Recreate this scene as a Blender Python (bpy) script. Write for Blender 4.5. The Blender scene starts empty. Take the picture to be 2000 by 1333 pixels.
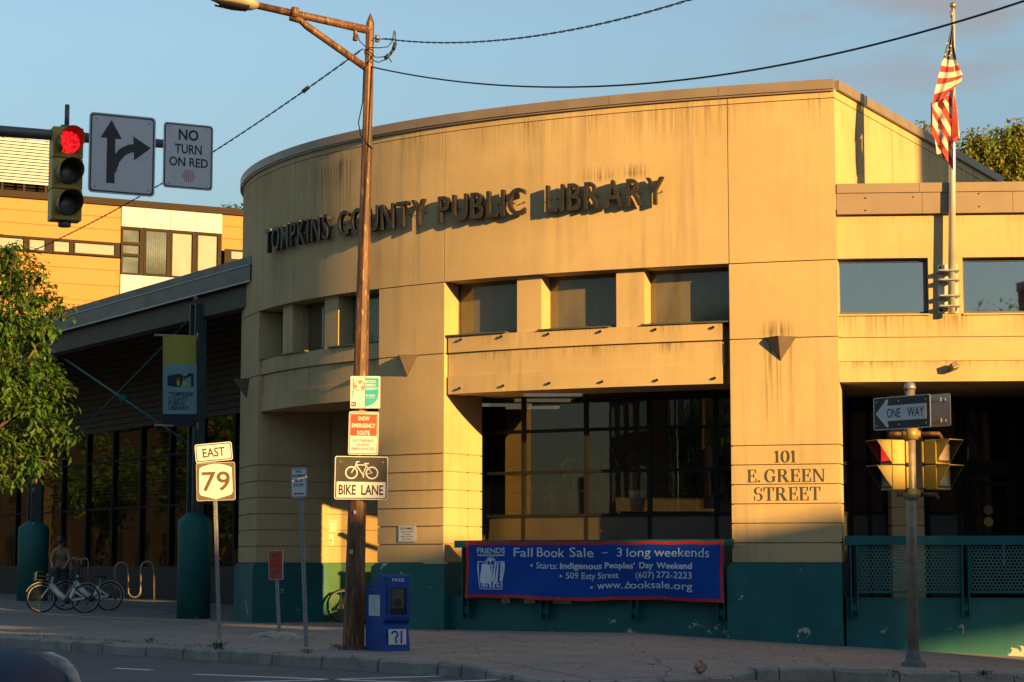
import bpy, bmesh, math, random
import numpy as np
from mathutils import Vector, Matrix
random.seed(7)
S = bpy.context.scene
COL = S.collection
R = math.radians

# ------------------------------------------------------------------ camera
F, CX, CY, HZ, EYE = 4000.0, 1000.0, 666.5, 1100.0, 1.25
PITCH = math.atan((HZ - CY) / F)
CP, SP = math.cos(PITCH), math.sin(PITCH)
cam = bpy.data.objects.new('camera', bpy.data.cameras.new('camera'))
COL.objects.link(cam)
cam.location = (0, 0, EYE)
cam.rotation_euler = (math.pi / 2 + PITCH, 0, 0)
cam.data.sensor_width = 36
cam.data.lens = 36 * F / 2000
cam.data.clip_end = 3000
cam.data.dof.use_dof = True
cam.data.dof.focus_distance = 34
cam.data.dof.aperture_fstop = 5.6
S.camera = cam

# ------------------------------------------------------------------ light
SUN_AZ = 50.0      # sun stands to the right, behind the camera
SUN_EL = 12.6
to_sun = Vector((math.cos(R(SUN_AZ)) * math.cos(R(SUN_EL)), -math.sin(R(SUN_AZ)) * math.cos(R(SUN_EL)), math.sin(R(SUN_EL))))
sun = bpy.data.objects.new('sun', bpy.data.lights.new('sun', 'SUN'))
COL.objects.link(sun)
sun.data.energy = 5.0
sun.data.angle = R(0.5)
sun.data.color = (1.0, 0.58, 0.155)
sun.rotation_euler = (-to_sun).to_track_quat('-Z', 'Y').to_euler()
world = bpy.data.worlds.new('World')
S.world = world
world.use_nodes = True
wn, wl = world.node_tree.nodes, world.node_tree.links
sky = wn.new('ShaderNodeTexSky')
sky.sky_type = 'NISHITA'
sky.sun_disc = False
sky.sun_elevation = R(SUN_EL)
sky.sun_rotation = math.atan2(to_sun.x, to_sun.y)
sky.air_density = 1.0
sky.dust_density = 0.3
sky.ozone_density = 1.6
bg = wn['Background']
bg.inputs['Strength'].default_value = 0.086
# thin pinkish clouds high on the right, in the direction of the sky where they stand
def _w(op, a, b=None):
    n = wn.new('ShaderNodeMath'); n.operation = op
    for i, v in enumerate((a, b)):
        if v is None: continue
        if isinstance(v, (int, float)): n.inputs[i].default_value = v
        else: wl.new(v, n.inputs[i])
    return n.outputs[0]
_tc_ = wn.new('ShaderNodeTexCoord').outputs['Generated']
_mp = wn.new('ShaderNodeVectorMath'); _mp.operation = 'MULTIPLY'; wl.new(_tc_, _mp.inputs[0]); _mp.inputs[1].default_value = (11, 11, 40)
_nz = wn.new('ShaderNodeTexNoise'); wl.new(_mp.outputs[0], _nz.inputs[0]); _nz.inputs['Scale'].default_value = 1.0; _nz.inputs['Detail'].default_value = 5; _nz.inputs['Roughness'].default_value = .5
_sx = wn.new('ShaderNodeSeparateXYZ'); wl.new(_tc_, _sx.inputs[0])
_m = wn.new('ShaderNodeMapRange'); wl.new(_sx.outputs[0], _m.inputs[0]); _m.inputs[1].default_value = .10; _m.inputs[2].default_value = .19
_m2 = wn.new('ShaderNodeMapRange'); wl.new(_sx.outputs[2], _m2.inputs[0]); _m2.inputs[1].default_value = .19; _m2.inputs[2].default_value = .25
_c = wn.new('ShaderNodeMapRange'); wl.new(_nz.outputs[0], _c.inputs[0]); _c.inputs[1].default_value = .42; _c.inputs[2].default_value = .60
_cl = _w('MULTIPLY', _w('MULTIPLY', _c.outputs[0], .85), _w('MULTIPLY', _m.outputs[0], _m2.outputs[0]))
_tint = wn.new('ShaderNodeMix'); _tint.data_type = 'RGBA'; _tint.blend_type = 'MULTIPLY'; _tint.inputs[0].default_value = 1.0
# sky tint: the lowest band of the sky is duller than clear air would make it
_cr = wn.new('ShaderNodeValToRGB'); _cr.color_ramp.elements[0].position = 0; _cr.color_ramp.elements[1].position = .42
_cr.color_ramp.elements[0].color = (.50, .47, .42, 1); _cr.color_ramp.elements[1].color = (1.0, .99, .88, 1)
for _p, _k in ((.17, .58), (.25, .80)): _e = _cr.color_ramp.elements.new(_p); _e.color = (_k, 1.0 * _k, .92 * _k, 1)
wl.new(_sx.outputs[2], _cr.inputs[0])
wl.new(sky.outputs[0], _tint.inputs[6]); wl.new(_cr.outputs[0], _tint.inputs[7])
_cm = wn.new('ShaderNodeMix'); _cm.data_type = 'RGBA'; wl.new(_cl, _cm.inputs[0]); wl.new(_tint.outputs[2], _cm.inputs[6]); _cm.inputs[7].default_value = (1.75, 1.78, 1.92, 1)
wl.new(_cm.outputs[2], bg.inputs[0])
S.view_settings.view_transform = 'Standard'
S.view_settings.look = 'None'
S.view_settings.gamma = 1
S.view_settings.exposure = 1.28
S.cycles.max_bounces = 6
S.cycles.transparent_max_bounces = 12
S.cycles.sample_clamp_indirect = 6
S.cycles.caustics_reflective = False
S.cycles.caustics_refractive = False
S.cycles.use_denoising = True

# ------------------------------------------------------------------ pixel -> place helpers
def ray(px, py):
    x = (px - CX) / F; v = -(py - CY) / F
    d = Vector((x, CP - v * SP, SP + v * CP))
    return d / d.y
def P(px, py, Y):
    return ray(px, py) * Y + Vector((0, 0, EYE))
def PX(p):
    zc = p[1] * CP + (p[2] - EYE) * SP
    return CX + F * p[0] / zc
def ss(a, b, x):
    t = min(1, max(0, (x - a) / (b - a)))
    return t * t * (3 - 2 * t)

# ------------------------------------------------------------------ materials
def newmat(name):
    m = bpy.data.materials.new(name)
    m.use_nodes = True
    return m, m.node_tree.nodes, m.node_tree.links, m.node_tree.nodes['Principled BSDF']
class NB:
    """small node builder"""
    def __init__(s, m): s.n, s.l = m.node_tree.nodes, m.node_tree.links
    def math(s, op, a, b=None, c=None):
        n = s.n.new('ShaderNodeMath'); n.operation = op
        for i, v in enumerate((a, b, c)):
            if v is None: continue
            if isinstance(v, (int, float)): n.inputs[i].default_value = v
            else: s.l.new(v, n.inputs[i])
        return n.outputs[0]
    def pos(s): return s.n.new('ShaderNodeNewGeometry').outputs['Position']
    def scaled(s, v, sc):
        n = s.n.new('ShaderNodeVectorMath'); n.operation = 'MULTIPLY'
        s.l.new(v, n.inputs[0]); n.inputs[1].default_value = sc
        return n.outputs[0]
    def noise(s, v, scale=1, detail=4, rough=.55):
        n = s.n.new('ShaderNodeTexNoise'); s.l.new(v, n.inputs['Vector'])
        n.inputs['Scale'].default_value = scale; n.inputs['Detail'].default_value = detail; n.inputs['Roughness'].default_value = rough
        return n.outputs[0]
    def ramp(s, v, a, b, lo=0.0, hi=1.0):
        n = s.n.new('ShaderNodeMapRange'); s.l.new(v, n.inputs[0])
        n.inputs[1].default_value = a; n.inputs[2].default_value = b; n.inputs[3].default_value = lo; n.inputs[4].default_value = hi
        return n.outputs[0]
    def mix(s, f, a, b):
        n = s.n.new('ShaderNodeMix'); n.data_type = 'RGBA'
        for k, v in ((0, f), (6, a), (7, b)):
            if isinstance(v, (int, float)): n.inputs[k].default_value = v
            elif isinstance(v, tuple): n.inputs[k].default_value = (*v[:3], 1)
            else: s.l.new(v, n.inputs[k])
        return n.outputs[2]
    def bump(s, h, strength, dist=.01):
        n = s.n.new('ShaderNodeBump'); n.inputs['Strength'].default_value = strength; n.inputs['Distance'].default_value = dist
        s.l.new(h, n.inputs['Height']); return n.outputs[0]
    def sep(s, v):
        n = s.n.new('ShaderNodeSeparateXYZ'); s.l.new(v, n.inputs[0]); return n.outputs

def mat(name, col, rough=.6, metal=0.0, vary=.12, vscale=6, bump=.0, bscale=60, spec=None, coat=0):
    m, n, l, p = newmat(name); b = NB(m)
    pos = b.pos()
    f = b.noise(pos, vscale, 5)
    dark = tuple(c * (1 - vary) for c in col); lite = tuple(min(1, c * (1 + vary)) for c in col)
    l.new(b.mix(b.ramp(f, .3, .7), dark, lite), p.inputs['Base Color'])
    p.inputs['Metallic'].default_value = metal
    l.new(b.ramp(f, .3, .7, rough * .88, min(1, rough * 1.1)), p.inputs['Roughness'])
    if spec is not None: p.inputs['Specular IOR Level'].default_value = spec
    if coat: p.inputs['Coat Weight'].default_value = coat
    if bump:
        l.new(b.bump(b.noise(pos, bscale, 4), bump), p.inputs['Normal'])
    return m

STAINS = []   # (x, y, z top, length, half width) rust and soot drips with a place of their own
def stucco(name, col, streak=.55, stains=True, bands=()):
    m, n, l, p = newmat(name); b = NB(m)
    pos = b.pos()
    mott = b.ramp(b.noise(pos, .7, 6, .6), .3, .7)
    c = b.mix(mott, tuple(x * .86 for x in col), tuple(min(1, x * 1.07) for x in col))
    fine = b.ramp(b.noise(b.scaled(pos, (9, 9, 9)), 2, 3), .35, .65)
    c = b.mix(b.math('MULTIPLY', fine, .10), c, tuple(x * .62 for x in col))
    st = b.noise(b.scaled(pos, (5, 5, .22)), 1.0, 5, .6)
    st2 = b.noise(b.scaled(pos, (.8, .8, .35)), 1.0, 3)
    s = b.math('MULTIPLY', b.ramp(st, .46, .72), b.ramp(st2, .42, .66))
    c = b.mix(b.math('MULTIPLY', s, streak), c, (.20, .175, .13))
    if stains:
        x, y, z = b.sep(pos)[0:3]
        fs = b.noise(b.scaled(pos, (26, 26, .7)), 1.0, 4)
        tot = None
        for (sx, sy, zt, ln, hw) in STAINS:
            dx = b.math('SUBTRACT', x, sx); dy = b.math('SUBTRACT', y, sy)
            d = b.math('SQRT', b.math('ADD', b.math('MULTIPLY', dx, dx), b.math('MULTIPLY', dy, dy)))
            h = b.ramp(d, hw * .25, hw, 1, 0)
            v = b.math('MULTIPLY', b.ramp(z, zt - ln, zt - ln * .15, 0, 1), b.ramp(z, zt, zt + .22, 1, 0))
            t = b.math('MULTIPLY', b.math('MULTIPLY', h, v), b.ramp(fs, .40, .66))
            tot = t if tot is None else b.math('MAXIMUM', tot, t)
        for (zt, ln, k) in bands:      # run-off below a sill or coping
            t = b.math('MULTIPLY', b.math('MULTIPLY', b.ramp(z, zt - ln, zt, 0, k), b.ramp(z, zt, zt + .01, 1, 0)), b.math('MULTIPLY', b.ramp(fs, .42, .64), b.ramp(b.noise(b.scaled(pos, (1.3, 1.3, .2)), 1, 3), .40, .62)))
            tot = t if tot is None else b.math('MAXIMUM', tot, t)
        if tot is not None:
            c = b.mix(b.math('MULTIPLY', tot, .85), c, (.10, .075, .045))
    l.new(c, p.inputs['Base Color'])
    p.inputs['Roughness'].default_value = .92
    p.inputs['Specular IOR Level'].default_value = .15
    hgt = b.noise(pos, 55, 4)
    l.new(b.bump(hgt, .35, .006), p.inputs['Normal'])
    return m

def chipped(name, col, chip=(.42, .40, .36), zlow=.35, rough=.45, amount=.0, vary=.15):
    """old gloss paint, flaked off near the ground and here and there"""
    m, n, l, p = newmat(name); b = NB(m)
    pos = b.pos(); z = b.sep(pos)[2]
    c = b.mix(b.ramp(b.noise(pos, 1.6, 5), .3, .7), tuple(x * (1 - vary) for x in col), tuple(x * (1 + vary) for x in col))
    f = b.noise(pos, 2.3, 6, .62)
    low = b.ramp(z, -.45, zlow, .15, 0)
    msk = b.ramp(b.math('ADD', b.math('ADD', f, low), amount), .672, .685)
    scuff = b.math('MULTIPLY', b.ramp(b.noise(b.scaled(pos, (3, 3, 14)), 1, 6, .75), .60, .74), .14)
    fade = b.math('MULTIPLY', b.ramp(b.noise(pos, .8, 5, .6), .45, .75), .35)
    dirt = b.math('MULTIPLY', b.ramp(b.noise(b.scaled(pos, (5, 5, .5)), 1, 4), .5, .8), .35)
    c = b.mix(fade, c, tuple(x * 1.4 + .002 for x in col)); c = b.mix(scuff, c, (.20, .22, .20))
    c = b.mix(dirt, c, tuple(x * .45 + .01 for x in col))
    c = b.mix(msk, c, chip)
    l.new(c, p.inputs['Base Color'])
    l.new(b.ramp(msk, 0, 1, rough, .9), p.inputs['Roughness'])
    l.new(b.bump(b.math('SUBTRACT', b.math('MULTIPLY', b.noise(pos, 30, 4), .4), msk), .25, .004), p.inputs['Normal'])
    return m

def glass(name, tint, refl=1.0, rough=.01, base=.03, wob=0.0):
    m, n, l, p = newmat(name); b = NB(m)
    n.remove(p); out = n['Material Output']
    tr = n.new('ShaderNodeBsdfTransparent'); tr.inputs[0].default_value = (*tint, 1)
    gl = n.new('ShaderNodeBsdfGlossy'); gl.inputs['Roughness'].default_value = rough; gl.inputs[0].default_value = (.95, .97, 1, 1)
    lw = n.new('ShaderNodeLayerWeight'); lw.inputs['Blend'].default_value = .5     # the same from both faces of the pane
    fr = b.math('ADD', b.math('MULTIPLY', b.math('POWER', lw.outputs['Facing'], 5.0), .9), .045)
    if wob:
        l.new(b.bump(b.noise(b.pos(), 1.3, 2), wob, .02), gl.inputs['Normal'])
    mx = n.new('ShaderNodeMixShader')
    l.new(b.math('MINIMUM', b.math('ADD', b.math('MULTIPLY', fr, refl), base), 1.0), mx.inputs[0])
    l.new(tr.outputs[0], mx.inputs[1]); l.new(gl.outputs[0], mx.inputs[2]); l.new(mx.outputs[0], out.inputs[0])
    return m

def emit(name, col, strength, base=(.05, .05, .05)):
    m, n, l, p = newmat(name)
    p.inputs['Base Color'].default_value = (*base, 1)
    p.inputs['Emission Color'].default_value = (*col, 1); p.inputs['Emission Strength'].default_value = strength
    return m

# ------------------------------------------------------------------ mesh builder
class MB:
    def __init__(s, M=None):
        s.v, s.f, s.mi, s.sm, s.uv = [], [], [], [], {}
        s.mats = []; s.cur = 0; s.M = M
    def m(s, material):
        if material not in s.mats: s.mats.append(material)
        s.cur = s.mats.index(material); return s
    def add(s, verts, faces, smooth=False, uvs=None):
        o = len(s.v)
        s.v += [Vector(q) for q in verts]
        for k, f in enumerate(faces):
            s.f.append([o + i for i in f]); s.mi.append(s.cur); s.sm.append(smooth)
            if uvs: s.uv[len(s.f) - 1] = uvs[k]
        return s
    def box(s, x0, x1, y0, y1, z0, z1, M=None):
        vs = [Vector((x, y, z)) for z in (z0, z1) for y in (y0, y1) for x in (x0, x1)]
        if M: vs = [M @ q for q in vs]
        return s.add(vs, [(0, 2, 3, 1), (4, 5, 7, 6), (0, 1, 5, 4), (2, 6, 7, 3), (0, 4, 6, 2), (1, 3, 7, 5)])
    def cbox(s, c, sz, M=None):
        return s.box(c[0] - sz[0] / 2, c[0] + sz[0] / 2, c[1] - sz[1] / 2, c[1] + sz[1] / 2, c[2] - sz[2] / 2, c[2] + sz[2] / 2, M)
    def prism(s, poly, y0, y1, M=None, smooth=False):
        """poly of (x, z), counter-clockwise seen from -y; front at y0, back at y1"""
        n = len(poly)
        vs = [Vector((a, y0, c)) for a, c in poly] + [Vector((a, y1, c)) for a, c in poly]
        if M: vs = [M @ q for q in vs]
        fs = [tuple(range(n)), tuple(reversed(range(n, 2 * n)))]
        fs += [(i, i + n, (i + 1) % n + n, (i + 1) % n) for i in range(n)]
        return s.add(vs, fs, smooth)
    def tube(s, pts, r, n=8, cap=True, smooth=True):
        pts = [Vector(p) for p in pts]
        rs = r if isinstance(r, (list, tuple)) else [r] * len(pts)
        vs, fs = [], []
        up = Vector((0, 0, 1)); prev = None
        for i, p in enumerate(pts):
            d = (pts[min(i + 1, len(pts) - 1)] - pts[max(i - 1, 0)]).normalized()
            if prev is None:
                a = d.cross(up if abs(d.z) < .95 else Vector((1, 0, 0))).normalized()
            else:
                a = (prev - d * prev.dot(d)).normalized()
            prev = a; b = d.cross(a)
            for k in range(n):
                t = 2 * math.pi * k / n
                vs.append(p + (a * math.cos(t) + b * math.sin(t)) * rs[i])
        for i in range(len(pts) - 1):
            for k in range(n):
                fs.append((i * n + k, i * n + (k + 1) % n, (i + 1) * n + (k + 1) % n, (i + 1) * n + k))
        s.add(vs, fs, smooth)
        if cap:
            o = len(s.v) - len(vs)
            s.f.append([o + k for k in reversed(range(n))]); s.mi.append(s.cur); s.sm.append(False)
            s.f.append([o + (len(pts) - 1) * n + k for k in range(n)]); s.mi.append(s.cur); s.sm.append(False)
        return s
    def lathe(s, prof, c=(0, 0, 0), n=24, smooth=True, M=None):
        c = Vector(c); vs, fs = [], []
        for (r, z) in prof:
            for k in range(n):
                t = 2 * math.pi * k / n
                q = c + Vector((r * math.cos(t), r * math.sin(t), z)); vs.append(M @ q if M else q)
        for i in range(len(prof) - 1):
            for k in range(n):
                fs.append((i * n + k, i * n + (k + 1) % n, (i + 1) * n + (k + 1) % n, (i + 1) * n + k))
        if prof[0][0] > 1e-5: fs.append(tuple(reversed(range(n))))
        if prof[-1][0] > 1e-5: fs.append(tuple((len(prof) - 1) * n + k for k in range(n)))
        return s.add(vs, fs, smooth)
    def ring(s, R0, r, c=(0, 0, 0), n=28, k=8, M=None, a0=0, a1=2 * math.pi):
        """torus in the x-z plane"""
        full = abs(a1 - a0 - 2 * math.pi) < 1e-6
        vs, fs = [], []; N = n if full else n + 1
        for i in range(N):
            t = a0 + (a1 - a0) * i / n
            for j in range(k):
                u = 2 * math.pi * j / k
                q = Vector(((R0 + r * math.cos(u)) * math.cos(t) + c[0], r * math.sin(u) + c[1], (R0 + r * math.cos(u)) * math.sin(t) + c[2]))
                vs.append(M @ q if M else q)
        for i in range(n):
            for j in range(k):
                i2 = (i + 1) % N
                fs.append((i * k + j, i * k + (j + 1) % k, i2 * k + (j + 1) % k, i2 * k + j))
        return s.add(vs, fs, True)
    def build(s, name, parent=None, loc=None, bevel=0, label=None, mat=None, weld=False):
        if mat: s.mats = [mat]; s.mi = [0] * len(s.f)
        me = bpy.data.meshes.new(name)
        vs = [s.M @ q for q in s.v] if s.M else s.v
        org = Vector(loc) if loc is not None else Vector((0, 0, 0))
        if parent is not None: org = wloc(parent)
        me.from_pydata([q - org for q in vs], [], s.f)
        for mm in s.mats: me.materials.append(mm)
        me.polygons.foreach_set('material_index', s.mi)
        me.polygons.foreach_set('use_smooth', s.sm)
        if s.uv:
            ul = me.uv_layers.new(name='UVMap')
            for fi, uvs in s.uv.items():
                for li, u in zip(me.polygons[fi].loop_indices, uvs): ul.data[li].uv = u
        bm = bmesh.new(); bm.from_mesh(me)
        if weld: bmesh.ops.remove_doubles(bm, verts=bm.verts, dist=1e-4)
        if not s.uv or bevel: bmesh.ops.recalc_face_normals(bm, faces=bm.faces)
        if bevel:
            es = [e for e in bm.edges if len(e.link_faces) == 2 and e.calc_face_angle(0) > .6]
            bmesh.ops.bevel(bm, geom=es, offset=bevel, segments=2, profile=.6, affect='EDGES', clamp_overlap=True)
        bm.to_mesh(me); bm.free(); me.update()
        o = bpy.data.objects.new(name, me); COL.objects.link(o)
        if parent is not None: o.parent = parent
        else: o.location = org
        if label: o['label'] = label
        return o
WLOC = {}
def wloc(o): return WLOC.get(o.name, Vector((0, 0, 0)))
def thing(name, loc, label, cat, group=None):
    o = bpy.data.objects.new(name, None); COL.objects.link(o)
    o.location = loc; o.empty_display_size = .2
    WLOC[o.name] = Vector(loc)
    tag(o, label, cat, group); return o
def tag(o, label=None, cat=None, group=None, kind=None):
    if label: o['label'] = label
    if cat: o['category'] = cat
    if group: o['group'] = group
    if kind: o['kind'] = kind
    return o
def sub(o, parent):
    """register a part so that sub-parts can be built under it"""
    WLOC[o.name] = wloc(parent); return o
def struct(mb, name, label, cat, **k):
    o = mb.build(name, **k); tag(o, label, cat, kind='structure'); return o
def copy_tree(o, parent=None):
    c = o.copy(); COL.objects.link(c); c.parent = parent
    for ch in list(o.children): copy_tree(ch, c)
    return c
def rot(loc, yaw=0, roll=0, pitch=0):
    return Matrix.Translation(loc) @ Matrix.Rotation(R(yaw), 4, 'Z') @ Matrix.Rotation(R(roll), 4, 'Y') @ Matrix.Rotation(R(pitch), 4, 'X')

# ------------------------------------------------------------------ lettering
_tc = {}
def glyphs(txt, bold=0.0, res=3, sp=1.0):
    key = (txt, bold, res, sp)
    if key not in _tc:
        cu = bpy.data.curves.new('t', 'FONT'); cu.body = txt; cu.offset = bold; cu.resolution_u = res; cu.space_character = sp
        cu.fill_mode = 'BOTH'
        ob = bpy.data.objects.new('t', cu); COL.objects.link(ob)
        dg = bpy.context.evaluated_depsgraph_get()
        me = bpy.data.meshes.new_from_object(ob.evaluated_get(dg))
        vs = [(q.co.x, q.co.y) for q in me.vertices]; fs = [tuple(p.vertices) for p in me.polygons]
        bpy.data.objects.remove(ob); bpy.data.meshes.remove(me); bpy.data.curves.remove(cu)
        x0 = min(a for a, _ in vs); x1 = max(a for a, _ in vs); y0 = min(c for _, c in vs); y1 = max(c for _, c in vs)
        _tc[key] = (vs, fs, x0, x1, y0, y1)
    return _tc[key]
def text(mb, txt, x0, x1, z0, z1, y, bold=0.0, slant=0.0, mapf=None, cap=None, sp=1.0):
    """flat lettering fitted to a box in the x-z plane, facing -y. cap: fit a cap-height string vertically instead of the ink box"""
    vs, fs, a0, a1, b0, b1 = glyphs(txt, bold, sp=sp)
    if cap: b0, b1 = glyphs('H', bold)[4:6]
    out = []
    for (a, c) in vs:
        x = x0 + (a - a0) / (a1 - a0) * (x1 - x0); z = z0 + (c - b0) / (b1 - b0) * (z1 - z0)
        x += slant * (z - z0)
        out.append(mapf(x, z) if mapf else Vector((x, y, z)))
    # faces of a font curve look along +z: seen from -y they stay counter-clockwise
    mb.add(out, fs)
    return mb
def rr(w, h, r, n=5, cx=0, cz=0):
    out = []
    for (sx, sz, a) in ((1, 1, 0), (-1, 1, 90), (-1, -1, 180), (1, -1, 270)):
        for i in range(n + 1):
            t = R(a + 90 * i / n)
            out.append((cx + sx * (w / 2 - r) + r * math.cos(t), cz + sz * (h / 2 - r) + r * math.sin(t)))
    return out
def disc(mb, cx, cz, r, y0, y1, n=24, rz=None):
    return mb.prism([(cx + r * math.cos(2 * math.pi * i / n), cz + (rz or r) * math.sin(2 * math.pi * i / n)) for i in range(n)], y0, y1)
def stroke(mb, pts, w, y0, y1):
    """flat ribbon along (x, z) points"""
    pts = [Vector((a, c)) for a, c in pts]; L, Rr = [], []
    for i, p in enumerate(pts):
        d = (pts[min(i + 1, len(pts) - 1)] - pts[max(i - 1, 0)]).normalized(); n = Vector((-d.y, d.x))
        ww = w[i] if isinstance(w, (list, tuple)) else w
        L.append(p + n * ww / 2); Rr.append(p - n * ww / 2)
    for i in range(len(pts) - 1):
        mb.prism([Rr[i][:], Rr[i + 1][:], L[i + 1][:], L[i][:]], y0, y1)
    return mb
def arcp(cx, cz, r, a0, a1, n=14, rz=None):
    return [(cx + r * math.cos(R(a0 + (a1 - a0) * i / n)), cz + (rz or r) * math.sin(R(a0 + (a1 - a0) * i / n))) for i in range(n + 1)]
def hoop(mb, cx, cz, r, w, y0, y1, n=28, a0=0, a1=360, rz=None):
    return stroke(mb, arcp(cx, cz, r, a0, a1, n, rz), w, y0, y1)
# ------------------------------------------------------------------ curved facade of the library, in plan
_pr = (5.62751522, 35.1351840, .267395805, .0197401602, .00572414024, .0000873562352)
_ds = .01
_U = []
_x, _y = _pr[0], _pr[1]
for _i in range(1901):
    _s = _i * _ds
    _a = _pr[2] + _pr[3] * _s + _pr[4] * _s * _s / 2 + _pr[5] * _s ** 3 / 3
    _U.append((_x, _y, _a))
    _x += -math.cos(_a) * _ds; _y += math.sin(_a) * _ds
def C(u, off=0.0):
    i = min(1900, max(0, u / _ds)); k = int(min(1899, i)); t = i - k
    x = _U[k][0] * (1 - t) + _U[k + 1][0] * t; y = _U[k][1] * (1 - t) + _U[k + 1][1] * t; a = _U[k][2] * (1 - t) + _U[k + 1][2] * t
    return Vector((x - math.sin(a) * off, y - math.cos(a) * off, 0))
def ang(u): return _U[int(min(1900, max(0, u / _ds)))][2]
def U(px, off=0.0, z=4.0):
    lo, hi = 0.0, 15.9
    for _ in range(40):
        m = (lo + hi) / 2; q = C(m, off); q.z = z
        if PX(q) > px: lo = m
        else: hi = m
    return (lo + hi) / 2
def CZ(px, py, off=0.0):
    u = U(px, off); return P(px, py, C(u, off).y).z

# ------------------------------------------------------------------ ground levels
def kerb_y(x):
    pts = [(-60, 97.0), (-8.6, 34.3), (-5.3, 30.35), (-2.36, 26.95), (-.95, 25.25), (-.3, 24.5), (.5, 23.85), (1.3, 23.75), (2.0, 24.25), (2.9, 25.2), (7, 27.7), (60, 60)]
    for (a, b), (c, d) in zip(pts, pts[1:]):
        if x <= c: return b + (d - b) * (x - a) / (c - a)
    return 60
def g0(x, y):
    z = .03 - .055 * (min(max(x, 1.6), 12) - 2.2) * ss(1.6, 3.0, x)
    z += .24 * ss(47.5, 55, y) * ss(-3, -6, x)
    return z
def kexp(x):
    return 1 - ss(-.6, .3, x) * (1 - ss(2.5, 3.2, x))
def g(x, y):
    z = g0(x, y)
    d = y - kerb_y(x)
    return z - .135 * (1 - kexp(x)) * (1 - ss(0, 2.0, d))
def road_z(x, y): return g0(x, y) - .15
def gp(px, py, fn=g):
    d = ray(px, py); lo, hi = 8.0, 90.0
    for _ in range(50):
        m = (lo + hi) / 2; q = d * m + Vector((0, 0, EYE))
        if q.z > fn(q.x, q.y): lo = m
        else: hi = m
    return d * lo + Vector((0, 0, EYE))

def paving():
    m, n, l, p = newmat('paving'); b = NB(m); pos = b.pos()
    big = b.noise(pos, .45, 4); f = b.noise(pos, 3.5, 6, .65); fine = b.noise(pos, 60, 3)
    c = b.mix(b.ramp(big, .3, .7), (.21, .185, .165), (.30, .265, .235))
    c = b.mix(b.ramp(f, .45, .72), c, (.17, .155, .14))
    c = b.mix(b.math('MULTIPLY', b.ramp(fine, .4, .7), .25), c, (.36, .33, .30))
    # slab joints along the two streets, and wandering cracks
    x, y = b.sep(pos)[0:2]
    u = b.math('ADD', b.math('MULTIPLY', x, .845), b.math('MULTIPLY', y, .535)); v = b.math('ADD', b.math('MULTIPLY', x, -.535), b.math('MULTIPLY', y, .845))
    wob = b.math('MULTIPLY', b.math('SUBTRACT', b.noise(pos, 2, 3), .5), .10)
    j = None
    for q, s in ((u, 1.52), (v, 1.52)):
        t = b.math('PINGPONG', b.math('ADD', q, wob), s / 2)
        t = b.ramp(t, .0, .022, 1, 0); j = t if j is None else b.math('MAXIMUM', j, t)
    cr = b.n.new('ShaderNodeTexVoronoi'); cr.feature = 'DISTANCE_TO_EDGE'; cr.inputs['Scale'].default_value = .33
    wp = b.n.new('ShaderNodeVectorMath'); wp.operation = 'ADD'
    nz = b.n.new('ShaderNodeTexNoise'); nz.inputs['Scale'].default_value = 1.1; nz.inputs['Detail'].default_value = 5; b.l.new(pos, nz.inputs['Vector'])
    b.l.new(pos, wp.inputs[0]); b.l.new(nz.outputs['Color'], wp.inputs[1]); b.l.new(wp.outputs[0], cr.inputs['Vector'])
    ck = b.ramp(cr.outputs[0], .0, .006, 1, 0)
    j = b.math('MAXIMUM', j, ck)
    c = b.mix(b.math('MULTIPLY', j, .9), c, (.035, .03, .027))
    gum = b.n.new('ShaderNodeTexVoronoi'); gum.inputs['Scale'].default_value = 1.7; b.l.new(pos, gum.inputs['Vector'])
    c = b.mix(b.ramp(gum.outputs['Distance'], .035, .05, .75, 0), c, (.06, .055, .05))
    pat = b.n.new('ShaderNodeTexVoronoi'); pat.inputs['Scale'].default_value = .42; b.l.new(pos, pat.inputs['Vector'])
    c = b.mix(.16, c, pat.outputs['Color']) if False else c
    l.new(c, p.inputs['Base Color']); p.inputs['Roughness'].default_value = .88
    h = b.math('SUBTRACT', b.math('MULTIPLY', b.noise(pos, 40, 5), .3), j)
    l.new(b.bump(h, .5, .008), p.inputs['Normal'])
    return m
def asphalt():
    m, n, l, p = newmat('asphalt'); b = NB(m); pos = b.pos()
    c = b.mix(b.ramp(b.noise(b.scaled(pos, (.5, .35, 1)), 1, 5), .3, .7), (.060, .062, .068), (.095, .097, .104))
    vor = b.n.new('ShaderNodeTexVoronoi'); vor.inputs['Scale'].default_value = 70; b.l.new(pos, vor.inputs['Vector'])
    c = b.mix(b.ramp(vor.outputs['Distance'], .15, .5, .45, 0), c, (.17, .17, .17))
    c = b.mix(b.math('MULTIPLY', b.ramp(b.noise(pos, .8, 5, .7), .55, .75), .5), c, (.035, .036, .04))
    l.new(c, p.inputs['Base Color']); p.inputs['Roughness'].default_value = .8
    l.new(b.bump(vor.outputs['Distance'], .35, .01), p.inputs['Normal'])
    return m
def granite():
    m, n, l, p = newmat('granite'); b = NB(m); pos = b.pos()
    c = b.mix(b.ramp(b.noise(pos, 2.2, 6, .7), .3, .7), (.16, .15, .135), (.34, .31, .28))
    c = b.mix(b.ramp(b.noise(pos, 90, 2), .5, .7, 0, .4), c, (.45, .42, .38))
    l.new(c, p.inputs['Base Color']); p.inputs['Roughness'].default_value = .85
    l.new(b.bump(b.noise(pos, 14, 6, .7), .8, .03), p.inputs['Normal'])
    return m
M_PAVE, M_ROAD, M_KERB = paving(), asphalt(), granite()
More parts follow.
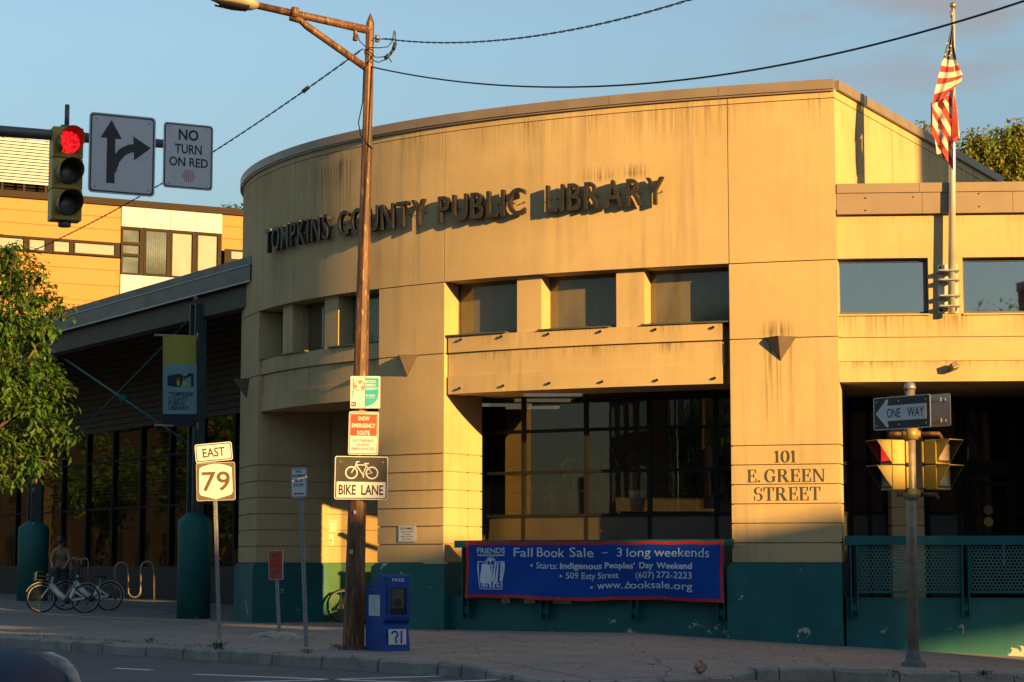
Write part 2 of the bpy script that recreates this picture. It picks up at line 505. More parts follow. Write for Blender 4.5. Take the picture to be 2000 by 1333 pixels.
def grid(xs, yf, nz, zf, mb):
    rows = [[Vector((x, y, zf(x, y))) for y in yf(x)] for x in xs]
    k = len(rows[0]); vs = [q for r in rows for q in r]
    fs = [(i * k + j, (i + 1) * k + j, (i + 1) * k + j + 1, i * k + j + 1) for i in range(len(rows) - 1) for j in range(k - 1)]
    return mb.add(vs, fs, True)
dense = [x * .5 for x in range(-28, 29)]
xs = [-900, -300, -120, -60, -40, -30, -22, -17] + dense + [17, 22, 30, 45, 60, 120, 300, 900]
ysr = [-400, -120, -60, -30, -10] + [0 + 1.0 * i for i in range(0, 60)] + [65, 75, 90, 110, 200, 500, 1500]
mb = MB().m(M_ROAD); grid(xs, lambda x: ysr, 0, road_z, mb)
struct(mb, 'road', 'dark asphalt roadway in front of the kerb', 'road')
def side_rows(x):
    k = kerb_y(x) + .17
    base = [k, k + .35, k + .8, k + 1.3, k + 2.0, k + 3.2]
    return base + [k + 3.2 + (108 - k - 3.2) * (i / 40) ** 1.3 for i in range(1, 41)]
xs2 = [-53, -45, -38, -32, -27, -23, -20, -17] + [x * .25 for x in range(-60, 61)] + [17, 20, 24, 30, 40, 58]
mb = MB().m(M_PAVE); grid(xs2, side_rows, 0, g, mb)
struct(mb, 'pavement', 'worn concrete pavement with cracks in front of the library', 'pavement')
# granite kerb: real blocks with open joints, all one setting piece
mb = MB().m(M_KERB)
x = -40.0; rnd = random.Random(3)
while x < 30:
    L = rnd.uniform(.8, 1.5) * (.64 if x < 1 else .85)
    if -1 < x < 3.2: L = .3
    n = 5; jit = rnd.uniform(-.012, .012); zj = rnd.uniform(-.012, .016)
    rows = []
    for i in range(n + 1):
        a = x + (L - .022) * i / n; y = kerb_y(a); e = kexp(a)
        dx = .01; t = Vector((dx, kerb_y(a + dx) - kerb_y(a - dx if a > -59 else a), 0)); t = Vector((2 * dx, kerb_y(a + dx) - kerb_y(a - dx), 0)).normalized()
        nrm = Vector((-t.y, t.x, 0))
        o = Vector((a, y, 0)) + nrm * jit
        rz = road_z(a, y) - .1; tz = g(a, y + .2) + (.012 + zj) * (.2 + .8 * e)
        w = rnd.uniform(-.010, .010)
        rows.append([o + Vector((0, 0, rz)), o + nrm * .012 + Vector((0, 0, tz - .03 + w)), o + nrm * .045 + Vector((0, 0, tz + w * .5)), o + nrm * .2 + Vector((0, 0, tz)), o + nrm * .2 + Vector((0, 0, rz))])
    vs = [q for r in rows for q in r]
    fs = [(i * 5 + j, (i + 1) * 5 + j, (i + 1) * 5 + j + 1, i * 5 + j + 1) for i in range(n) for j in range(4)] + [(4, 3, 2, 1, 0), tuple(n * 5 + j for j in range(5))]
    mb.add(vs, fs, False)
    x += L
struct(mb, 'kerb', 'broken granite kerb along the street corner', 'kerb')
# painted lines
def road_line(pa, pb, w, name='road_marking'):
    a, b = gp(*pa, fn=road_z), gp(*pb, fn=road_z)
    d = (b - a); d.z = 0; L = d.length; d.normalize(); nn = Vector((-d.y, d.x, 0)); k = max(2, int(L / .4))
    vs, fs = [], []
    for i in range(k + 1):
        c = a + d * (L * i / k)
        for sgn in (-1, 1):
            q = c + nn * sgn * w / 2; q.z = road_z(q.x, q.y) + .005; vs.append(q)
    fs = [(2 * i, 2 * i + 2, 2 * i + 3, 2 * i + 1) for i in range(k)]
    return vs, fs
M_LINE, _n, _l, _p = newmat('road_paint'); _b = NB(M_LINE)
_l.new(_b.mix(_b.ramp(_b.noise(_b.pos(), 7, 6, .7), .50, .72), (.74, .75, .76), (.26, .26, .27)), _p.inputs['Base Color']); _p.inputs['Roughness'].default_value = .75
mb = MB().m(M_LINE)
for pa, pb, w in (((225, 1306), (296, 1310), .13), ((70, 1297), (145, 1300.5), .13), ((60, 1305), (120, 1306), .12), ((380, 1318), (1010, 1342), .14), ((300, 1339), (980, 1318), .14), ((420, 1352), (1010, 1327), .14)):
    mb.add(*road_line(pa, pb, w))
struct(mb, 'road_marking', 'worn white lane and crossing lines on the asphalt', 'road marking')
# ------------------------------------------------------------------ library
for (px, py, ln, hw) in ((1502, 668, 1.9, .10), (1522, 672, 2.0, .07), (1546, 668, 1.9, .08), (1522, 645, .30, .42), (1170, 345, .14, .45), (1245, 338, .14, .35), (640, 330, 1.7, .8), (668, 320, 1.2, .5), (540, 480, 1.2, .5)):
    q = C(U(px, 0)); STAINS.append((q.x, q.y, P(px, py, q.y).z, ln, hw))
WALLC = (.53, .39, .21)
M_WALL = stucco('stucco', WALLC, bands=((CZ(1000, 268 - 26) - .01, .7, .75), (9.49, .3, .5)))
M_WALLB = stucco('stucco_beam', WALLC, bands=((CZ(1340, 629) - .03, .3, .6), (CZ(1425, 664) - .012, .22, .9)))
M_WALLR = stucco('stucco_wing', WALLC, bands=((P(1800, 616, 35.05).z, .40, 1.0), (P(1800, 419, 35.1).z, .2, .6), (P(1800, 706, 35.1).z, .14, .9)))
M_TEAL = chipped('teal_paint', (.001, .105, .108), rough=.62)
M_TEALM = mat('teal_metal', (.002, .10, .105), .55, 0, .2, 3, spec=.3)
M_COPE = mat('bronze_coping', (.27, .205, .15), .5, .25, .1, 2)
M_BROWN = mat('brown_metal', (.25, .185, .135), .5, .2, .08, 1.5)
M_DKMET = mat('dark_bronze', (.014, .014, .013), .65, 0, .2, 4, spec=.12)
M_FRAME = mat('window_frame', (.10, .10, .085), .5, .3, .15, 4)
M_SIDING = mat('dark_siding', (.022, .021, .020), .7, 0, .25, 2)
M_FASC = mat('grey_fascia', (.058, .054, .054), .5, .2, .12, 2)
M_TRIM = mat('pale_trim', (.22, .23, .25), .4, .4, .1, 3)
M_BEAM = mat('weathered_beam', (.075, .066, .055), .8, 0, .3, 2)
M_ROOF = mat('roof_gravel', (.2, .19, .18), .95, 0, .2, 5)
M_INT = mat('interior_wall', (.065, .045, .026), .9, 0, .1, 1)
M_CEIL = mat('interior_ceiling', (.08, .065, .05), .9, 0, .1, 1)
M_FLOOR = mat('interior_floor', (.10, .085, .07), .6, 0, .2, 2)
M_SPAN = mat('spandrel_panel', (.055, .044, .026), .45, 0, .1, 2)
M_GLASS = glass('bay_glass', (.86, .84, .78), .7, .01, .01, .04)
M_GLASSW = glass('gallery_glass', (.74, .74, .68), .6, .01, .0, .10)
M_LITE = emit('ceiling_light', (1, .86, .66), .05, (.06, .055, .05))
def window_mat(name, col, refl):
    m, n, l, p = newmat(name); b = NB(m)
    p.inputs['Base Color'].default_value = (*col, 1); p.inputs['Roughness'].default_value = .06
    p.inputs['Specular IOR Level'].default_value = refl
    l.new(b.bump(b.noise(b.pos(), 1.5, 2), .05, .02), p.inputs['Normal'])
    d = b.ramp(b.noise(b.scaled(b.pos(), (4, 4, 1.2)), 1, 5), .3, .75)
    l.new(b.mix(d, tuple(c * .75 for c in col), tuple(c * 1.2 for c in col)), p.inputs['Base Color'])
    return m
M_PANE = window_mat('dusty_pane', (.125, .105, .062), .7)
M_PANE2 = window_mat('sky_pane', (.05, .06, .06), 1.0)
M_PANEW = glass('wing_pane', (.97, .97, .95), 2.0, .015, .10, .03)
M_PANE2.node_tree.nodes['Principled BSDF'].inputs['IOR'].default_value = 2.1
M_PANE2.node_tree.nodes['Principled BSDF'].inputs['Roughness'].default_value = .02

def slab(mb, u0, u1, z0, z1, f, b, du=.14, smooth=True, zb=None):
    """curved solid between arc lengths u0..u1 (u grows to the left); f, b = offsets of front and back from the facade line"""
    n = max(1, int(abs(u1 - u0) / du)); us = [u0 + (u1 - u0) * i / n for i in range(n + 1)]
    z0f = z0 if callable(z0) else (lambda q: z0)
    A = [C(u, f) for u in us]; B = [C(u, b) for u in us]
    def st(a, b2, sm):
        vs, fs = [], []
        for p, q in zip(a, b2): vs += [p, q]
        mb.add(vs, [(2 * i, 2 * i + 1, 2 * i + 3, 2 * i + 2) for i in range(n)], sm)
    zz = lambda p, z: Vector((p.x, p.y, z))
    st([zz(p, z0f(p)) for p in A], [zz(p, z1) for p in A], smooth)
    st([zz(p, z1) for p in B], [zz(p, z0f(p)) for p in B], smooth)
    st([zz(p, z1) for p in A], [zz(p, z1) for p in B], False)
    st([zz(p, z0f(p)) for p in B], [zz(p, z0f(p)) for p in A], False)
    for p, q in ((A[0], B[0]), (A[-1], B[-1])):
        mb.add([zz(p, z0f(p)), zz(q, z0f(q)), zz(q, z1), zz(p, z1)], [(0, 1, 2, 3)])
    return mb
def courses(mb, u0, u1, zs, f, b, gap=.022):
    for a, c in zip(zs, zs[1:]):
        slab(mb, u0, u1, a + gap / 2, c - gap / 2, f, b)
    s = 1 if u1 > u0 else -1
    slab(mb, u0 + s * .03, u1 - s * .03, zs[0], zs[-1] - .005, f - .035, b + .02)
    return mb
lib = thing('library_building', (0, 40, 0), 'tan curved library with teal base and dark glazed gallery wing', 'library')
ZT, ZJ, ZS, ZB1 = 9.66, CZ(1000, 268 - 26), CZ(1300, 521), CZ(1425, 664)   # coping, first joint, soffit, band joint
ZSILL, ZBB, ZBL = CZ(1340, 629), CZ(1412, 749), CZ(1412, 712)
ZC = [1.25, 1.595, 1.93, 2.265, 2.60, 2.94, 3.275]
UL = 18.3
uR, uMR, uML, uLR = U(1427), U(867), U(739), U(503)
# upper drum wall, panel by panel
mb = MB().m(M_WALL)
jo = [0.0, uR, uMR, uML, U(571), U(497), UL]
for a, b in zip(jo, jo[1:]):
    for z0, z1 in ((ZS, ZJ), (ZJ, 9.50)):
        slab(mb, a + .008, b - .008, z0 + (.008 if z0 != ZS else 0), z1 - .008, 0, -.62)
slab(mb, .02, UL - .02, ZS + .02, 9.45, -.03, -.6)
mb.build('upper_wall', lib)
mb = MB().m(M_COPE)
for k in range(9):
    a, b = UL * k / 9, UL * (k + 1) / 9
    slab(mb, a + (.003 if k else -.07), b - .003, 9.49, ZT, .07, -.5)
slab(mb, -.05, UL, 9.455, 9.49, .045, -.1)
mb.build('coping', lib)
# the three pillars with their rusticated lower courses
for (a, b, d) in ((-.001, uR, -.45), (uMR, uML, -.80), (uLR, 16.4, -1.6)):
    mb = MB().m(M_WALL)
    courses(mb, a, b, ZC + [ZB1, ZS - .006], 0, d)
    if a == uMR: courses(mb, uMR, uMR + .22, ZC + [ZB1], -.805, -1.25)
    pil = sub(mb.build('pillar', lib), lib)
    mb = MB().m(M_TEAL)
    lowf = lambda p: g(p.x, p.y) - .25
    if a == uMR: slab(mb, uMR, uMR + .24, lowf, 1.247, -.7, -1.25)
    slab(mb, a - .08, b + .08, lowf, 1.19, .09, d + .05)
    slab(mb, a - .055, b + .055, 1.19, 1.222, .065, d + .05)
    slab(mb, a - .03, b + .03, 1.222, 1.247, .035, d + .05)
    mb.build('plinth', pil)
# ---- bays: short columns, upper windows, banded beam
def bay(ua, ub, cols, wins, bx0, bx1):
    for (pa, pb) in cols: slab(MB().m(M_WALL), U(pa, -.13), U(pb, -.13), ZSILL - .1, ZS + .01, -.13, -.6).build('window_column', lib)
    for (pa, pb) in wins:
        a, b = U(pa, -.5), U(pb, -.5)
        mb = MB().m(M_FRAME)
        for (x0, x1, z0, z1) in ((a, b, ZSILL, ZSILL + .06), (a, b, ZS - .05, ZS), (a, a + .05, ZSILL + .06, ZS - .05), (b - .05, b, ZSILL + .06, ZS - .05)):
            slab(mb, x0, x1, z0, z1, -.46, -.54)
        w = sub(mb.build('window', lib), lib)
        slab(MB().m(M_PANE), a + .05, b - .05, ZSILL + .06, ZS - .05, -.50, -.515).build('pane', w)
        slab(MB().m(M_FRAME), a, b, ZSILL - .03, ZSILL - .003, -.02, -.5).build('sill', w)
    mb = MB().m(M_WALLB)
    a, b = U(bx0, -.08), U(bx1, -.08)
    slab(mb, a, b, ZB1 + .012, ZSILL - .035, -.06, -.5)
    slab(mb, a - .02, b + .02, ZBL, ZB1 - .012, -.10, -.5)
    slab(mb, a, b, ZBB, ZBL - .002, -.06, -.5)
    slab(mb, a + .03, b - .03, ZBB + .05, ZSILL - .06, -.12, -.5)
    slab(mb, ua + .002, ub - .002, ZBB + .03, ZSILL - .04, -.42, -1.62)
    bm_ = sub(mb.build('beam', lib), lib)
    return bm_
beam = bay(uR, uMR, ((1010, 1058), (1205, 1260)), ((898, 1011), (1072, 1207), (1268, 1440)), 1412, 876)
bay(uML, uLR, ((550, 569), (632, 659)), ((528, 551), (588, 633), (676, 741)), 740, 509)
for row in (((901, 664), (980, 658), (1072, 653), (1174, 648), (1282, 644), (1395, 640)), ((899, 759), (984, 754), (1074, 749), (1177, 746), (1284, 743), (1397, 739))):
    for k, (px, py) in enumerate(row):
        u = U(px, -.06); q = C(u, -.06); a = ang(u); nrm = Vector((-math.sin(a), -math.cos(a), 0))
        z = P(px, py, q.y).z; mb = MB().m(M_DKMET)
        mb.tube([Vector((q.x, q.y, z)) - nrm * .01, Vector((q.x, q.y, z)) + nrm * .06], .012, 6)
        mb.tube([Vector((q.x, q.y, z)) + nrm * .02, Vector((q.x, q.y, z)) + nrm * .045], .026, 6)
        mb.build('bolt', beam)
# ---- curtain wall of the front bay
OFG = -1.66
zg = [.35, CZ(1200, 1003, OFG) - .03, CZ(1200, 920, OFG), CZ(1200, 838, OFG), ZBB + .06]
ug = [U(963, OFG) + .12, U(1023, OFG), U(1145, OFG), U(1268, OFG), U(1398, OFG), uR - .6]
mb = MB().m(M_DKMET)
for k, u in enumerate(ug):
    if k: slab(mb, u - .045, u + .045, .35, zg[-1], OFG + .025, OFG - .035, .1)
for z in zg[1:-1]: slab(mb, ug[-1], ug[0], z - .03, z + .03, OFG + .045, OFG - .05, .2)
cw = sub(mb.build('bay_glazing', lib), lib)
for k in range(5):
    a, b = ug[k + 1] + .045, ug[k] - .045
    for j in range(1, 4):
        slab(MB().m(M_GLASS), a, b, zg[j] + .03, zg[j + 1] - .03, OFG, OFG - .012, .2).build('pane', cw)
    slab(MB().m(M_SPAN), a, b, .35, zg[1] - .03, OFG + .02, OFG - .03, .2).build('spandrel', cw)
# alcove behind the left bay
Q0 = C(uLR, -1.6)
mb = MB().m(M_WALL)
Mw = rot(Q0 - Vector((.3, 0, 0)), 6)
for z0, z1 in zip(ZC + [4.0], ZC[1:] + [4.0, 4.9]): mb.box(0, 2.2, 0, .3, z0 + .008, z1 - .008, Mw)
mb.box(0, 2.18, .03, .28, 1.26, 4.88, Mw)
mb.build('alcove_wall', lib)
MB().m(chipped('sunlit_teal_paint', (.05, .15, .06), zlow=.0)).box(0, 2.22, -.02, .3, -.2, 1.25, Mw).build('alcove_plinth', lib)  # teal base paint, the green it takes in sunlight put into its colour
# interior: floor, ceiling with light panels, back wall
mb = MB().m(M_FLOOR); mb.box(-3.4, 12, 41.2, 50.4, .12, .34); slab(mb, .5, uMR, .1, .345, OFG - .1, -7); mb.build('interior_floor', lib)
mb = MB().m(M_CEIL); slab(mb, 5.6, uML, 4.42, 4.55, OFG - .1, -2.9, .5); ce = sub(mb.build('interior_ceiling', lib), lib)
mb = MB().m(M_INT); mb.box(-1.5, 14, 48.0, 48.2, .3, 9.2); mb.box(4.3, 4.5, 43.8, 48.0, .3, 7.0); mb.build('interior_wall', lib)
for (px, py) in ((985, 792), (1060, 783), (1040, 797), (1080, 772)):
    d = ray(px, py); y = (4.40 - EYE) / d.z; q = d * y
    MB().m(M_LITE).box(q.x - .55, q.x + .55, y - .3, y + .3, 4.395, 4.415).build('light_panel', ce)
# drum roof and the side wall that runs back from the corner
c0 = C(0); rd = Vector((.488, .873, 0))
Mr = Matrix(((rd.x, -rd.y, 0, c0.x), (rd.y, rd.x, 0, c0.y), (0, 0, 1, 0), (0, 0, 0, 1)))   # x = along, y = inwards
mb = MB().m(M_WALL)
xsj = [.62, 1.15, 3.1, 5.3, 7.5, 10.3]
for a, b in zip(xsj, xsj[1:]):
    for z0, z1 in ((7.35, ZJ), (ZJ, 9.5)): mb.box(a + .01 if a > .7 else .0, b - .01, .0, .3, z0 + .008, z1 - .008, Mr)
mb.box(.1, 10.25, .03, .3, 7.4, 9.45, Mr)
mb.build('side_wall', lib)
mb = MB().m(M_COPE); mb.box(.08, 3.1, -.07, .4, 9.49, ZT - .002, Mr); mb.box(3.106, 10.4, -.07, .4, 9.49, ZT - .002, Mr); mb.build('side_coping', lib)
mb = MB().m(M_ROOF)
us = [UL * i / 60 for i in range(61)]
poly = [C(u, -.3) for u in us]; far = [Mr @ Vector((10.2, .2, 0)), Vector((-1.5, 51, 0))]
pl = poly + [far[1], far[0]]
mb.add([Vector((q.x, q.y, 9.40)) for q in pl] + [Vector((q.x, q.y, 9.30)) for q in pl], [tuple(range(len(pl))), tuple(reversed(range(len(pl), 2 * len(pl))))])
mb.build('roof', lib)

# ------------------------------------------------------------------ right wing
RO, RE = Vector((5.655, 35.245, 0)), Vector((.9975, -.07, 0)).normalized()
RN = Vector((RE.y, -RE.x, 0))
MRW = Matrix(((RE.x, RN.x, 0, RO.x), (RE.y, RN.y, 0, RO.y), (0, 0, 1, 0), (0, 0, 0, 1)))  # x along, y outwards
def rx(px, off=0):
    lo, hi = -2.0, 16.0
    for _ in range(40):
        m = (lo + hi) / 2; q = RO + RE * m + RN * off; q.z = 3
        if PX(q) < px: lo = m
        else: hi = m
    return lo
def rp(x, off, z): return RO + RE * x + RN * off + Vector((0, 0, z))
def rz(px, py, off=0): return P(px, py, rp(rx(px, off), off, 0).y).z
RB = lambda mb, x0, x1, z0, z1, f, b: mb.box(x0, x1, b, f, z0, z1, MRW)
XE = 15.0
zP0, zP1, zPc = rz(1800, 419), rz(1800, 360), rz(1800, 378)
zW0, zW1 = rz(1800, 613), rz(1800, 504)
zB0, zB1, zB2 = rz(1800, 659), rz(1800, 706), rz(1800, 746)
w1a, w1b, w2a, w2b = rx(1641), rx(1821), rx(1889), rx(2075)
mb = MB().m(M_WALLR)
RB(mb, .0, XE, zW1, zP0 + .1, 0, -.4)
RB(mb, w1b, w2a, zW0, zW1 - .001, -.001, -.4); RB(mb, w2b, XE, zW0, zW1 - .001, -.001, -.4)
RB(mb, .0, XE, zB0 + .008, zW0 - .002, 0, -.4)
RB(mb, .0, XE, zB1 + .008, zB0 - .008, .006, -.4); RB(mb, .0, XE, zB2, zB1 - .004, .04, -3.4); RB(mb, .05, XE, zB2 + .05, zW0 - .03, -.03, -.38)
mb.build('wing_wall', lib)
mb = MB().m(M_BROWN)
sp = [-.001, rx(1811), rx(1990), rx(2200), XE]
for a, b in zip(sp, sp[1:]):
    RB(mb, a, b - .006, zP0, zPc - .006, .10, -.2); 
for a, b in zip([-.001, rx(1806), rx(2100)], [rx(1806), rx(2100), XE]): RB(mb, a, b - .006, zPc, zP1, .125, -.35)
wf = sub(mb.build('wing_fascia', lib), lib)
for (px, py) in ((1700, 387), (1700, 411), (1795, 386), (1925, 381), (1925, 406), (1996, 370)):
    q = P(px, py, 35.1); MB().m(M_DKMET).cbox(rp(rx(px, .1), .105, q.z), (.02, .02, .02)).build('rivet', wf)
for (a, b) in ((w1a, w1b), (w2a, w2b)):
    mb = MB().m(M_FRAME)
    RB(mb, a, b, zW0, zW0 + .05, -.14, -.22); RB(mb, a, b, zW1 - .05, zW1, -.14, -.22); RB(mb, a, a + .04, zW0 + .05, zW1 - .05, -.14, -.22); RB(mb, b - .06, b, zW0 + .05, zW1 - .05, -.12, -.22)
    w = sub(mb.build('window', lib), lib)
    RB(MB().m(M_PANEW), a + .04, b - .06, zW0 + .05, zW1 - .05, -.18, -.19).build('pane', w)
    RB(MB().m(M_WALLR), a - .01, b + .01, zW0 - .03, zW0 - .004, .035, -.2).build('sill', w)
mb = MB().m(M_ROOF); mb.add([rp(0, -.3, zP1 - .2), rp(XE, -.3, zP1 - .2), rp(XE, -16, zP1 - .2), rp(2.5, -16, zP1 - .2)], [(0, 1, 2, 3)]); mb.build('wing_roof', lib)
# recessed entrance behind the railing
OR = -3.2
mb = MB().m(M_DKMET)
vx = [rx(1660, OR), rx(1697, OR), rx(1733, OR), rx(1810, OR), rx(1872, OR), rx(1884, OR), rx(1978, OR), rx(2010, OR), rx(2100, OR), XE]
for x in vx: RB(mb, x - .04, x + .04, .3, zB2, OR + .05, OR - .06)
zr = [rz(1800, 1003, OR), rz(1800, 905, OR), rz(1800, 800, OR)]
for z in zr: RB(mb, rx(1640, OR), XE, z - .03, z + .03, OR + .04, OR - .05)
RB(mb, rx(1884, OR), rx(1978, OR), rz(1900, 930, OR), rz(1900, 905, OR), OR + .06, OR - .05)
en = sub(mb.build('entrance_glazing', lib), lib)
RB(MB().m(M_GLASS), rx(1640, OR), XE, .3, zB2, OR, OR - .012).build('pane', en)
for (a, b) in ((1640, 1737), (1805, 1884)): RB(MB().m(mat('dark_spandrel', (.03, .028, .025), .5)), rx(a, OR) + .05, rx(b, OR) - .05, .3, zr[0] - .03, OR + .02, OR - .03).build('spandrel', en)
mb = MB().m(M_DKMET); a, b = rx(1893, OR), rx(1973, OR); zd = rz(1930, 940, OR)
RB(mb, a, b, .3, .55, OR + .10, OR + .06); RB(mb, a, b, zd - .1, zd, OR + .10, OR + .06); RB(mb, a, a + .1, .55, zd - .1, OR + .10, OR + .06); RB(mb, b - .1, b, .55, zd - .1, OR + .10, OR + .06)
dr = sub(mb.build('door', lib), lib)
RB(MB().m(M_TRIM), b - .2, b - .16, 1.2, 1.6, OR + .15, OR + .11).build('handle', dr)
def dots(px, py, c, name):
    q = P(px, py, 38.3); x = rx(px, OR + .1); mb = MB(MRW).m(mat(name, c, .6)); 
    mb.add([Vector((x + .09 * math.cos(t * .5236), OR + .112, q.z + .09 * math.sin(t * .5236))) for t in range(12)], [tuple(range(12))]); return mb.build('sticker', dr)
dots(1928, 997, (.30, .12, .08), 'red_sticker'); dots(1928, 1020, (.35, .30, .05), 'yellow_sticker')
mb = MB().m(M_WALL)
pa, pb = rx(1740, -2.5), rx(1803, -2.5)
for z0, z1 in zip([.3] + ZC + [ZB1], ZC + [ZB1]): RB(mb, pa, pb, z0 + .01, min(z1, zB2) - .01, -2.5, -3.1) if z0 < zB2 else None
RB(mb, pa + .03, pb - .03, .3, zB2, -2.53, -3.08)
mb.build('entrance_pier', lib)
RB(MB().m(M_FLOOR), .1, XE, .1, .32, -.4, -3.3).build('porch_floor', lib)
RB(MB().m(M_WALL), 3.44, 6.6, .7, zB2 - .002, .0, -.8).build('unseen_shade_pier', lib)  # unseen pier added past the view to shade the porch glazing
mb = MB().m(M_INT); RB(mb, 1.6, XE, .3, 7.5, -9.0, -9.2); mb.build('interior_wall', lib)
mb = MB().m(M_TEAL)
ZLW = .66
for k, (a, b) in enumerate(zip([.05, 4, 8, 12], [4, 8, 12, XE])):
    RB(mb, a, b, g(*rp((a + b) / 2, 0, 0).xy) - .6, ZLW, -.02, -.32)
mb.build('wing_parapet', lib)
mb = MB().m(M_TEAL); slab(mb, uR - .02, uMR + .02, -.5, ZLW - .05, -.12, -.42); slab(mb, uR - .02, uMR + .02, ZLW - .05, ZLW - .02, -.10, -.44); mb.build('bay_parapet', lib)
RB(MB().m(M_WALL), XE, XE + .3, -.6, zP1, .05, -16).build('end_wall', lib)

# ------------------------------------------------------------------ glazed gallery wing on the left
WA, WD = Vector((-7.05, 45.7, 0)), Vector((-.54, .842, 0)).normalized()
WN = Vector((-WD.y, WD.x, 0))      # outwards, to the street
MLW = Matrix(((WD.x, WN.x, 0, WA.x), (WD.y, WN.y, 0, WA.y), (0, 0, 1, 0), (0, 0, 0, 1)))
LB = lambda mb, x0, x1, z0, z1, f, b: mb.box(x0, x1, b, f, z0, z1, MLW)
def lp(x, off, z): return WA + WD * x + WN * off + Vector((0, 0, z))
def lx(px, off=0, z=3):
    lo, hi = -6.0, 60.0
    for _ in range(40):
        m = (lo + hi) / 2
        if PX(lp(m, off, z)) > px: lo = m
        else: hi = m
    return lo
def lz(px, py, off=0): return P(px, py, lp(lx(px, off), off, 0).y).z
zf1, zf0, zbm = lz(460, 524, .15), lz(460, 553, .15), lz(420, 612, .0)
x0w = lx(487, .1)
mb = MB().m(M_FASC); LB(mb, x0w, 40, zf0, zf1, .15, -.5)
wfs = sub(mb.build('gallery_fascia', lib), lib)
mb = MB().m(M_TRIM); LB(mb, x0w, 40, zf1 + .002, zf1 + .022, .17, .0); LB(mb, x0w, 40, zf0 - .03, zf0 - .002, .155, .05); mb.build('trim', wfs)
LB(MB().m(M_BEAM), x0w, 40, zbm, zf0 - .04, -.02, -.35).build('gallery_beam', lib)
mb = MB().m(M_FASC); LB(mb, x0w, 40, zf1 + .03, zf1 + .20, .12, -14); mb.build('gallery_roof', lib)
GO = -3.5
mb = MB().m(M_SIDING)
zs0 = lz(270, 835, GO)
z = zs0
while z < zf1:
    LB(mb, x0w - 2, 40, z, z + .13, GO + .05, GO - .1); LB(mb, x0w - 2, 40, z + .132, z + .168, GO, GO - .1); z += .17
mb.build('gallery_siding', lib)
mb = MB().m(M_SIDING)
z1g = 1.16
LB(mb, x0w - 2, 40, -.2, z1g, GO + .06, GO - .1); mb.build('gallery_sill_wall', lib)
mb = MB().m(M_DKMET)
gx = [lx(462, GO)]
while gx[-1] < 38: gx.append(gx[-1] + 2.05)
for k, x in enumerate(gx): LB(mb, x - .05, x + .05, z1g, zs0, GO + .08, GO - .05)
for px, py in ((290, 990), (300, 893)):
    z = lz(px, py, GO); LB(mb, gx[0] - 2, 40, z - .03, z + .03, GO + .06, GO - .04)
gg = sub(mb.build('gallery_glazing', lib), lib)
for a, b in zip([gx[0] - 2] + gx, gx): LB(MB().m(M_GLASSW), a + .05, b - .05, z1g, zs0, GO, GO - .012).build('pane', gg)
mb = MB().m(mat('gallery_blinds', (.09, .085, .03), .9, 0, .3, 1))
zb0, zb1 = lz(290, 975, GO), lz(290, 930, GO)
for k in range(13):
    z = lz(290, 972, GO) + k * .105; LB(mb, gx[0] - 2, 40, z, z + .055, GO - .2, GO - .24)
mb.build('window_blinds', lib)
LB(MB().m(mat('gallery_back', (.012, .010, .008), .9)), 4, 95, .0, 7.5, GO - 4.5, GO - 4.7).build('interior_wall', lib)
LB(MB().m(M_FLOOR), 1, 40, .1, .34, GO - .2, GO - 8).build('interior_floor', lib)
for k, (px, pz) in enumerate(((384, 0), (66, 0))):
    x = (0.0, 10.4)[k]
    mb = MB().m(mat('teal_steel', (.045, .075, .080), .5, .2, .2, 3))
    LB(mb, x - .16, x - .12, 2.3, zbm + .3, .14, -.14); LB(mb, x + .12, x + .16, 2.3, zbm + .3, .14, -.14); LB(mb, x - .12, x + .12, 2.3, zbm + .3, .03, -.03)
    c = sub(mb.build('column', lib), lib)
    b0 = lp(x, 0, 0); zb = g(b0.x, b0.y)
    r = .37 if k == 0 else .40
    MB().m(M_TEAL).lathe([(r, zb - .2), (r, 2.15), (r - .015, 2.2), (.17, 2.36), (.0, 2.37)], (b0.x, b0.y, 0), 36).build('column_base', c)
# tie rods crossing under the canopy
mb = MB().m(M_TEALM)
a = P(128, 702, lp(9.0, -.2, 0).y); b = P(372, 868, lp(.3, -.2, 0).y)
mb.tube([a, b], .028, 6)
c = P(366, 628, lp(.3, -.5, 0).y); d = P(150, 850, lp(9.0, -.5, 0).y); mb.tube([c, d], .018, 6)
mb.lathe([(0, -.02), (.11, -.02), (.11, .02), (0, .02)], (0, 0, 0), 12, M=Matrix.Translation(a * .5 + b * .5) @ Matrix.Rotation(1.57, 4, 'X'))
mb.build('tie_rod', lib)
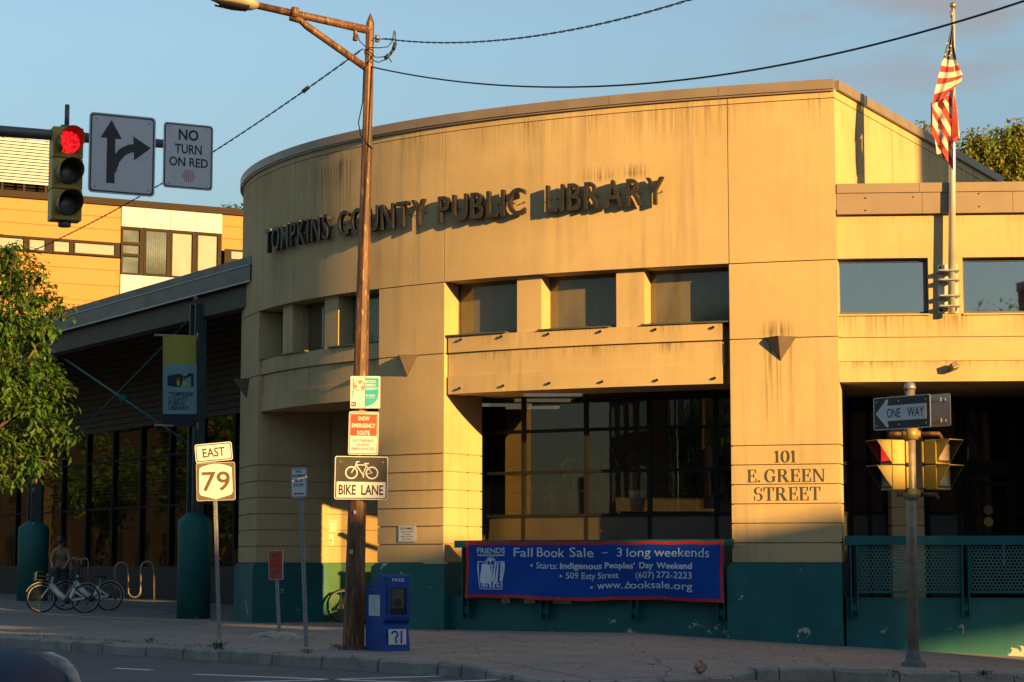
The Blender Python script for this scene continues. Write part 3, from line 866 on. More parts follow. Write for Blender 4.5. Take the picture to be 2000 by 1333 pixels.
# ------------------------------------------------------------------ lettering of the library
M_LET = mat('bronze_letter', (.030, .025, .020), .5, .1, .25, 8)
sign = thing('building_name_sign', (0, 39, 6), 'raised dark bronze capitals TOMPKINS COUNTY PUBLIC LIBRARY on curved wall', 'lettering')
OFL, DEP = .17, .10
zcap0, zcap1 = [], []
WORDS = (('TOMPKINS', 512, 636), ('COUNTY', 655, 826), ('PUBLIC', 853, 1024), ('LIBRARY', 1066, 1299))
ZL0, ZL1 = CZ(1180, 406, OFL), CZ(1180, 353.5, OFL)
for wd, pa, pb in WORDS:
    ua, ub = U(pa, OFL), U(pb, OFL); span = ua - ub
    ws = []
    for ch in wd:
        vs, fs, a0, a1, b0, b1 = glyphs(ch, .008, 6); ws.append(a1 - a0)
    cap = glyphs('H', .008, 6); ch_h = cap[5] - cap[4]; sc = (ZL1 - ZL0) / ch_h
    gap = .075
    k = (span - gap * (len(wd) - 1)) / sum(ws)
    u = ua
    for ch, w in zip(wd, ws):
        vs, fs, a0, a1, b0, b1 = glyphs(ch, .008, 6)
        mid = u - w * k / 2; q = C(mid, OFL); a = ang(mid)
        t = Vector((math.cos(a), -math.sin(a), 0)); nrm = Vector((-math.sin(a), -math.cos(a), 0))
        front = [q + t * ((x - (a0 + a1) / 2) * k) + Vector((0, 0, ZL0 + (y - cap[4]) * sc)) for x, y in vs]
        back = [p - nrm * DEP for p in front]
        n = len(vs); mb = MB().m(M_LET)
        cnt = {}
        for f in fs:
            for i in range(len(f)): e = (f[i], f[(i + 1) % len(f)]); cnt[e] = 1
        walls = [(e[1], e[0], e[0] + n, e[1] + n) for e in cnt if (e[1], e[0]) not in cnt]
        mb.add(front + back, [tuple(f) for f in fs] + [tuple(i + n for i in reversed(f)) for f in fs] + walls)
        for sx in (-.3, .3):   # stand-off pins to the wall
            pp = q + t * (sx * w * k) + Vector((0, 0, (ZL0 + ZL1) / 2))
            mb.tube([pp - nrm * DEP, pp - nrm * (OFL + .01)], .01, 5)
        mb.build('letter', sign)
        u -= w * k + gap
# painted address, bold serif capitals drawn stroke by stroke
def serif(ch):
    """list of polygons in a unit-height box; returns polys, width"""
    T, t, s = .155, .05, .045     # thick stem, thin stroke, serif height
    bx = lambda x0, x1, z0, z1: [(x0, z0), (x1, z0), (x1, z1), (x0, z1)]
    def stem(x, z0=0, z1=1, w=T): return [bx(x, x + w, z0, z1)]
    def srf(x, z, w=T, e=.075): return [bx(x - e, x + w + e, z, z + s)]
    def oval(cx, cz, rx_, rz_, a0, a1, wt=T, n=18):
        out = []
        for i in range(n):
            q = []
            for a in (a0 + (a1 - a0) * i / n, a0 + (a1 - a0) * (i + 1) / n):
                c, sn = math.cos(R(a)), math.sin(R(a))
                q.append(((cx + rx_ * c, cz + rz_ * sn), (cx + (rx_ - wt) * c, cz + (rz_ - t) * sn)))
            out.append([q[0][1], q[0][0], q[1][0], q[1][1]])
        return out
    if ch == '1': return stem(.09) + srf(.09, 0, e=.1) + [[(-.0, .80), (.09, .84), (.09, .90), (.0, .86)], [(.0, .86), (.09, .86), (.17, 1), (.09, 1)]], .34
    if ch == '0': return oval(.32, .5, .32, .52, 0, 360, .16, 30), .64
    if ch == '.': return oval(.08, .08, .08, .08, 0, 360, .0799, 14), .16
    if ch in 'EF': return stem(.09) + srf(.09, 0) + srf(.09, 1 - s) + [bx(.2, .64, 1 - t, 1), bx(.2, .50, .48, .48 + t), bx(.2, .68, 0, t), [(.58, .72), (.64, .72), (.64, 1), (.60, 1)], [(.62, 0), (.68, 0), (.68, .30), (.645, .30)], bx(.47, .51, .36, .66)], .70
    if ch == 'T': return stem(.30) + srf(.30, 0, e=.09) + [bx(.0, .755, 1 - t, 1), [(0, .70), (.04, .70), (.085, 1), (0, 1)], [(.715, .70), (.755, .70), (.755, 1), (.67, 1)]], .76
    if ch == 'R': return stem(.09) + srf(.09, 0) + srf(.09, 1 - s) + oval(.42, .745, .27, .255, -90, 90, .15) + [bx(.24, .43, 1 - t, 1), bx(.24, .43, .49, .49 + t), [(.36, .50), (.52, .52), (.80, .05), (.62, .05)], bx(.60, .88, 0, .055)], .88
    if ch == 'N': return stem(.10, w=.055) + srf(.10, 0, .055) + [bx(.0, .2, 1 - s, 1), [(.05, 1), (.22, 1), (.80, .0), (.66, .0)]] + stem(.745, .0, 1, .055) + srf(.745, 1 - s, .055), .88
    if ch == 'G': return oval(.42, .5, .42, .52, 45, 318, .165, 30) + stem(.60, .06, .42) + srf(.60, .40) + [[(.68, .66), (.72, .66), (.72, 1), (.66, .88)]], .84
    if ch == 'S':
        w = .135
        return oval(.30, .74, .28, .275, 60, 270, w, 18) + oval(.34, .27, .30, .29, -120, 90, w, 18) + [[(.54, .68), (.575, .68), (.575, 1), (.50, .86)], [(.02, 0), (.08, .12), (.055, .34), (.02, .34)]], .64
    return [], .3
M_ADDR = mat('dark_painted_letters', (.055, .048, .035), .75, 0, .35, 30)
addr = thing('address_lettering', C(U(1530), .01) + Vector((0, 0, 2.3)), 'dark serif address 101 E. GREEN STREET on tan corner pillar', 'lettering')
for txt, pa, pb, ya, yb in (('101', 1512, 1553, 904, 881), ('E. GREEN', 1458, 1609, 942, 917), ('STREET', 1471, 1600, 978, 952)):
    ua, ub = U(pa), U(pb); z0, z1 = P(1530, ya, 35.45).z, P(1530, yb, 35.45).z; h = z1 - z0
    ps, x = [], 0
    for ch in txt:
        if ch == ' ': x += .22; continue
        pl, w = serif(ch)
        ps += [[(x + a, c) for a, c in q] for q in pl]; x += w + .10
    k = (ua - ub) / (x - .10)
    mb = MB().m(M_ADDR)
    for i, q in enumerate(ps):
        o1 = .006 + (i % 17) * .00025
        f = [C(ua - a * k, o1) + Vector((0, 0, z0 + c * h)) for a, c in q]; b_ = [C(ua - a * k, .001) + Vector((0, 0, z0 + c * h)) for a, c in q]
        n = len(f); mb.add(f + b_, [tuple(range(n)), tuple(reversed(range(n, 2 * n)))] + [(i2, i2 + n, (i2 + 1) % n + n, (i2 + 1) % n) for i2 in range(n)])
    mb.build('lettering_line', addr)

# wedge shaped wall lamps
M_WLAMP = mat('taupe_lamp_metal', (.155, .12, .095), .5, .3, .1, 6)
def wedge(px, py, w, h, d, label):
    u = U(px); q = C(u); a = ang(u); t = Vector((math.cos(a), -math.sin(a), 0)); nr = Vector((-math.sin(a), -math.cos(a), 0)); z = P(px, py, q.y).z
    q.z = z; mb = MB().m(M_WLAMP)
    tl, tr_, ap, fr_ = q - t * w / 2, q + t * w / 2, q - Vector((0, 0, h)), q + nr * d
    e = nr * .012
    mb.add([tl + e, tr_ + e, ap + e, fr_ + e, tl, tr_, ap], [(0, 3, 2), (3, 1, 2), (0, 1, 3), (4, 6, 5), (0, 2, 6, 4), (1, 5, 6, 2), (0, 4, 5, 1)])
    o = thing('wall_lamp', q, label, 'wall lamp', 'wedge lamps on the library wall')
    mb.build('lamp_shade', o)
    mb = MB().m(M_DKMET); mb.tube([q + nr * .03 - Vector((0, 0, h * .55)), q + nr * .10 - Vector((0, 0, h * .5))], .02, 6); mb.build('bracket', o)
wedge(1526, 659, .56, .41, .24, 'brown wedge wall lamp with rust drips above the street number')
wedge(796, 695, .50, .39, .26, 'brown wedge wall lamp on pillar between the two curved bays')
wedge(481, 741, .50, .40, .30, 'shadowed wedge wall lamp at far left edge of curved wall')

# ------------------------------------------------------------------ sale banner on the bay railing
M_BBLUE = mat('banner_blue', (.002, .055, .33), .6, 0, .08, 2, spec=.2)
M_BRED = mat('banner_red', (.50, .008, .010), .6, 0, .1, 3)
M_BWHT = mat('banner_white', (.60, .66, .74), .6, 0, .05, 5)
OB = .17
ubl, ubr = U(909, OB), U(1412, OB); BL = ubl - ubr; bz0, bz1 = .60, 1.63
def bmap(x, z, lift=0.0):
    """x metres from the left edge, z 0..1 up the banner"""
    sag = .020 * math.sin(x * 2.2) + .006 * math.sin(x * 7)
    w = .048 * math.sin(x * 1.5 + 2.5 * z) * (1 - z) + .022 * math.sin(x * 5.3 - z * 4) * (1 - z) + .02 * math.exp(-((x - 1.1) / .9) ** 2 - ((z - .12) / .22) ** 2) + .010 * math.sin(x * 3 + 6 * z)
    pull = .035 * math.sin(z * math.pi) * math.exp(-x / .25) - .03 * math.sin(z * math.pi) * math.exp(-(BL - x) / .2)
    zz = bz0 + (bz1 - bz0) * z + sag * (1 - z) - .03 * (1 - z) * (x / BL - .5) + .006 * math.sin(x * 9.2) * z
    q = C(ubl - x - pull, OB + w + lift); q.z = zz; return q
ban = thing('sale_banner', C((ubl + ubr) / 2, OB) + Vector((0, 0, .6)), 'blue vinyl book sale banner with red border hung on railing', 'banner')
mb = MB(); nx, nz = 96, 20
xsb = sorted(set([BL * i / nx for i in range(nx + 1)] + [.06, BL - .06])); zsb = sorted(set([i / nz for i in range(nz + 1)] + [.055, .945]))
V0 = [bmap(x, z) for x in xsb for z in zsb]; V1 = [bmap(x, z, -.004) for x in xsb for z in zsb]; k = len(zsb)
for col in (M_BBLUE, M_BRED):
    fs = []
    for i in range(len(xsb) - 1):
        for j in range(k - 1):
            xm, zm = (xsb[i] + xsb[i + 1]) / 2, (zsb[j] + zsb[j + 1]) / 2
            edge = xm < .06 or xm > BL - .06 or zm < .055 or zm > .945
            if edge == (col is M_BRED): fs.append((i * k + j, (i + 1) * k + j, (i + 1) * k + j + 1, i * k + j + 1))
    mb.m(col); mb.add(V0, fs, True); mb.add(V1, [tuple(reversed(f)) for f in fs], True)
cloth = sub(mb.build('cloth', ban, weld=True), ban)
def bx_(px): return ubl - U(px, OB)
def bz_(py, px=1150): return (P(px, py, C(U(px, OB), OB).y).z - bz0) / (bz1 - bz0)
def tess(vs, fs, step=.06):
    """cut long lettering faces so that they follow the cloth"""
    bm = bmesh.new(); V = [bm.verts.new((a, b, 0)) for a, b in vs]
    for f in fs:
        try: bm.faces.new([V[i] for i in f])
        except ValueError: pass
    x0, x1 = min(a for a, _ in vs), max(a for a, _ in vs); x = x0 + step
    while x < x1:
        bmesh.ops.bisect_plane(bm, geom=bm.verts[:] + bm.edges[:] + bm.faces[:], plane_co=(x, 0, 0), plane_no=(1, 0, 0)); x += step
    bm.verts.index_update()
    out = [(v.co.x, v.co.y) for v in bm.verts], [tuple(v.index for v in f.verts) for f in bm.faces]
    bm.free(); return out
def btext(mb, txt, pa, pb, ya, yb, bold=0.0, slant=0, sp=1.0, lift=.006):
    """pixel box -> metres on the banner; capital height between ya and yb"""
    x0, x1, z0, z1 = bx_(pa), bx_(pb), bz_(ya), bz_(yb)
    vs, fs, a0, a1, b0, b1 = glyphs(txt, bold, sp=sp); b0, b1 = glyphs('H', bold)[4:6]
    pts = [(x0 + (a - a0) / (a1 - a0) * (x1 - x0) + slant * (c - b0), z0 + (c - b0) / (b1 - b0) * (z1 - z0)) for a, c in vs]
    pts, fs = tess(pts, fs)
    mb.add([bmap(x, z, lift) for x, z in pts], fs)
def bpoly(mb, poly, lift):
    pts, fs = tess(poly, [tuple(range(len(poly)))])
    mb.add([bmap(x, z, lift) for x, z in pts], fs)
mb = MB().m(M_BWHT)
for args in (('Fall', 1004, 1040, 1088, 1070), ('Book', 1048, 1101, 1088, 1070), ('Sale', 1111, 1158, 1088, 1070), ('3', 1204, 1214, 1088, 1071), ('long', 1223, 1269, 1088, 1071), ('weekends', 1276, 1383, 1088, 1071),
             ('Starts:', 1047, 1088, 1111, 1099), ('509 Esty Street', 1104, 1206, 1130, 1118), ('(607)', 1239, 1275, 1130, 1118), ('272-2223', 1280, 1349, 1129, 1117), ('www.', 1164, 1213, 1150, 1136), ('ooksale.org', 1227, 1350, 1150, 1136)):
    mb = MB().m(M_BWHT); btext(mb, *args, bold=.004); mb.build('lettering', cloth)
mb = MB().m(M_BWHT)
btext(mb, 'b', 1216, 1226, 1150, 1136, .004, .10)
mb.build('lettering', cloth)
for args in (('Indigenous', 1093, 1173), ('Peoples\u2019', 1179, 1239), ('Day', 1247, 1274), ('Weekend', 1280, 1349)):
    mb = MB().m(M_BWHT); btext(mb, *args, 1111, 1099, .022); mb.build('lettering', cloth)
for (px, py) in ((1038, 1105), (1094.5, 1125), (1153, 1146)):
    mb = MB().m(M_BWHT); x, z = bx_(px), bz_(py); bpoly(mb, [(x + .022 * math.cos(i * .628), z + .022 * math.sin(i * .628)) for i in range(10)], .006); mb.build('bullet_dot', cloth)
mb = MB().m(M_BWHT)
bpoly(mb, [(bx_(1174), bz_(1081)), (bx_(1187), bz_(1081)), (bx_(1187), bz_(1079.6)), (bx_(1174), bz_(1079.6))], .006)
mb.build('dash', cloth); mb = MB().m(M_BWHT)
# emblem: FRIENDS over a shield with an open book
btext(mb, 'FRIENDS', 932, 987, 1081, 1070, .015)
bpoly(mb, [(bx_(932), bz_(1087)), (bx_(987), bz_(1087)), (bx_(987), bz_(1085.6)), (bx_(932), bz_(1085.6))], .006)
bpoly(mb, [(bx_(932), bz_(1084.4)), (bx_(987), bz_(1084.4)), (bx_(987), bz_(1083.4)), (bx_(932), bz_(1083.4))], .006)
def bp(pts): return [(bx_(a), bz_(c)) for a, c in pts]
mb.build('lettering', cloth); mb = MB().m(M_BWHT)
sh = [(941, 1155), (984, 1155), (983, 1140), (987, 1112), (986, 1098), (933, 1098), (932, 1112), (938, 1140)]
bpoly(mb, bp(list(sh)), .005)
circ = lambda r: bp([(959 + r * math.cos(i * math.pi / 10), 1099 - r * math.sin(i * math.pi / 10)) for i in range(20)])
bpoly(mb, circ(10.5), .0075); 
mb.m(M_BBLUE); inner = [(959.5 + (a - 959.5) * .93, 1127 + (c - 1127) * .95) for a, c in sh]
bpoly(mb, bp(inner), .0062); bpoly(mb, circ(9.2), .0085)
mb.m(M_BWHT); inner2 = [(959.5 + (a - 959.5) * .86, 1127 + (c - 1127) * .90) for a, c in sh]; bpoly(mb, bp(inner2), .0071); bpoly(mb, circ(8.0), .0095)
mb.m(M_BBLUE)
bpoly(mb, bp([(953, 1103), (959, 1105), (959, 1097), (953, 1095)]), .0105); bpoly(mb, bp([(960, 1105), (966, 1103), (966, 1095), (960, 1097)]), .0105)
for args in (('book', 937, 983, 1125, 1108), ('sale', 940, 981, 1153, 1138)): btext(mb, *args, bold=.004, lift=.0085)
mb.build('emblem', cloth)
for px in (912, 990, 1090, 1190, 1296, 1409):
    for z in (.03, .972):
        x = min(max(bx_(px), .03), BL - .03); mb = MB().m(M_TRIM); q = bmap(x, z, .004); q2 = bmap(x, z, -.01); mb.tube([q2, q], .014, 10); mb.build('grommet', ban)

# ------------------------------------------------------------------ railings
def perforated():
    m, n, l, p = newmat('perforated_teal'); b = NB(m)
    uv = n.new('ShaderNodeUVMap').outputs[0]; x, y = b.sep(uv)[0:2]
    pit = .062
    row = b.math('FLOOR', b.math('DIVIDE', y, pit * .866))
    sh_ = b.math('MULTIPLY', b.math('PINGPONG', row, 1.0), pit / 2)
    fx = b.math('SUBTRACT', b.math('FLOORED_MODULO', b.math('ADD', x, sh_), pit), pit / 2)
    fy = b.math('SUBTRACT', b.math('FLOORED_MODULO', y, pit * .866), pit * .433)
    d = b.math('SQRT', b.math('ADD', b.math('MULTIPLY', fx, fx), b.math('MULTIPLY', fy, fy)))
    hole = b.math('LESS_THAN', d, pit * .36)
    p.inputs['Base Color'].default_value = (.03, .13, .125, 1); p.inputs['Roughness'].default_value = .5
    l.new(b.math('SUBTRACT', 1.0, hole), p.inputs['Alpha'])
    return m
M_PERF = perforated()
rl = thing('railing', rp(2, .1, .3), 'teal railing with perforated panels in front of the entrance porch', 'railing')
zr0, zr1 = rz(1800, 1065, .05), rz(1800, 1047, .05)
RB(MB().m(M_TEALM), rx(1649, .12), XE - .5, zr0, zr1, .14, -.06).build('top_rail', rl, bevel=.008)
posts = [rx(1664, .08), rx(1880, .08)]; dx = posts[1] - posts[0]
while posts[-1] < XE - 3: posts.append(posts[-1] + dx)
for x in posts:
    mb = MB().m(M_TEALM)
    zb = rz(1880, 1206, .08)
    for s in (-.055, .055): RB(mb, x + s - .012, x + s + .012, zb, zr0, .13, -.0)
    RB(mb, x - .043, x + .043, zb + .1, zb + .22, .10, .0)
    mb.build('post', rl)
for a, b in zip(posts, posts[1:]):
    a2, b2 = a + .10, b - .10; z0, z1 = rz(1750, 1155, .06), zr0 - .02
    vs = [rp(a2, .06, z0), rp(b2, .06, z0), rp(b2, .06, z1), rp(a2, .06, z1)]
    mb = MB().m(M_PERF); mb.add(vs, [(0, 1, 2, 3)], uvs=[[(0, 0), (b2 - a2, 0), (b2 - a2, z1 - z0), (0, z1 - z0)]])
    pn = sub(mb.build('perforated_panel', rl), rl)
    mb = MB().m(M_TEALM); RB(mb, a2 - .02, b2 + .02, z0 - .035, z0, .085, .035); RB(mb, a2 - .02, a2, z0, z1, .08, .04); RB(mb, b2, b2 + .02, z0, z1, .08, .04); mb.build('panel_frame', pn)
r2 = thing('railing', C(4.5, .05) + Vector((0, 0, .3)), 'teal railing behind the blue banner under the curved bay', 'railing')
mb = MB().m(M_TEALM); slab(mb, U(1429, .05), U(891, .0), 1.53, 1.66, .05, -.1); mb.build('top_rail', r2)
for px in (911, 1063, 1237, 1404):
    u = U(px, .03); mb = MB().m(M_TEALM)
    for s in (-.06, .06): slab(mb, u + s - .012, u + s + .012, .26, 1.53, .07, -.08, .05)
    slab(mb, u - .04, u + .04, .34, .46, .03, -.1, .05); mb.build('post', r2)
# ------------------------------------------------------------------ street signs and poles
M_SW = mat('sign_white', (.60, .60, .64), .45, 0, .05, 9)
M_SB = mat('sign_black', (.018, .018, .018), .5, 0, .2, 9)
M_SBRN = mat('faded_sign_brown', (.115, .085, .05), .6, 0, .2, 14)
M_SRED = mat('sign_red', (.58, .07, .03), .5, 0, .1, 8)
M_SDRED = mat('weathered_red', (.42, .035, .015), .55, 0, .35, 14)
M_SBLUE = mat('sign_turquoise', (.02, .36, .44), .5, 0, .1, 8)
M_GALV = mat('galvanised', (.30, .31, .32), .45, .6, .2, 18)
M_HOLE = mat('hole_dark', (.015, .015, .015), .9)
M_RUST = None
def rust():
    m, n, l, p = newmat('rusty_brown_steel'); b = NB(m); pos = b.pos()
    f = b.noise(b.scaled(pos, (9, 9, 1.4)), 1, 6, .68)
    c = b.mix(b.ramp(f, .38, .62), (.055, .026, .015), (.17, .075, .034))
    c = b.mix(b.ramp(b.noise(b.scaled(pos, (30, 30, 5)), 1, 3), .58, .68), c, (.27, .16, .07))
    l.new(c, p.inputs['Base Color']); p.inputs['Roughness'].default_value = .6; p.inputs['Metallic'].default_value = .15
    l.new(b.bump(f, .3, .01), p.inputs['Normal']); return m
M_RUST = rust()
def plate(mb, w, h, r=.035, border=M_SB, face=M_SW, edge=M_SW, b0=.014, b1=.028, t=.004):
    mb.m(edge).prism(rr(w, h, r), -.0, t)
    if border: mb.m(border).prism(rr(w - 2 * b0, h - 2 * b0, r * .8), -.0012, .001); mb.m(face).prism(rr(w - 2 * b1, h - 2 * b1, r * .65), -.0024, .001)
    return mb
FY = -.0036
def u_post(root, base, top, w=.062, name='post'):
    """perforated galvanised sign post leaning from base to top"""
    d = (top - base); L = d.length; M = Matrix.Translation(base) @ d.to_track_quat('Z', 'Y').to_matrix().to_4x4()
    # keep the flat face towards the street
    f = M.to_3x3() @ Vector((0, 1, 0)); a = math.atan2(-f.x, f.y); M = M @ Matrix.Rotation(-a, 4, 'Z')
    mb = MB(M).m(M_GALV)
    mb.box(-w / 2, -w / 2 + .012, -.0, .03, -.15, L); mb.box(w / 2 - .012, w / 2, -.0, .03, -.15, L); mb.box(-w / 2 + .012, w / 2 - .012, -.004, .002, -.15, L)
    mb.m(M_HOLE); z = .1
    while z < L - .02:
        mb.prism([(.009 * math.cos(i * 1.0472), z + .009 * math.sin(i * 1.0472)) for i in range(6)], -.0052, -.0042); z += .05
    return mb.build(name, root)
def bolt_dots(mb, pts, r=.012):
    mb.m(M_GALV)
    for x, z in pts: disc(mb, x, z, r, -.009, -.002, 8)
def wpx(px_len, D): return px_len * D / F

# route marker on a leaning post
D = 33.5; b79 = P(428, 1250, D)
t79 = P(417, 870, D)
o = thing('route_marker_sign', b79, 'EAST 79 route shield sign on leaning perforated post', 'road sign')
u_post(o, b79, t79 + Vector((0, .03, 0)))
c1, c2 = P(418, 884, D), P(422, 941, D)
w1, w2 = wpx(72, D), wpx(75, D)
mb = MB(rot(c1 - Vector((0, .035, 0)), 3, -5.5)); plate(mb, w1, wpx(36, D)); mb.m(M_SB); text(mb, 'EAST', -w1 * .30, w1 * .30, -.075, .075, FY, .012); mb.build('direction_plate', o)
mb = MB(rot(c2 - Vector((0, .03, 0)), 3, -2)); h2 = wpx(74, D)
mb.m(M_SW).prism(rr(w2, h2, .03), 0, .004); mb.m(M_SBRN).prism(rr(w2 - .012, h2 - .012, .028), -.0014, .001)
mb.m(M_SW)
s = w2 / 2
shield = [(-.84 * s, .70 * s)] + [(-.84 * s + 1.68 * s * i / 14, .70 * s + .22 * s * max(0, math.sin(math.pi * i / 14)) ** .8) for i in range(1, 14)] + [(.84 * s, .70 * s), (.87 * s, -.55 * s), (.78 * s, -.70 * s), (0, -.92 * s), (-.78 * s, -.70 * s), (-.87 * s, -.55 * s)]
mb.prism(list(reversed(shield)), -.0030, .001)
mb.m(mat('faded_numeral_brown', (.11, .065, .03), .6, 0, .25, 14)); text(mb, '79', -.72 * s, .74 * s, -.50 * s, .52 * s, -.0046, .012)
bolt_dots(mb, [(-.74 * s, .80 * s), (.74 * s, .80 * s), (-.7 * s, -.82 * s), (.7 * s, -.82 * s)], .008); mb.build('route_shield', o)

# low red sign with concrete lump
br = gp(546, 1251); D = br.y
o = thing('red_lane_sign', br, 'small faded red sign on low perforated post in concrete lump', 'road sign')
u_post(o, br, P(539, 1128, D) + Vector((0, .02, .15)), .055)
cc = P(539, 1104, D); w, h = wpx(30, D) / math.cos(R(35)), wpx(57, D)
mb = MB(rot(cc - Vector((0, .03, 0)), -35, -1)); mb.m(M_SW).prism(rr(w, h, .02), 0, .008); mb.m(M_SDRED).prism(rr(w - .014, h - .014, .018), -.0014, .001)
mb.m(mat('faded_sign_ink', (.16, .02, .012), .7))
text(mb, 'BUS', -w * .24, w * .24, h * .28, h * .40, -.0028, .01); text(mb, 'LANE', -w * .30, w * .30, h * .10, h * .22, -.0028, .01); text(mb, 'ENDS', -w * .30, w * .30, -h * .08, h * .04, -.0028, .01)
for k in range(3): mb.prism([(-w * .3, -h * (.20 + .06 * k)), (w * .3, -h * (.20 + .06 * k)), (w * .3, -h * (.185 + .06 * k)), (-w * .3, -h * (.185 + .06 * k))], -.0028, .001)
bolt_dots(mb, [(0, h * .44), (-w * .38, -h * .18)], .01); mb.build('sign_plate', o)
mb = MB().m(mat('old_concrete', (.36, .33, .29), .95, 0, .3, 12, .8, 20)); rnd = random.Random(4)
vs = []; nn = 22
for j, (rr_, zz) in enumerate(((1, -.05), (.97, .05), (.80, .10), (.4, .13), (0, .13))):
    for i in range(nn):
        t = 2 * math.pi * i / nn; k = rr_ * (1 + .14 * rnd.uniform(-1, 1)); vs.append(br + Vector((.42 * k * math.cos(t) - .05, .24 * k * math.sin(t), zz + rnd.uniform(-.018, .018))))
mb.add(vs, [(j * nn + i, j * nn + (i + 1) % nn, (j + 1) * nn + (i + 1) % nn, (j + 1) * nn + i) for j in range(4) for i in range(nn)], False); mb.build('concrete_footing', o)

# bus stop sign turned away to the left
bs = gp(598, 1264); D = bs.y
o = thing('bus_stop_sign', bs, 'NO STOPPING BUS STOP sign on tall leaning galvanised post', 'road sign')
ts = P(586, 916, D); u_post(o, bs, ts, .06)
cc = P(585.5, 943.5, D); w, h = wpx(34, D) / math.cos(R(40)), wpx(58, D)
mb = MB(rot(cc - Vector((.01, .03, 0)), -42, -1)); plate(mb, w, h, .03, M_SB, M_SW, M_SW, .008, .018)
mb.m(M_SB)
for i, (tx, k) in enumerate((('NO', .20), ('STOPPING', .42), ('BUS', .26), ('STOP', .32))): text(mb, tx, -w * k, w * k, h * (.33 - .155 * i), h * (.44 - .155 * i), FY, .03)
mb.m(M_SDRED); stroke(mb, [(-w * .24, -h * .37), (w * .24, -h * .37)], .022, FY, .001)
for s in (-1, 1): mb.prism([(s * w * .36, -h * .37), (s * w * .20, -h * .325), (s * w * .20, -h * .415)][::s], FY, .001)
bolt_dots(mb, [(0, h * .46), (0, -h * .46)], .009); mb.build('sign_plate', o)

# ------------------------------------------------------------------ rusty lamp post
bl = gp(690, 1269); DL = bl.y
tl = P(723.5, 30, DL)
lamp = thing('street_lamp', bl, 'rusty brown steel street lamp post with long braced arm', 'street lamp')
dl = (tl - bl); LLm = dl.length
def lpole(py):
    lo, hi = -.2, 1.2
    for _ in range(40):
        m = (lo + hi) / 2; q = bl + dl * m
        zc = q.y * CP + (q.z - EYE) * SP; vv = (q.z - EYE) * CP - q.y * SP
        if CY - F * vv / zc > py: lo = m
        else: hi = m
    return bl + dl * lo
def lrad(py): return .158 + (.058 - .158) * max(0, (1269 - py) / (1269 - 30)) ** .8
mb = MB().m(M_RUST)
pys = [1275, 1150, 1000, 800, 600, 400, 250, 120, 45]
mb.tube([lpole(p) for p in pys] + [lpole(26)], [lrad(p) for p in pys] + [.006], 8, smooth=False)
mb.tube([bl - Vector((0, 0, .05)), bl + dl.normalized() * .05], [.235, .22], 10, smooth=False)
mb.build('pole', lamp)
pa = lpole(60); end = P(497, 10, DL - .6); hd = P(418, -2, DL - .9)
mb = MB().m(M_RUST); mb.tube([pa, pa * .5 + end * .5, end], [.062, .056, .050], 10)
q = pa * .87 + end * .13; mb.tube([q, q - Vector((0, 0, .17))], .028, 8); mb.tube([q - Vector((0, 0, .15)), q - Vector((0, 0, .2))], .036, 8)
bs_ = pa * .32 + end * .68
mb.build('arm', lamp)
mb = MB().m(M_RUST)
k1 = P(566, 34, DL - .45); k2 = P(587, 40, DL - .4); k3 = P(600, 52, DL - .37)
mb.tube([k1, k2, k3, lpole(137)], [.05, .05, .052, .052], 10); mb.tube([k1 + Vector((.06, 0, 0)), k1 + Vector((.08, 0, .14))], .06, 8)
mb.build('brace', lamp)
mb = MB().m(mat('lamp_housing', (.42, .37, .28), .45, .2, .1, 10))
ax = (hd - end).normalized(); Mh = Matrix.Translation(end) @ ax.to_track_quat('X', 'Z').to_matrix().to_4x4()
def lsec(x, w, z0, z1): return [Mh @ Vector((x, w * math.cos(t), (z0 + z1) / 2 + (z1 - z0) / 2 * math.sin(t))) for t in [2 * math.pi * i / 14 for i in range(14)]]
secs = [lsec(-.05, .06, -.05, .05), lsec(.06, .13, -.09, .10), lsec(.25, .17, -.07, .13), lsec(.5, .16, -.06, .11), lsec(.66, .08, -.02, .06), lsec(.70, .02, .0, .03)]
mb.add([q for s_ in secs for q in s_], [(i * 14 + j, i * 14 + (j + 1) % 14, (i + 1) * 14 + (j + 1) % 14, (i + 1) * 14 + j) for i in range(5) for j in range(14)] + [tuple(range(13, -1, -1)), tuple(70 + i for i in range(14))], True)
hdp = sub(mb.build('lamp_head', lamp), lamp)
mb = MB().m(M_SB); s3 = [[Mh @ Vector((x, w * math.cos(t), z + .06 * math.sin(t))) for t in [math.pi + math.pi * i / 8 for i in range(9)]] for x, w, z in ((.12, .12, -.05), (.3, .15, -.055), (.56, .13, -.04))]
mb.add([q for s_ in s3 for q in s_], [(i * 9 + j, i * 9 + j + 1, (i + 1) * 9 + j + 1, (i + 1) * 9 + j) for i in range(2) for j in range(8)], True); mb.build('lens', hdp)
mb = MB().m(M_DKMET)   # conduit wire down the pole, ties and stickers
pts = [lpole(p) + Vector((-lrad(p) - .01, 0, 0)) for p in (125, 150, 200)] + [lpole(240) + Vector((-lrad(240) - .06, 0, 0)), lpole(265) + Vector((-lrad(265) - .02, -.02, 0)), lpole(285) + Vector((.02, -lrad(285) - .01, 0)), lpole(293) + Vector((.10, -.06, 0))]
mb.tube(pts, .009, 5); mb.build('cable', lamp)
for (px, py, w, h, mm) in ((693, 1001, .03, .05, M_SW), (686, 1078, .05, .06, mat('yellow_tag', (.5, .4, .12), .6)), (705, 1049, .04, .02, M_TRIM), (694, 1027, .015, .05, M_TRIM)):
    q = P(px, py, DL - lrad(py) - .012); mb = MB().m(mm); mb.cbox(q, (w, .004, h)); mb.build('sticker', lamp)

def lamp_plate(px, py, pw, ph, yaw=0, roll=0):
    q = P(px, py, DL - .15); return rot(q, yaw, roll), wpx(pw, DL), wpx(ph, DL), q
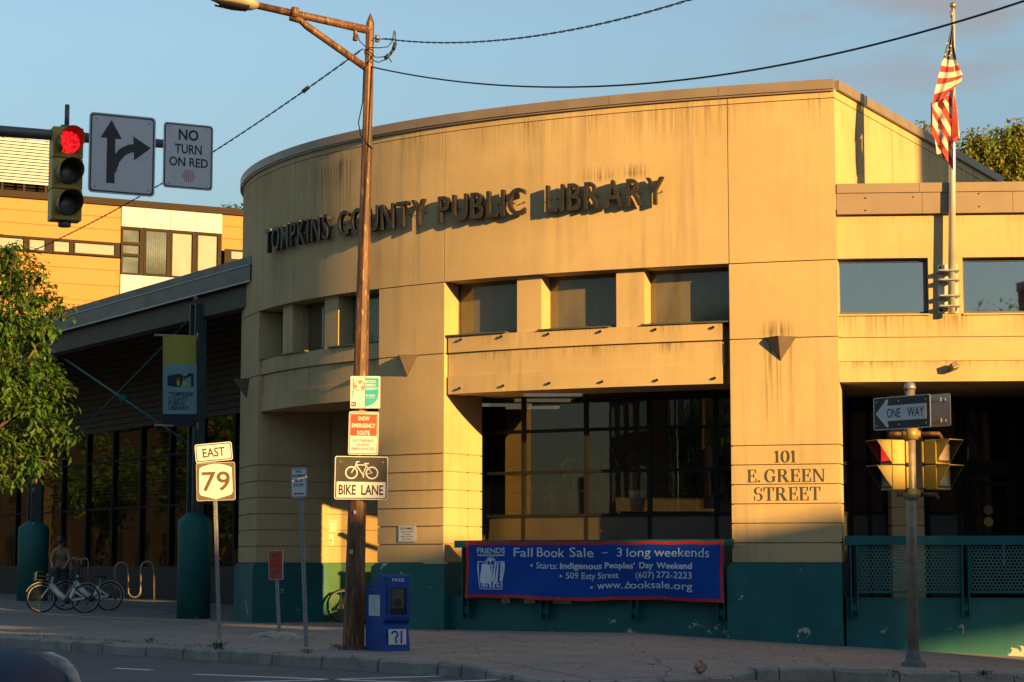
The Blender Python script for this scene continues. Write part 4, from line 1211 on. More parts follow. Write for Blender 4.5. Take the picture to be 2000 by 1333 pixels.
# turquoise cycling sign
M, w, h, q = lamp_plate(713.5, 766.5, 58, 63, 2, 0)
o = thing('community_sign', q, 'square white and turquoise bicycle friendly community sign on rusty pole', 'sign')
mb = MB(M); mb.m(M_SW).prism(rr(w, h, .015), 0, .004)
mb.m(M_SBLUE); mb.prism([(-.02 * w, .44 * h), (-.02 * w, -.44 * h)] + [(-.02 * w + .47 * w * math.sin(t), -.04 * h - .40 * h * math.cos(t)) for t in [math.pi / 2 * i / 10 for i in range(11)]] + [(.45 * w, .44 * h)], -.0016, .001)
mb.prism([(-.43 * w, .43 * h), (-.43 * w, -.10 * h), (-.405 * w, -.26 * h), (-.385 * w, -.10 * h), (-.385 * w, .43 * h)], -.0016, .001)
mb.m(M_SW)
for i, t_ in enumerate(('BICYCLE', 'FRIENDLY', 'COMMUNITY')): text(mb, t_, .0, w * (.34, .37, .43)[i], h * (.29 - .11 * i), h * (.37 - .11 * i), -.003, .03)
text(mb, 'THE LEAGUE', 0, w * .32, -h * .13, -h * .07, -.003, .02); text(mb, 'OF AMERICAN BICYCLISTS', 0, w * .32, -h * .19, -h * .155, -.003)
mb.m(mat('wheel_ink', (.30, .20, .12), .6)); hoop(mb, -.20 * w, .20 * h, .17 * w, .012, -.002, .001)
for a in (70, 180, -40): 
    c_, s_ = math.cos(R(a)), math.sin(R(a)); stroke(mb, [(-.20 * w + .02 * c_, .20 * h + .02 * s_), (-.20 * w + .10 * w * c_ - .01 * s_, .20 * h + .10 * w * s_ + .01 * c_), (-.20 * w + .22 * w * c_, .20 * h + .22 * w * s_)], [.008, .045, .008], -.0032, .001)
mb.m(M_SB); mb.prism([(-.47 * w, -.44 * h), (-.31 * w, -.44 * h), (-.31 * w, -.30 * h), (-.47 * w, -.30 * h)], -.002, .001)
mb.m(M_SW); text(mb, 'M', -.455 * w, -.40 * w, -.42 * h, -.32 * h, -.0032, .02); text(mb, 'A', -.385 * w, -.325 * w, -.42 * h, -.32 * h, -.0032, .02)
bolt_dots(mb, [(0, .46 * h), (0, -.46 * h)], .008); mb.build('sign_plate', o)
# snow emergency sign
M, w, h, q = lamp_plate(710, 846.5, 58, 84, 2, 1)
o = thing('snow_route_sign', q, 'orange red SNOW EMERGENCY ROUTE parking sign on rusty pole', 'road sign')
mb = MB(M); plate(mb, w, h, .025, M_SRED, M_SW, M_SW, .012, .021); mb.m(M_SRED).prism([(-w * .44, -h * .06), (w * .44, -h * .06), (w * .44, h * .44), (-w * .44, h * .44)], -.0032, .001)
mb.m(M_SW)
for i, (tx, k) in enumerate((('SNOW', .19), ('EMERGENCY', .40), ('ROUTE', .21))): text(mb, tx, -w * k, w * k, h * (.29 - .165 * i), h * (.39 - .165 * i), -.0046, .03)
mb.m(mat('faded_sign_text', (.34, .15, .10), .6))
for i, (tx, k) in enumerate((('NO PARKING', .34), ('DURING', .20), ('EMERGENCIES', .39))): text(mb, tx, -w * k, w * k, h * (-.20 - .095 * i), h * (-.14 - .095 * i), FY - .001, .012)
bolt_dots(mb, [(0, .44 * h), (0, -.44 * h)], .008); mb.build('sign_plate', o)
# bike lane sign
M, w, h, q = lamp_plate(705.5, 934, 103, 84, 2, .8)
o = thing('bike_lane_sign', q, 'large black and white BIKE LANE sign with bicycle symbol on rusty pole', 'road sign')
mb = MB(M); mb.m(M_SW).prism(rr(w, h, .03), 0, .004); mb.m(mat('sign_charcoal', (.045, .042, .034), .5, 0, .1, 9)).prism(rr(w - .024, h - .024, .025), -.0014, .001); mb.m(M_SW).prism(rr(w - .06, h * .37, .012, cz=-h * .275), -.0028, .001)
mb.m(M_SB); text(mb, 'BIKE', -w * .42, -w * .095, -h * .39, -h * .16, -.0042, .022); text(mb, 'LANE', w * .005, w * .42, -h * .39, -h * .16, -.0042, .022)
mb.m(M_SW); y = -.003; cz = h * .12; r = w * .108
hoop(mb, -w * .185, cz, r, .018, y, .001); hoop(mb, w * .20, cz, r, .018, y, .001)
A_ = lambda a, c: (w * a, h * c)
for s_ in ([A_(-.185, .12), A_(-.10, .30), A_(.08, .30), A_(.20, .12), A_(.03, .08), A_(.10, .31)], [A_(-.10, .30), A_(.03, .08)], [A_(-.12, .25), A_(-.085, .37), A_(-.04, .38)], [A_(-.085, .37), A_(-.10, .36), A_(-.10, .345)], [A_(.05, .335), A_(.14, .335)], [A_(.03, .08), A_(.045, .01)]): stroke(mb, s_, .016, y, .001); y -= .0005
bolt_dots(mb, [(-.40 * w, .37 * h), (.40 * w, .37 * h)], .011); mb.build('sign_plate', o)

# ------------------------------------------------------------------ overhead cables
M_CAB = mat('black_cable', (.012, .012, .013), .6)
def cable(p0, p1, sag, r, label, n=40, twist=0):
    mid = p0 * .5 + p1 * .5; mb = MB().m(M_CAB); pts = []
    for i in range(n + 1):
        t = i / n; q = p0 * (1 - t) + p1 * t - Vector((0, 0, 4 * sag * t * (1 - t))); pts.append(q)
    if twist:
        L = (p1 - p0).length; d = (p1 - p0).normalized(); e = d.cross(Vector((0, 0, 1))).normalized(); N = int(L / twist * 8)
        for ph in (0, math.pi):
            pp = []
            for i in range(N + 1):
                t = i / N; q = p0 * (1 - t) + p1 * t - Vector((0, 0, 4 * sag * t * (1 - t))); a = t * L / twist * 2 * math.pi + ph
                pp.append(q + (e * math.cos(a) + Vector((0, 0, 1)) * math.sin(a)) * r)
            mb.tube(pp, r * .8, 5)
    else: mb.tube(pts, r, 6)
    o = mb.build('overhead_cable', None, mid); tag(o, label, 'cable', 'cables running from the lamp post'); return o
cable(lpole(130), P(2060, -18, 20), .60, .012, 'single thick black cable from lamp post to the upper right')
pw = P(748, 76, DL); cable(pw, P(1420, -24, 20), .25, .008, 'twisted cable from lamp top up over the library roof', twist=.5)
pl_ = lpole(96) + Vector((-.1, 0, 0)); cable(pl_, P(30, 505, 44), .25, .009, 'twisted cable from lamp top down to the left tree', twist=.5)
mb = MB().m(M_CAB)
c_ = lambda *ps: mb.tube([P(a, b2, DL - .1) for a, b2 in ps], .008, 5)
c_((698, 68), (702, 80), (712, 90), (722, 96)); c_((730, 75), (745, 77), (770, 76)); c_((770, 60), (766, 82), (757, 92), (740, 94), (720, 93)); c_((772, 62), (772, 84)); c_((758, 108), (745, 112), (733, 112), (716, 96)); c_((765, 106), (750, 118), (738, 122), (728, 118)); c_((757, 110), (765, 122)); c_((712, 96), (713, 108), (720, 112))
mb.tube([P(772, 84, DL - .1), P(768, 98, DL - .1)], .028, 7); mb.tube([P(768, 98, DL - .1), P(762, 106, DL - .1)], .022, 7); mb.tube([P(760, 107, DL - .1), P(752, 116, DL - .1)], .03, 7)
mb2_ = MB().m(M_CAB); mb2_.tube([P(591, 180, DL + 3), P(603, 170, DL + 3)], .035, 7); tag(mb2_.build('cable_splice', None, P(597, 175, DL + 3)), 'thick dark splice on the cable left of the lamp post', 'wire')
o = mb.build('wire_splices', None, P(755, 100, DL)); tag(o, 'loose loops and splices of wire beside lamp post top', 'wire')
mb = MB().m(M_TRIM); mb.lathe([(0, -.06), (.035, -.05), (.035, .05), (0, .06)], P(737, 76, DL - .05), 10); o = mb.build('insulator', None, P(737, 76, DL)); tag(o, 'pale spool insulator on the lamp post top', 'insulator')

# ------------------------------------------------------------------ signal mast arm with head and two signs
D0 = 23.3
A0 = P(136, 267, D0); AD = Vector((.925, .38, 0)).normalized()
M_ARM = mat('mast_grey', (.13, .135, .135), .5, .4, .15, 8)
mast = thing('signal_mast', gp(-560, 1290), 'grey signal mast with horizontal arm reaching in from the left', 'signal mast')
def arm(px):
    lo, hi = -8.0, 6.0
    for _ in range(40):
        m = (lo + hi) / 2
        if PX(A0 + AD * m) < px: lo = m
        else: hi = m
    return A0 + AD * lo
base = wloc(mast); jo_ = A0 + AD * (-4.6); 
mb = MB().m(M_ARM); mb.tube([jo_, A0, A0 + AD * 1.3], [.085, .062, .050], 12); mb.build('arm', mast)
mb = MB().m(M_ARM); pb_ = Vector((jo_.x, jo_.y, g(jo_.x, jo_.y) - .3)); mb.tube([pb_, Vector((jo_.x, jo_.y, jo_.z + .5))], [.14, .10], 14); mb.build('pole', mast)
M_HEAD = mat('signal_brown_yellow', (.50, .31, .045), .5, 0, .2, 6)
M_VIS = mat('signal_visor', (.20, .14, .045), .5, 0, .2, 8)
def lens(name, col, s): return emit(name, col, s, tuple(c * .12 for c in col))
M_RED, _n, _l, _p = newmat('red_lens'); _b = NB(M_RED)
_v = _n.new('ShaderNodeTexVoronoi'); _v.inputs['Scale'].default_value = 52; _l.new(_b.pos(), _v.inputs['Vector'])
_p.inputs['Base Color'].default_value = (.25, .01, .01, 1); _p.inputs['Emission Color'].default_value = (1, .012, .016, 1)
_l.new(_b.ramp(_v.outputs['Distance'], .15, .62, 1.15, .22), _p.inputs['Emission Strength'])
M_OFF = mat('dark_lens', (.12, .125, .11), .3, 0, .3, 5, spec=.6)
hd_ = thing('traffic_light', A0, 'three section signal head with the top red lamp lit', 'traffic light')
hh = wpx(187, D0); hw = wpx(60, D0); Mt = rot(P(131, 340, D0 - .12), 24, 0)
mb = MB(Mt).m(M_HEAD)
for k in (-1, 0, 1):
    z = -k * hh / 3; mb.box(-hw / 2, hw / 2, -.03, .20, z - hh / 6 + .004, z + hh / 6 - .004)
mb.box(-hw / 2 + .02, hw / 2 - .02, .02, .19, -hh / 2 + .01, hh / 2 - .01)
hbox = sub(mb.build('housing', hd_, bevel=.012), hd_)
for k in (0, 1, 2):
    z = hh / 3 - k * hh / 3; r = .142
    mb = MB(Mt).m(M_VIS); n = 26; L = .30
    vs, fs = [], []
    for i in range(n + 1):
        t = R(-55 + 290 * i / n); d = L * (.35 + .65 * max(0, math.sin(math.pi * i / n)) ** .6)
        for rr2, yy in ((r, -.02), (r, -.03 - d), (r - .006, -.03 - d), (r - .006, -.02)): vs.append(Vector((rr2 * math.cos(t), yy, z + rr2 * math.sin(t))))
    fs = [(i * 4 + j, (i + 1) * 4 + j, (i + 1) * 4 + (j + 1) % 4, i * 4 + (j + 1) % 4) for i in range(n) for j in range(4)]
    mb.add(vs, fs, False); mb.build('visor', hbox)
    mb = MB(Mt).m(M_RED if k == 0 else M_OFF)
    mb.lathe([(0, .03), (.06, .028), (.11, .018), (.134, .0)], (0, 0, 0), 24, M=Matrix.Translation((0, -.028, z)) @ Matrix.Rotation(R(90), 4, 'X'))
    mb.build('lens', hbox)
mb = MB(Mt).m(M_ARM); mb.tube([Vector((0, .08, hh / 2)), Vector((0, .08, hh / 2 + .28))], .028, 8); mb.tube([Vector((0, .08, -hh / 2)), Vector((0, .08, -hh / 2 - .06))], .075, 8); mb.box(-.07, .07, .02, .14, hh / 2, hh / 2 + .03); mb.build('bracket', hd_)
# lane arrow sign
q1 = arm(239); Ds = q1.y - .1
o = thing('lane_arrow_sign', q1, 'square white sign with straight and right turn arrows on mast arm', 'road sign')
w, h = wpx(129, Ds) / math.cos(R(15.2)), wpx(160, Ds); cc = P(246.5, 307, Ds)
mb = MB(rot(cc - Vector((.02, .14, 0)), 26, 0)); plate(mb, w, h, .05, M_SB, M_SW, M_SW, .016, .034); mb.m(M_SB)
stroke(mb, [(-.17 * w, -.37 * h), (-.17 * w, .22 * h)], .125 * w, FY, .001); mb.prism([(-.33 * w, .19 * h), (-.01 * w, .19 * h), (-.17 * w, .42 * h)], FY - .0003, .001)
stroke(mb, [(-.15 * w, -.22 * h), (-.10 * w, -.08 * h), (-.0 * w, .03 * h), (.12 * w, .085 * h), (.23 * w, .095 * h)], .125 * w, FY - .0006, .001); mb.prism([(.18 * w, -.06 * h), (.43 * w, .11 * h), (.16 * w, .24 * h)], FY - .0009, .001)
bolt_dots(mb, [(-.40 * w, .42 * h), (.40 * w, .42 * h), (-.40 * w, -.42 * h), (.40 * w, -.42 * h)], .011); mb.build('sign_plate', o)
q1 = arm(368); Ds = q1.y - .1
o = thing('no_turn_sign', q1, 'white NO TURN ON RED sign at end of mast arm', 'road sign')
w, h = wpx(97, Ds) / math.cos(R(17)), wpx(131, Ds); cc = P(374.5, 310.5, Ds)
mb = MB(rot(cc - Vector((.02, .14, 0)), 26, 0)); plate(mb, w, h, .045, M_SB, M_SW, M_SW, .014, .028); mb.m(M_SB)
text(mb, 'NO', -.20 * w, .20 * w, .24 * h, .41 * h, FY, .03); text(mb, 'TURN', -.27 * w, .27 * w, .035 * h, .18 * h, FY, .022); text(mb, 'ON RED', -.38 * w, .40 * w, -.16 * h, -.02 * h, FY, .022)
mb.m(mat('faded_red_disc', (.50, .30, .30), .6))
for k in range(7):
    x = -.12 * w + .04 * w * k; hh2 = math.sqrt(max(0, (.13 * w) ** 2 - x * x)); mb.prism([(x, -.30 * h - hh2), (x + .026 * w, -.30 * h - hh2), (x + .026 * w, -.30 * h + hh2), (x, -.30 * h + hh2)], FY, .001)
bolt_dots(mb, [(-.38 * w, .43 * h), (.38 * w, .43 * h), (-.38 * w, -.43 * h), (.38 * w, -.43 * h)], .010); mb.build('sign_plate', o)

# ------------------------------------------------------------------ one way pole with pedestrian signals
DO = 28.1; bo = P(1784, 1303, DO); to = P(1777, 757, DO)
M_POLE = mat('weathered_pole', (.26, .215, .165), .45, .45, .2, 10)
pole = thing('signal_pole', bo, 'grey domed signal pole on pavement at right carrying ONE WAY signs', 'pole')
mb = MB().m(M_POLE); mb.tube([bo - Vector((0, 0, .2)), bo * .5 + to * .5, to], [.078, .072, .068], 16); mb.build('shaft', pole)
MB().m(M_GALV).lathe([(.085, -.03), (.085, .0), (.07, .05), (.035, .075), (0, .08)], to, 16).build('cap', pole)
mb = MB().m(mat('cast_base', (.12, .125, .13), .7, .3, .3, 20)); mb.lathe([(.18, -.1), (.17, .05), (.11, .09), (.09, .22), (.08, .24)], bo, 14); mb.build('base', pole)
def oq(px, py, dy=0): return P(px, py, DO + dy)
M_CAST = mat('cast_brass_paint', (.34, .24, .09), .5, .3, .2, 10)
for (py, x0, x1) in ((848, 1733, 1835), (966, 1748, 1828)):
    mb = MB().m(M_CAST); mb.tube([oq(1780, py - 11), oq(1780, py + 11)], .095, 12); mb.tube([oq(1762, py), oq(1797, py)], .05, 10); mb.m(M_RUST); mb.tube([oq(x0 + 4, py), oq(1764, py)], .032, 8); mb.tube([oq(1795, py), oq(x1, py), oq(x1 + 4, py + 10)], .032, 8); mb.build('bracket', pole)
# facing one way sign
o = thing('one_way_sign', oq(1761, 806), 'black sign with white ONE WAY arrow facing the street', 'road sign')
w, h = wpx(109, DO) / math.cos(R(28)), wpx(64, DO)
mb = MB(rot(oq(1761, 806, -.14), -50, 0)); w = wpx(109, DO) / math.cos(R(39.2))
mb.m(M_SW).prism(rr(w, h, .03), 0, .004); mb.m(M_SB).prism(rr(w - .03, h - .02, .026), -.0014, .001); mb.m(mat('sign_grey_white', (.55, .56, .58), .5, 0, .05, 9))
arr = [(-.46 * w, 0), (-.27 * w, -.42 * h), (-.245 * w, -.43 * h), (-.235 * w, -.40 * h), (-.255 * w, -.235 * h), (.43 * w, -.235 * h), (.43 * w, .235 * h), (-.255 * w, .235 * h), (-.235 * w, .40 * h), (-.245 * w, .43 * h), (-.27 * w, .42 * h)]
mb.prism(arr, -.0028, .001); mb.m(M_SB); text(mb, 'ONE', -.26 * w, -.02 * w, -.145 * h, .145 * h, -.0042, .012); text(mb, 'WAY', .10 * w, .39 * w, -.145 * h, .145 * h, -.0042, .012)
bolt_dots(mb, [(-.44 * w, .36 * h), (.42 * w, .36 * h), (-.44 * w, -.36 * h), (.42 * w, -.36 * h), (-.05 * w, .36 * h), (-.05 * w, -.36 * h)], .009); mb.build('sign_plate', o)
# the second, seen from behind
o = thing('one_way_sign', oq(1815, 806, .1), 'back of a second street sign behind the ONE WAY plate', 'road sign')
w2 = .92; mb = MB(rot(oq(1806, 804, .16), 128, 0)); mb.m(mat('sign_back', (.40, .37, .33), .45, .5, .1, 10)).prism(rr(w2, h, .03), 0, .004)
mb.m(M_GALV)
for z in (.32 * h, -.32 * h): mb.box(-.42 * w2, .42 * w2, .005, .03, z - .018, z + .018); mb.box(-.36 * w2, -.32 * w2, .03, .06, z - .03, z + .03)
mb.build('sign_plate', o)
M_PED = mat('signal_yellow', (.40, .245, .015), .45, 0, .12, 8)
M_PEDIN = mat('visor_black', (.02, .019, .018), .6)
def ped(center, yaw, sz, label, litred):
    o = thing('pedestrian_signal', center, label, 'pedestrian signal', 'pedestrian signals on the signal pole')
    M = rot(center, yaw); a = sz
    for k, z in enumerate((a * .52, -a * .52)):
        mb = MB(M).m(M_PED); mb.box(-a / 2, a / 2, -.0, .20, z - a / 2, z + a / 2)
        mb.box(-a / 2 - .01, a / 2 + .01, .21, .25, z - a / 2 + .02, z + a / 2 - .02)
        hs = sub(mb.build('housing', o, bevel=.012), o)
        d = a * .66
        mb = MB(M).m(M_PED); t = .006
        for s in (-1, 1):
            x = s * (a / 2 - .01); tri = [(x, -.003, z + a / 2 - .01), (x, -d, z + a / 2 - .01), (x, -.003, z - a / 2 + .03)]
            vs = [Vector(p) for p in tri] + [Vector((p[0] - s * t, p[1], p[2])) for p in tri]
            mb.m(M_PED).add(vs, [(0, 1, 2), (0, 3, 4, 1), (1, 4, 5, 2), (2, 5, 3, 0)]); mb.m(M_PEDIN).add(vs[3:], [(2, 1, 0)])
        mb.m(M_PED).box(-a / 2 + .0, a / 2 - .0, -d, -.003, z + a / 2 - .009, z + a / 2 - .001); mb.m(M_PEDIN).box(-a / 2 + .018, a / 2 - .018, -d + .004, -.006, z + a / 2 - .013, z + a / 2 - .0095)
        mb.build('visor', hs)
        mb = MB(M).m(M_PEDIN); mb.box(-a / 2 + .025, a / 2 - .025, -.008, -.002, z - a / 2 + .025, z + a / 2 - .025)
        mb.m(litred if k == 0 else M_OFF); mb.box(-a / 2 + .05, a / 2 - .05, -.014, -.0085, z - a / 2 + .05, z + a / 2 - .05); mb.build('lens', hs)
    return o
M_PR = emit('red_hand_lens', (1, .02, .02), .35, (.25, .02, .02))
ped(oq(1731, 909), -72, .335, 'yellow pedestrian signal left of pole facing left, red lamp lit', M_PR)
ped(oq(1843, 908), 42, .335, 'yellow pedestrian signal right of pole facing right', mat('pale_lens', (.38, .27, .2), .35, 0, .2, 9))

# ------------------------------------------------------------------ newspaper box
bn = gp(768, 1273); DN = bn.y
box_ = thing('newspaper_box', bn, 'blue FREE newspaper box with white panels beside lamp post', 'newspaper box')
M_NB = mat('box_blue', (.002, .058, .27), .45, 0, .12, 5, spec=.3)
M_NBD = mat('box_dark_blue', (.006, .030, .13), .4, 0, .15, 5)  # darker blue of the panel behind the door window
hb = wpx(150, DN); M = rot(bn + Vector((-.06, .27, 0)), 30)
W_, D_ = .40, .42
mb = MB(M).m(M_NB)
side = [(-.23, 0), (.38, 0), (.38, hb * .84), (-.10, hb * .985), (-.21, hb * .985), (-.23, hb * .96), (-.23, hb * .40), (-.17, hb * .36), (-.17, hb * .33), (-.23, hb * .0)]
vs = [Vector((-W_ / 2, y, z)) for y, z in side] + [Vector((W_ / 2, y, z)) for y, z in side]; n = len(side)
mb.add(vs, [tuple(range(n)), tuple(reversed(range(n, 2 * n)))] + [(i, i + n, (i + 1) % n + n, (i + 1) % n) for i in range(n)])
cab = sub(mb.build('cabinet', box_, bevel=.014), box_)
mb = MB(M).m(M_NBD); mb.box(-.155, .155, -.236, -.229, hb * .44, hb * .84); mb.m(M_NB)
for (x0, x1, z0, z1) in ((-.165, -.13, .43, .85), (.13, .165, .43, .85), (-.13, .13, .43, .47), (-.13, .13, .81, .85)): mb.box(x0, x1, -.25, -.23, hb * z0, hb * z1)
door_ = sub(mb.build('door', box_, bevel=.004), box_)
mb = MB(M).m(glass('box_window', (.7, .7, .7), 1.0)); mb.box(-.13, .13, -.2405, -.238, hb * .47, hb * .81); mb.build('window', door_)
mb = MB(M).m(mat('newsprint', (.36, .31, .25), .8, 0, .35, 9)); mb.box(-.10, .09, -.2375, -.2365, hb * .50, hb * .80); mb.m(mat('newsprint_ink', (.09, .07, .06), .8)); 
mb.prism([(.07 * math.cos(t * .4) * (1 + .2 * math.sin(3 * t)) - .01, hb * .62 + .06 * math.sin(t * .4) * (1 + .2 * math.cos(2 * t))) for t in range(16)], -.2379, -.2376); mb.box(-.09, .08, -.2379, -.2376, hb * .51, hb * .55); mb.build('newspaper', door_)
mb = MB(M).m(M_SW); text(mb, 'FREE', -.09, .10, hb * .895, hb * .935, -.2345, .02); mb.build('lettering', cab)
mb = MB(M @ Matrix.Translation((0, -.233, 0))).m(M_SW); mb.box(-.145, .13, -.006, -.002, hb * .085, hb * .285); mb.m(M_NB); stroke(mb, arcp(-.05, hb * .215, .045, 170, -70, 12) + [(-.025, hb * .12), (-.015, hb * .10)], .026, -.0085, -.0055); stroke(mb, [(.055, hb * .265), (.055, hb * .10)], .026, -.0085, -.0055); mb.build('front_label', cab)
mb = MB(M).m(mat('side_label_white', (.50, .54, .58), .6)); mb.box(-W_ / 2 - .004, -W_ / 2 - .001, -.08, .27, hb * .45, hb * .72); mb.build('side_label', cab)
mb = MB(M).m(mat('scratched_tag', (.12, .16, .28), .7))
for s_ in (((-.12, .84), (-.08, .87), (-.12, .89)), ((-.05, .84), (-.05, .90)), ((-.02, .85), (.02, .88), (-.01, .90)), ((.05, .84), (.06, .90)), ((-.03, .78), (.0, .82), (.03, .78)), ((.07, .77), (.08, .82))):
    mb.tube([Vector((-W_ / 2 - .002, .06 - y * 1.1, hb * (z - .03))) for y, z in s_], .004, 4)
mb.build('scratched_writing', cab)

# ------------------------------------------------------------------ small notices on the library
def notice(kind, M, w, h, label, lines, border, face=M_SW, ink=None):
    q = M.to_translation(); o = thing('notice_sign', q, label, 'notice', None)
    mb = MB(M); plate(mb, w, h, .02, border, face, M_SW, .008, .015) if border else mb.m(face).prism(rr(w, h, .006), 0, .004)
    mb.m(ink or M_SB)
    for tx, k, z0, z1 in lines: text(mb, tx, -w * k, w * k, h * z0, h * z1, FY, .01 if z1 - z0 > .1 else 0)
    mb.build('sign_plate', o); return o
AN = (('NO ANIMALS', .36, .24, .38), ('ALLOWED IN THE LIBRARY', .38, .08, .16), ('OR ON LIBRARY', .24, -.07, .01), ('PROPERTY EXCEPT FOR', .34, -.22, -.14), ('SERVICE ANIMALS', .27, -.37, -.29))
u = U(797); a = -math.degrees(ang(u)); q = C(u, .012); q.z = P(797, 1043, q.y).z
notice('a', rot(q, a), wpx(36, q.y) / math.cos(ang(u)) * 1.0, wpx(33, q.y), 'NO ANIMALS notice on shaded pillar right of the lamp post', AN, mat('notice_brown', (.13, .06, .035), .6))
qa = Mw @ Vector((0, -.02, 0)); 
def awp(px, py):
    lo, hi = 0.0, 4.0
    for _ in range(30):
        m = (lo + hi) / 2; p_ = Mw @ Vector((m, -.012, 0)); p_.z = 2
        if PX(p_) < px: lo = m
        else: hi = m
    p_ = Mw @ Vector((lo, -.012, 0)); p_.z = P(px, py, p_.y).z; return p_
q = awp(641.5, 1028); notice('b', rot(q, 6), wpx(34, q.y), wpx(25, q.y), 'NO ANIMALS notice on sunlit yellow alcove wall', AN, mat('notice_red', (.45, .12, .05), .6), mat('notice_cream', (.70, .60, .48), .6), mat('notice_ink', (.35, .16, .08), .6))
q = awp(637, 1055); notice('c', rot(q, 6), wpx(30, q.y), wpx(22, q.y), 'NO SMOKING notice low on sunlit alcove wall', (('NO', .12, .18, .42), ('SMOKING', .42, -.16, .10), ('BEYOND THIS POINT', .42, -.40, -.28)), None, mat('notice_pale', (.62, .60, .42), .6))
# flyers under the banner on the low wall
for i, (px, w) in enumerate(((988, .17), (1034, .22), (1097, .36))):
    u = U(px, -.05); q = C(u, -.05); q.z = .60; mb = MB(rot(q, -math.degrees(ang(u)))).m(mat('paper_flyer', (.55, .5, .4), .8, 0, .1, 20)); mb.box(-w / 2, w / 2, -.004, 0, -.07, .12); mb.m(M_SB); mb.box(-w * .3, w * .3, -.0055, -.0045, -.035, -.03); mb.box(-w * .3, w * .2, -.0055, -.0045, -.05, -.045)
    o = mb.build('flyer', None, q); tag(o, ('narrow paper flyer leftmost under the banner hem', 'white paper flyer second from left under the banner hem', 'wide cream paper flyer under the banner hem by its middle post')[i], 'flyer', 'paper flyers under the banner')
# small camera over the porch
q = rp(rx(1863, .1), .05, rz(1863, 720, .1)); o = thing('security_camera', q, 'small dark security camera on wall above the porch', 'camera')
mb = MB().m(M_DKMET); mb.lathe([(.045, 0), (.045, .02), (.0, .02)], (0, 0, 0), 12, M=Matrix.Translation(q) @ Matrix.Rotation(R(90), 4, 'X')); mb.tube([q, q + Vector((0, -.10, -.01))], .016, 6); mb.build('bracket', o)
mb = MB(rot(q + Vector((.02, -.13, .02)), 15, -20, -20)).m(M_WLAMP); mb.box(-.07, .06, -.09, .07, -.05, .06); mb.build('housing', o, bevel=.012)
# gallery floodlight under the eave
q = lp(lx(372, .2), .1, lz(372, 582, .1)); o = thing('eave_floodlight', q, 'small floodlight under the gallery eave beside steel column', 'floodlight')
mb = MB().m(M_TRIM); mb.tube([q, q + Vector((-.04, -.1, -.05))], [.04, .055], 10); mb.tube([q, q + Vector((.02, .05, .1))], .02, 6); mb.build('housing', o)

# ------------------------------------------------------------------ hanging banner on gallery column
hb_ = thing('hanging_banner', P(350, 730, 45.4), 'yellow and blue library banner hanging from gallery column', 'banner')
DH = 45.45; M_HY = mat('banner_yellow', (.33, .30, .05), .75, 0, .06, 5); M_HB = mat('banner_pale_blue', (.16, .30, .36), .75, 0, .06, 5); M_HK = mat('banner_navy', (.010, .014, .03), .7, 0, .1, 5)
def hq(a, c, lift=0): return P(a, c, DH + .03 * math.sin((a - 318) / 9) - lift)
mb = MB()
def patch(cols, top, bot, mm, nx=12, nz=6):
    mb.m(mm); vs = []
    for f in (0, .006):
        for i in range(nx + 1):
            a = cols[0] + (cols[1] - cols[0]) * i / nx; t_, b_ = top(a), bot(a)
            for j in range(nz + 1): vs.append(hq(a, t_ + (b_ - t_) * j / nz, -f))
    k = nz + 1; o2 = (nx + 1) * k
    fs = [(i * k + j, (i + 1) * k + j, (i + 1) * k + j + 1, i * k + j + 1) for i in range(nx) for j in range(nz)]
    mb.add(vs, fs + [tuple(reversed([v + o2 for v in f])) for f in fs], True)
arcy = lambda a: 714 - 3 * math.sin((a - 318) / 65 * math.pi)
patch((318, 383), lambda a: 656, arcy, M_HY); patch((318, 384), arcy, lambda a: 809, M_HB); patch((318, 384), lambda a: 809, lambda a: 833, M_HK, nz=2)
hc = sub(mb.build('cloth', hb_), hb_)
mb = MB().m(M_HK); hpoly = lambda ps, l: mb.add([hq(a, c, l) for a, c in ps], [tuple(range(len(ps)))])
hpoly([(327, 753), (327, 736), (332, 733), (345, 731), (354, 731), (358, 736), (366, 734), (366, 731), (372, 729), (378, 731), (378, 755), (350, 756)], .012)
mb.m(mat('banner_window_yellow', (.36, .33, .08), .75))
for a, b2 in ((330, 335), (340, 351), (356, 367)): hpoly([(a, 744), (b2, 744), (b2, 754), (a, 754)], .016)
for a in (329, 332, 340, 344, 348, 357, 361, 365): hpoly([(a, 739), (a + 2.2, 739), (a + 2.2, 741.5), (a, 741.5)], .016)
mb.m(M_HK)
for i, tx in enumerate(('TOMPKINS', 'COUNTY', 'PUBLIC', 'LIBRARY')):
    x1 = (377, 367, 362, 369)[i]; text(mb, tx, 329, x1, 774 + 9 * i, 766 + 9 * i, 0, .012, mapf=lambda x, z: hq(x, z, .012))
mb.build('library_emblem', hc)
mb = MB().m(mat('banner_rod', (.33, .30, .22), .5, .3)); 
for y_ in (656, 832): mb.tube([P(305, y_ - 1, DH), P(388, y_ + 1, DH + .1)], .022, 8); mb.lathe([(0, -.04), (.035, 0), (0, .04)], P(304, y_ - 1, DH), 8); mb.tube([P(385.5, y_ - 6, DH + .08), P(385.5, y_ + 9, DH + .08)], .035, 6)
mb.build('rod', hb_)

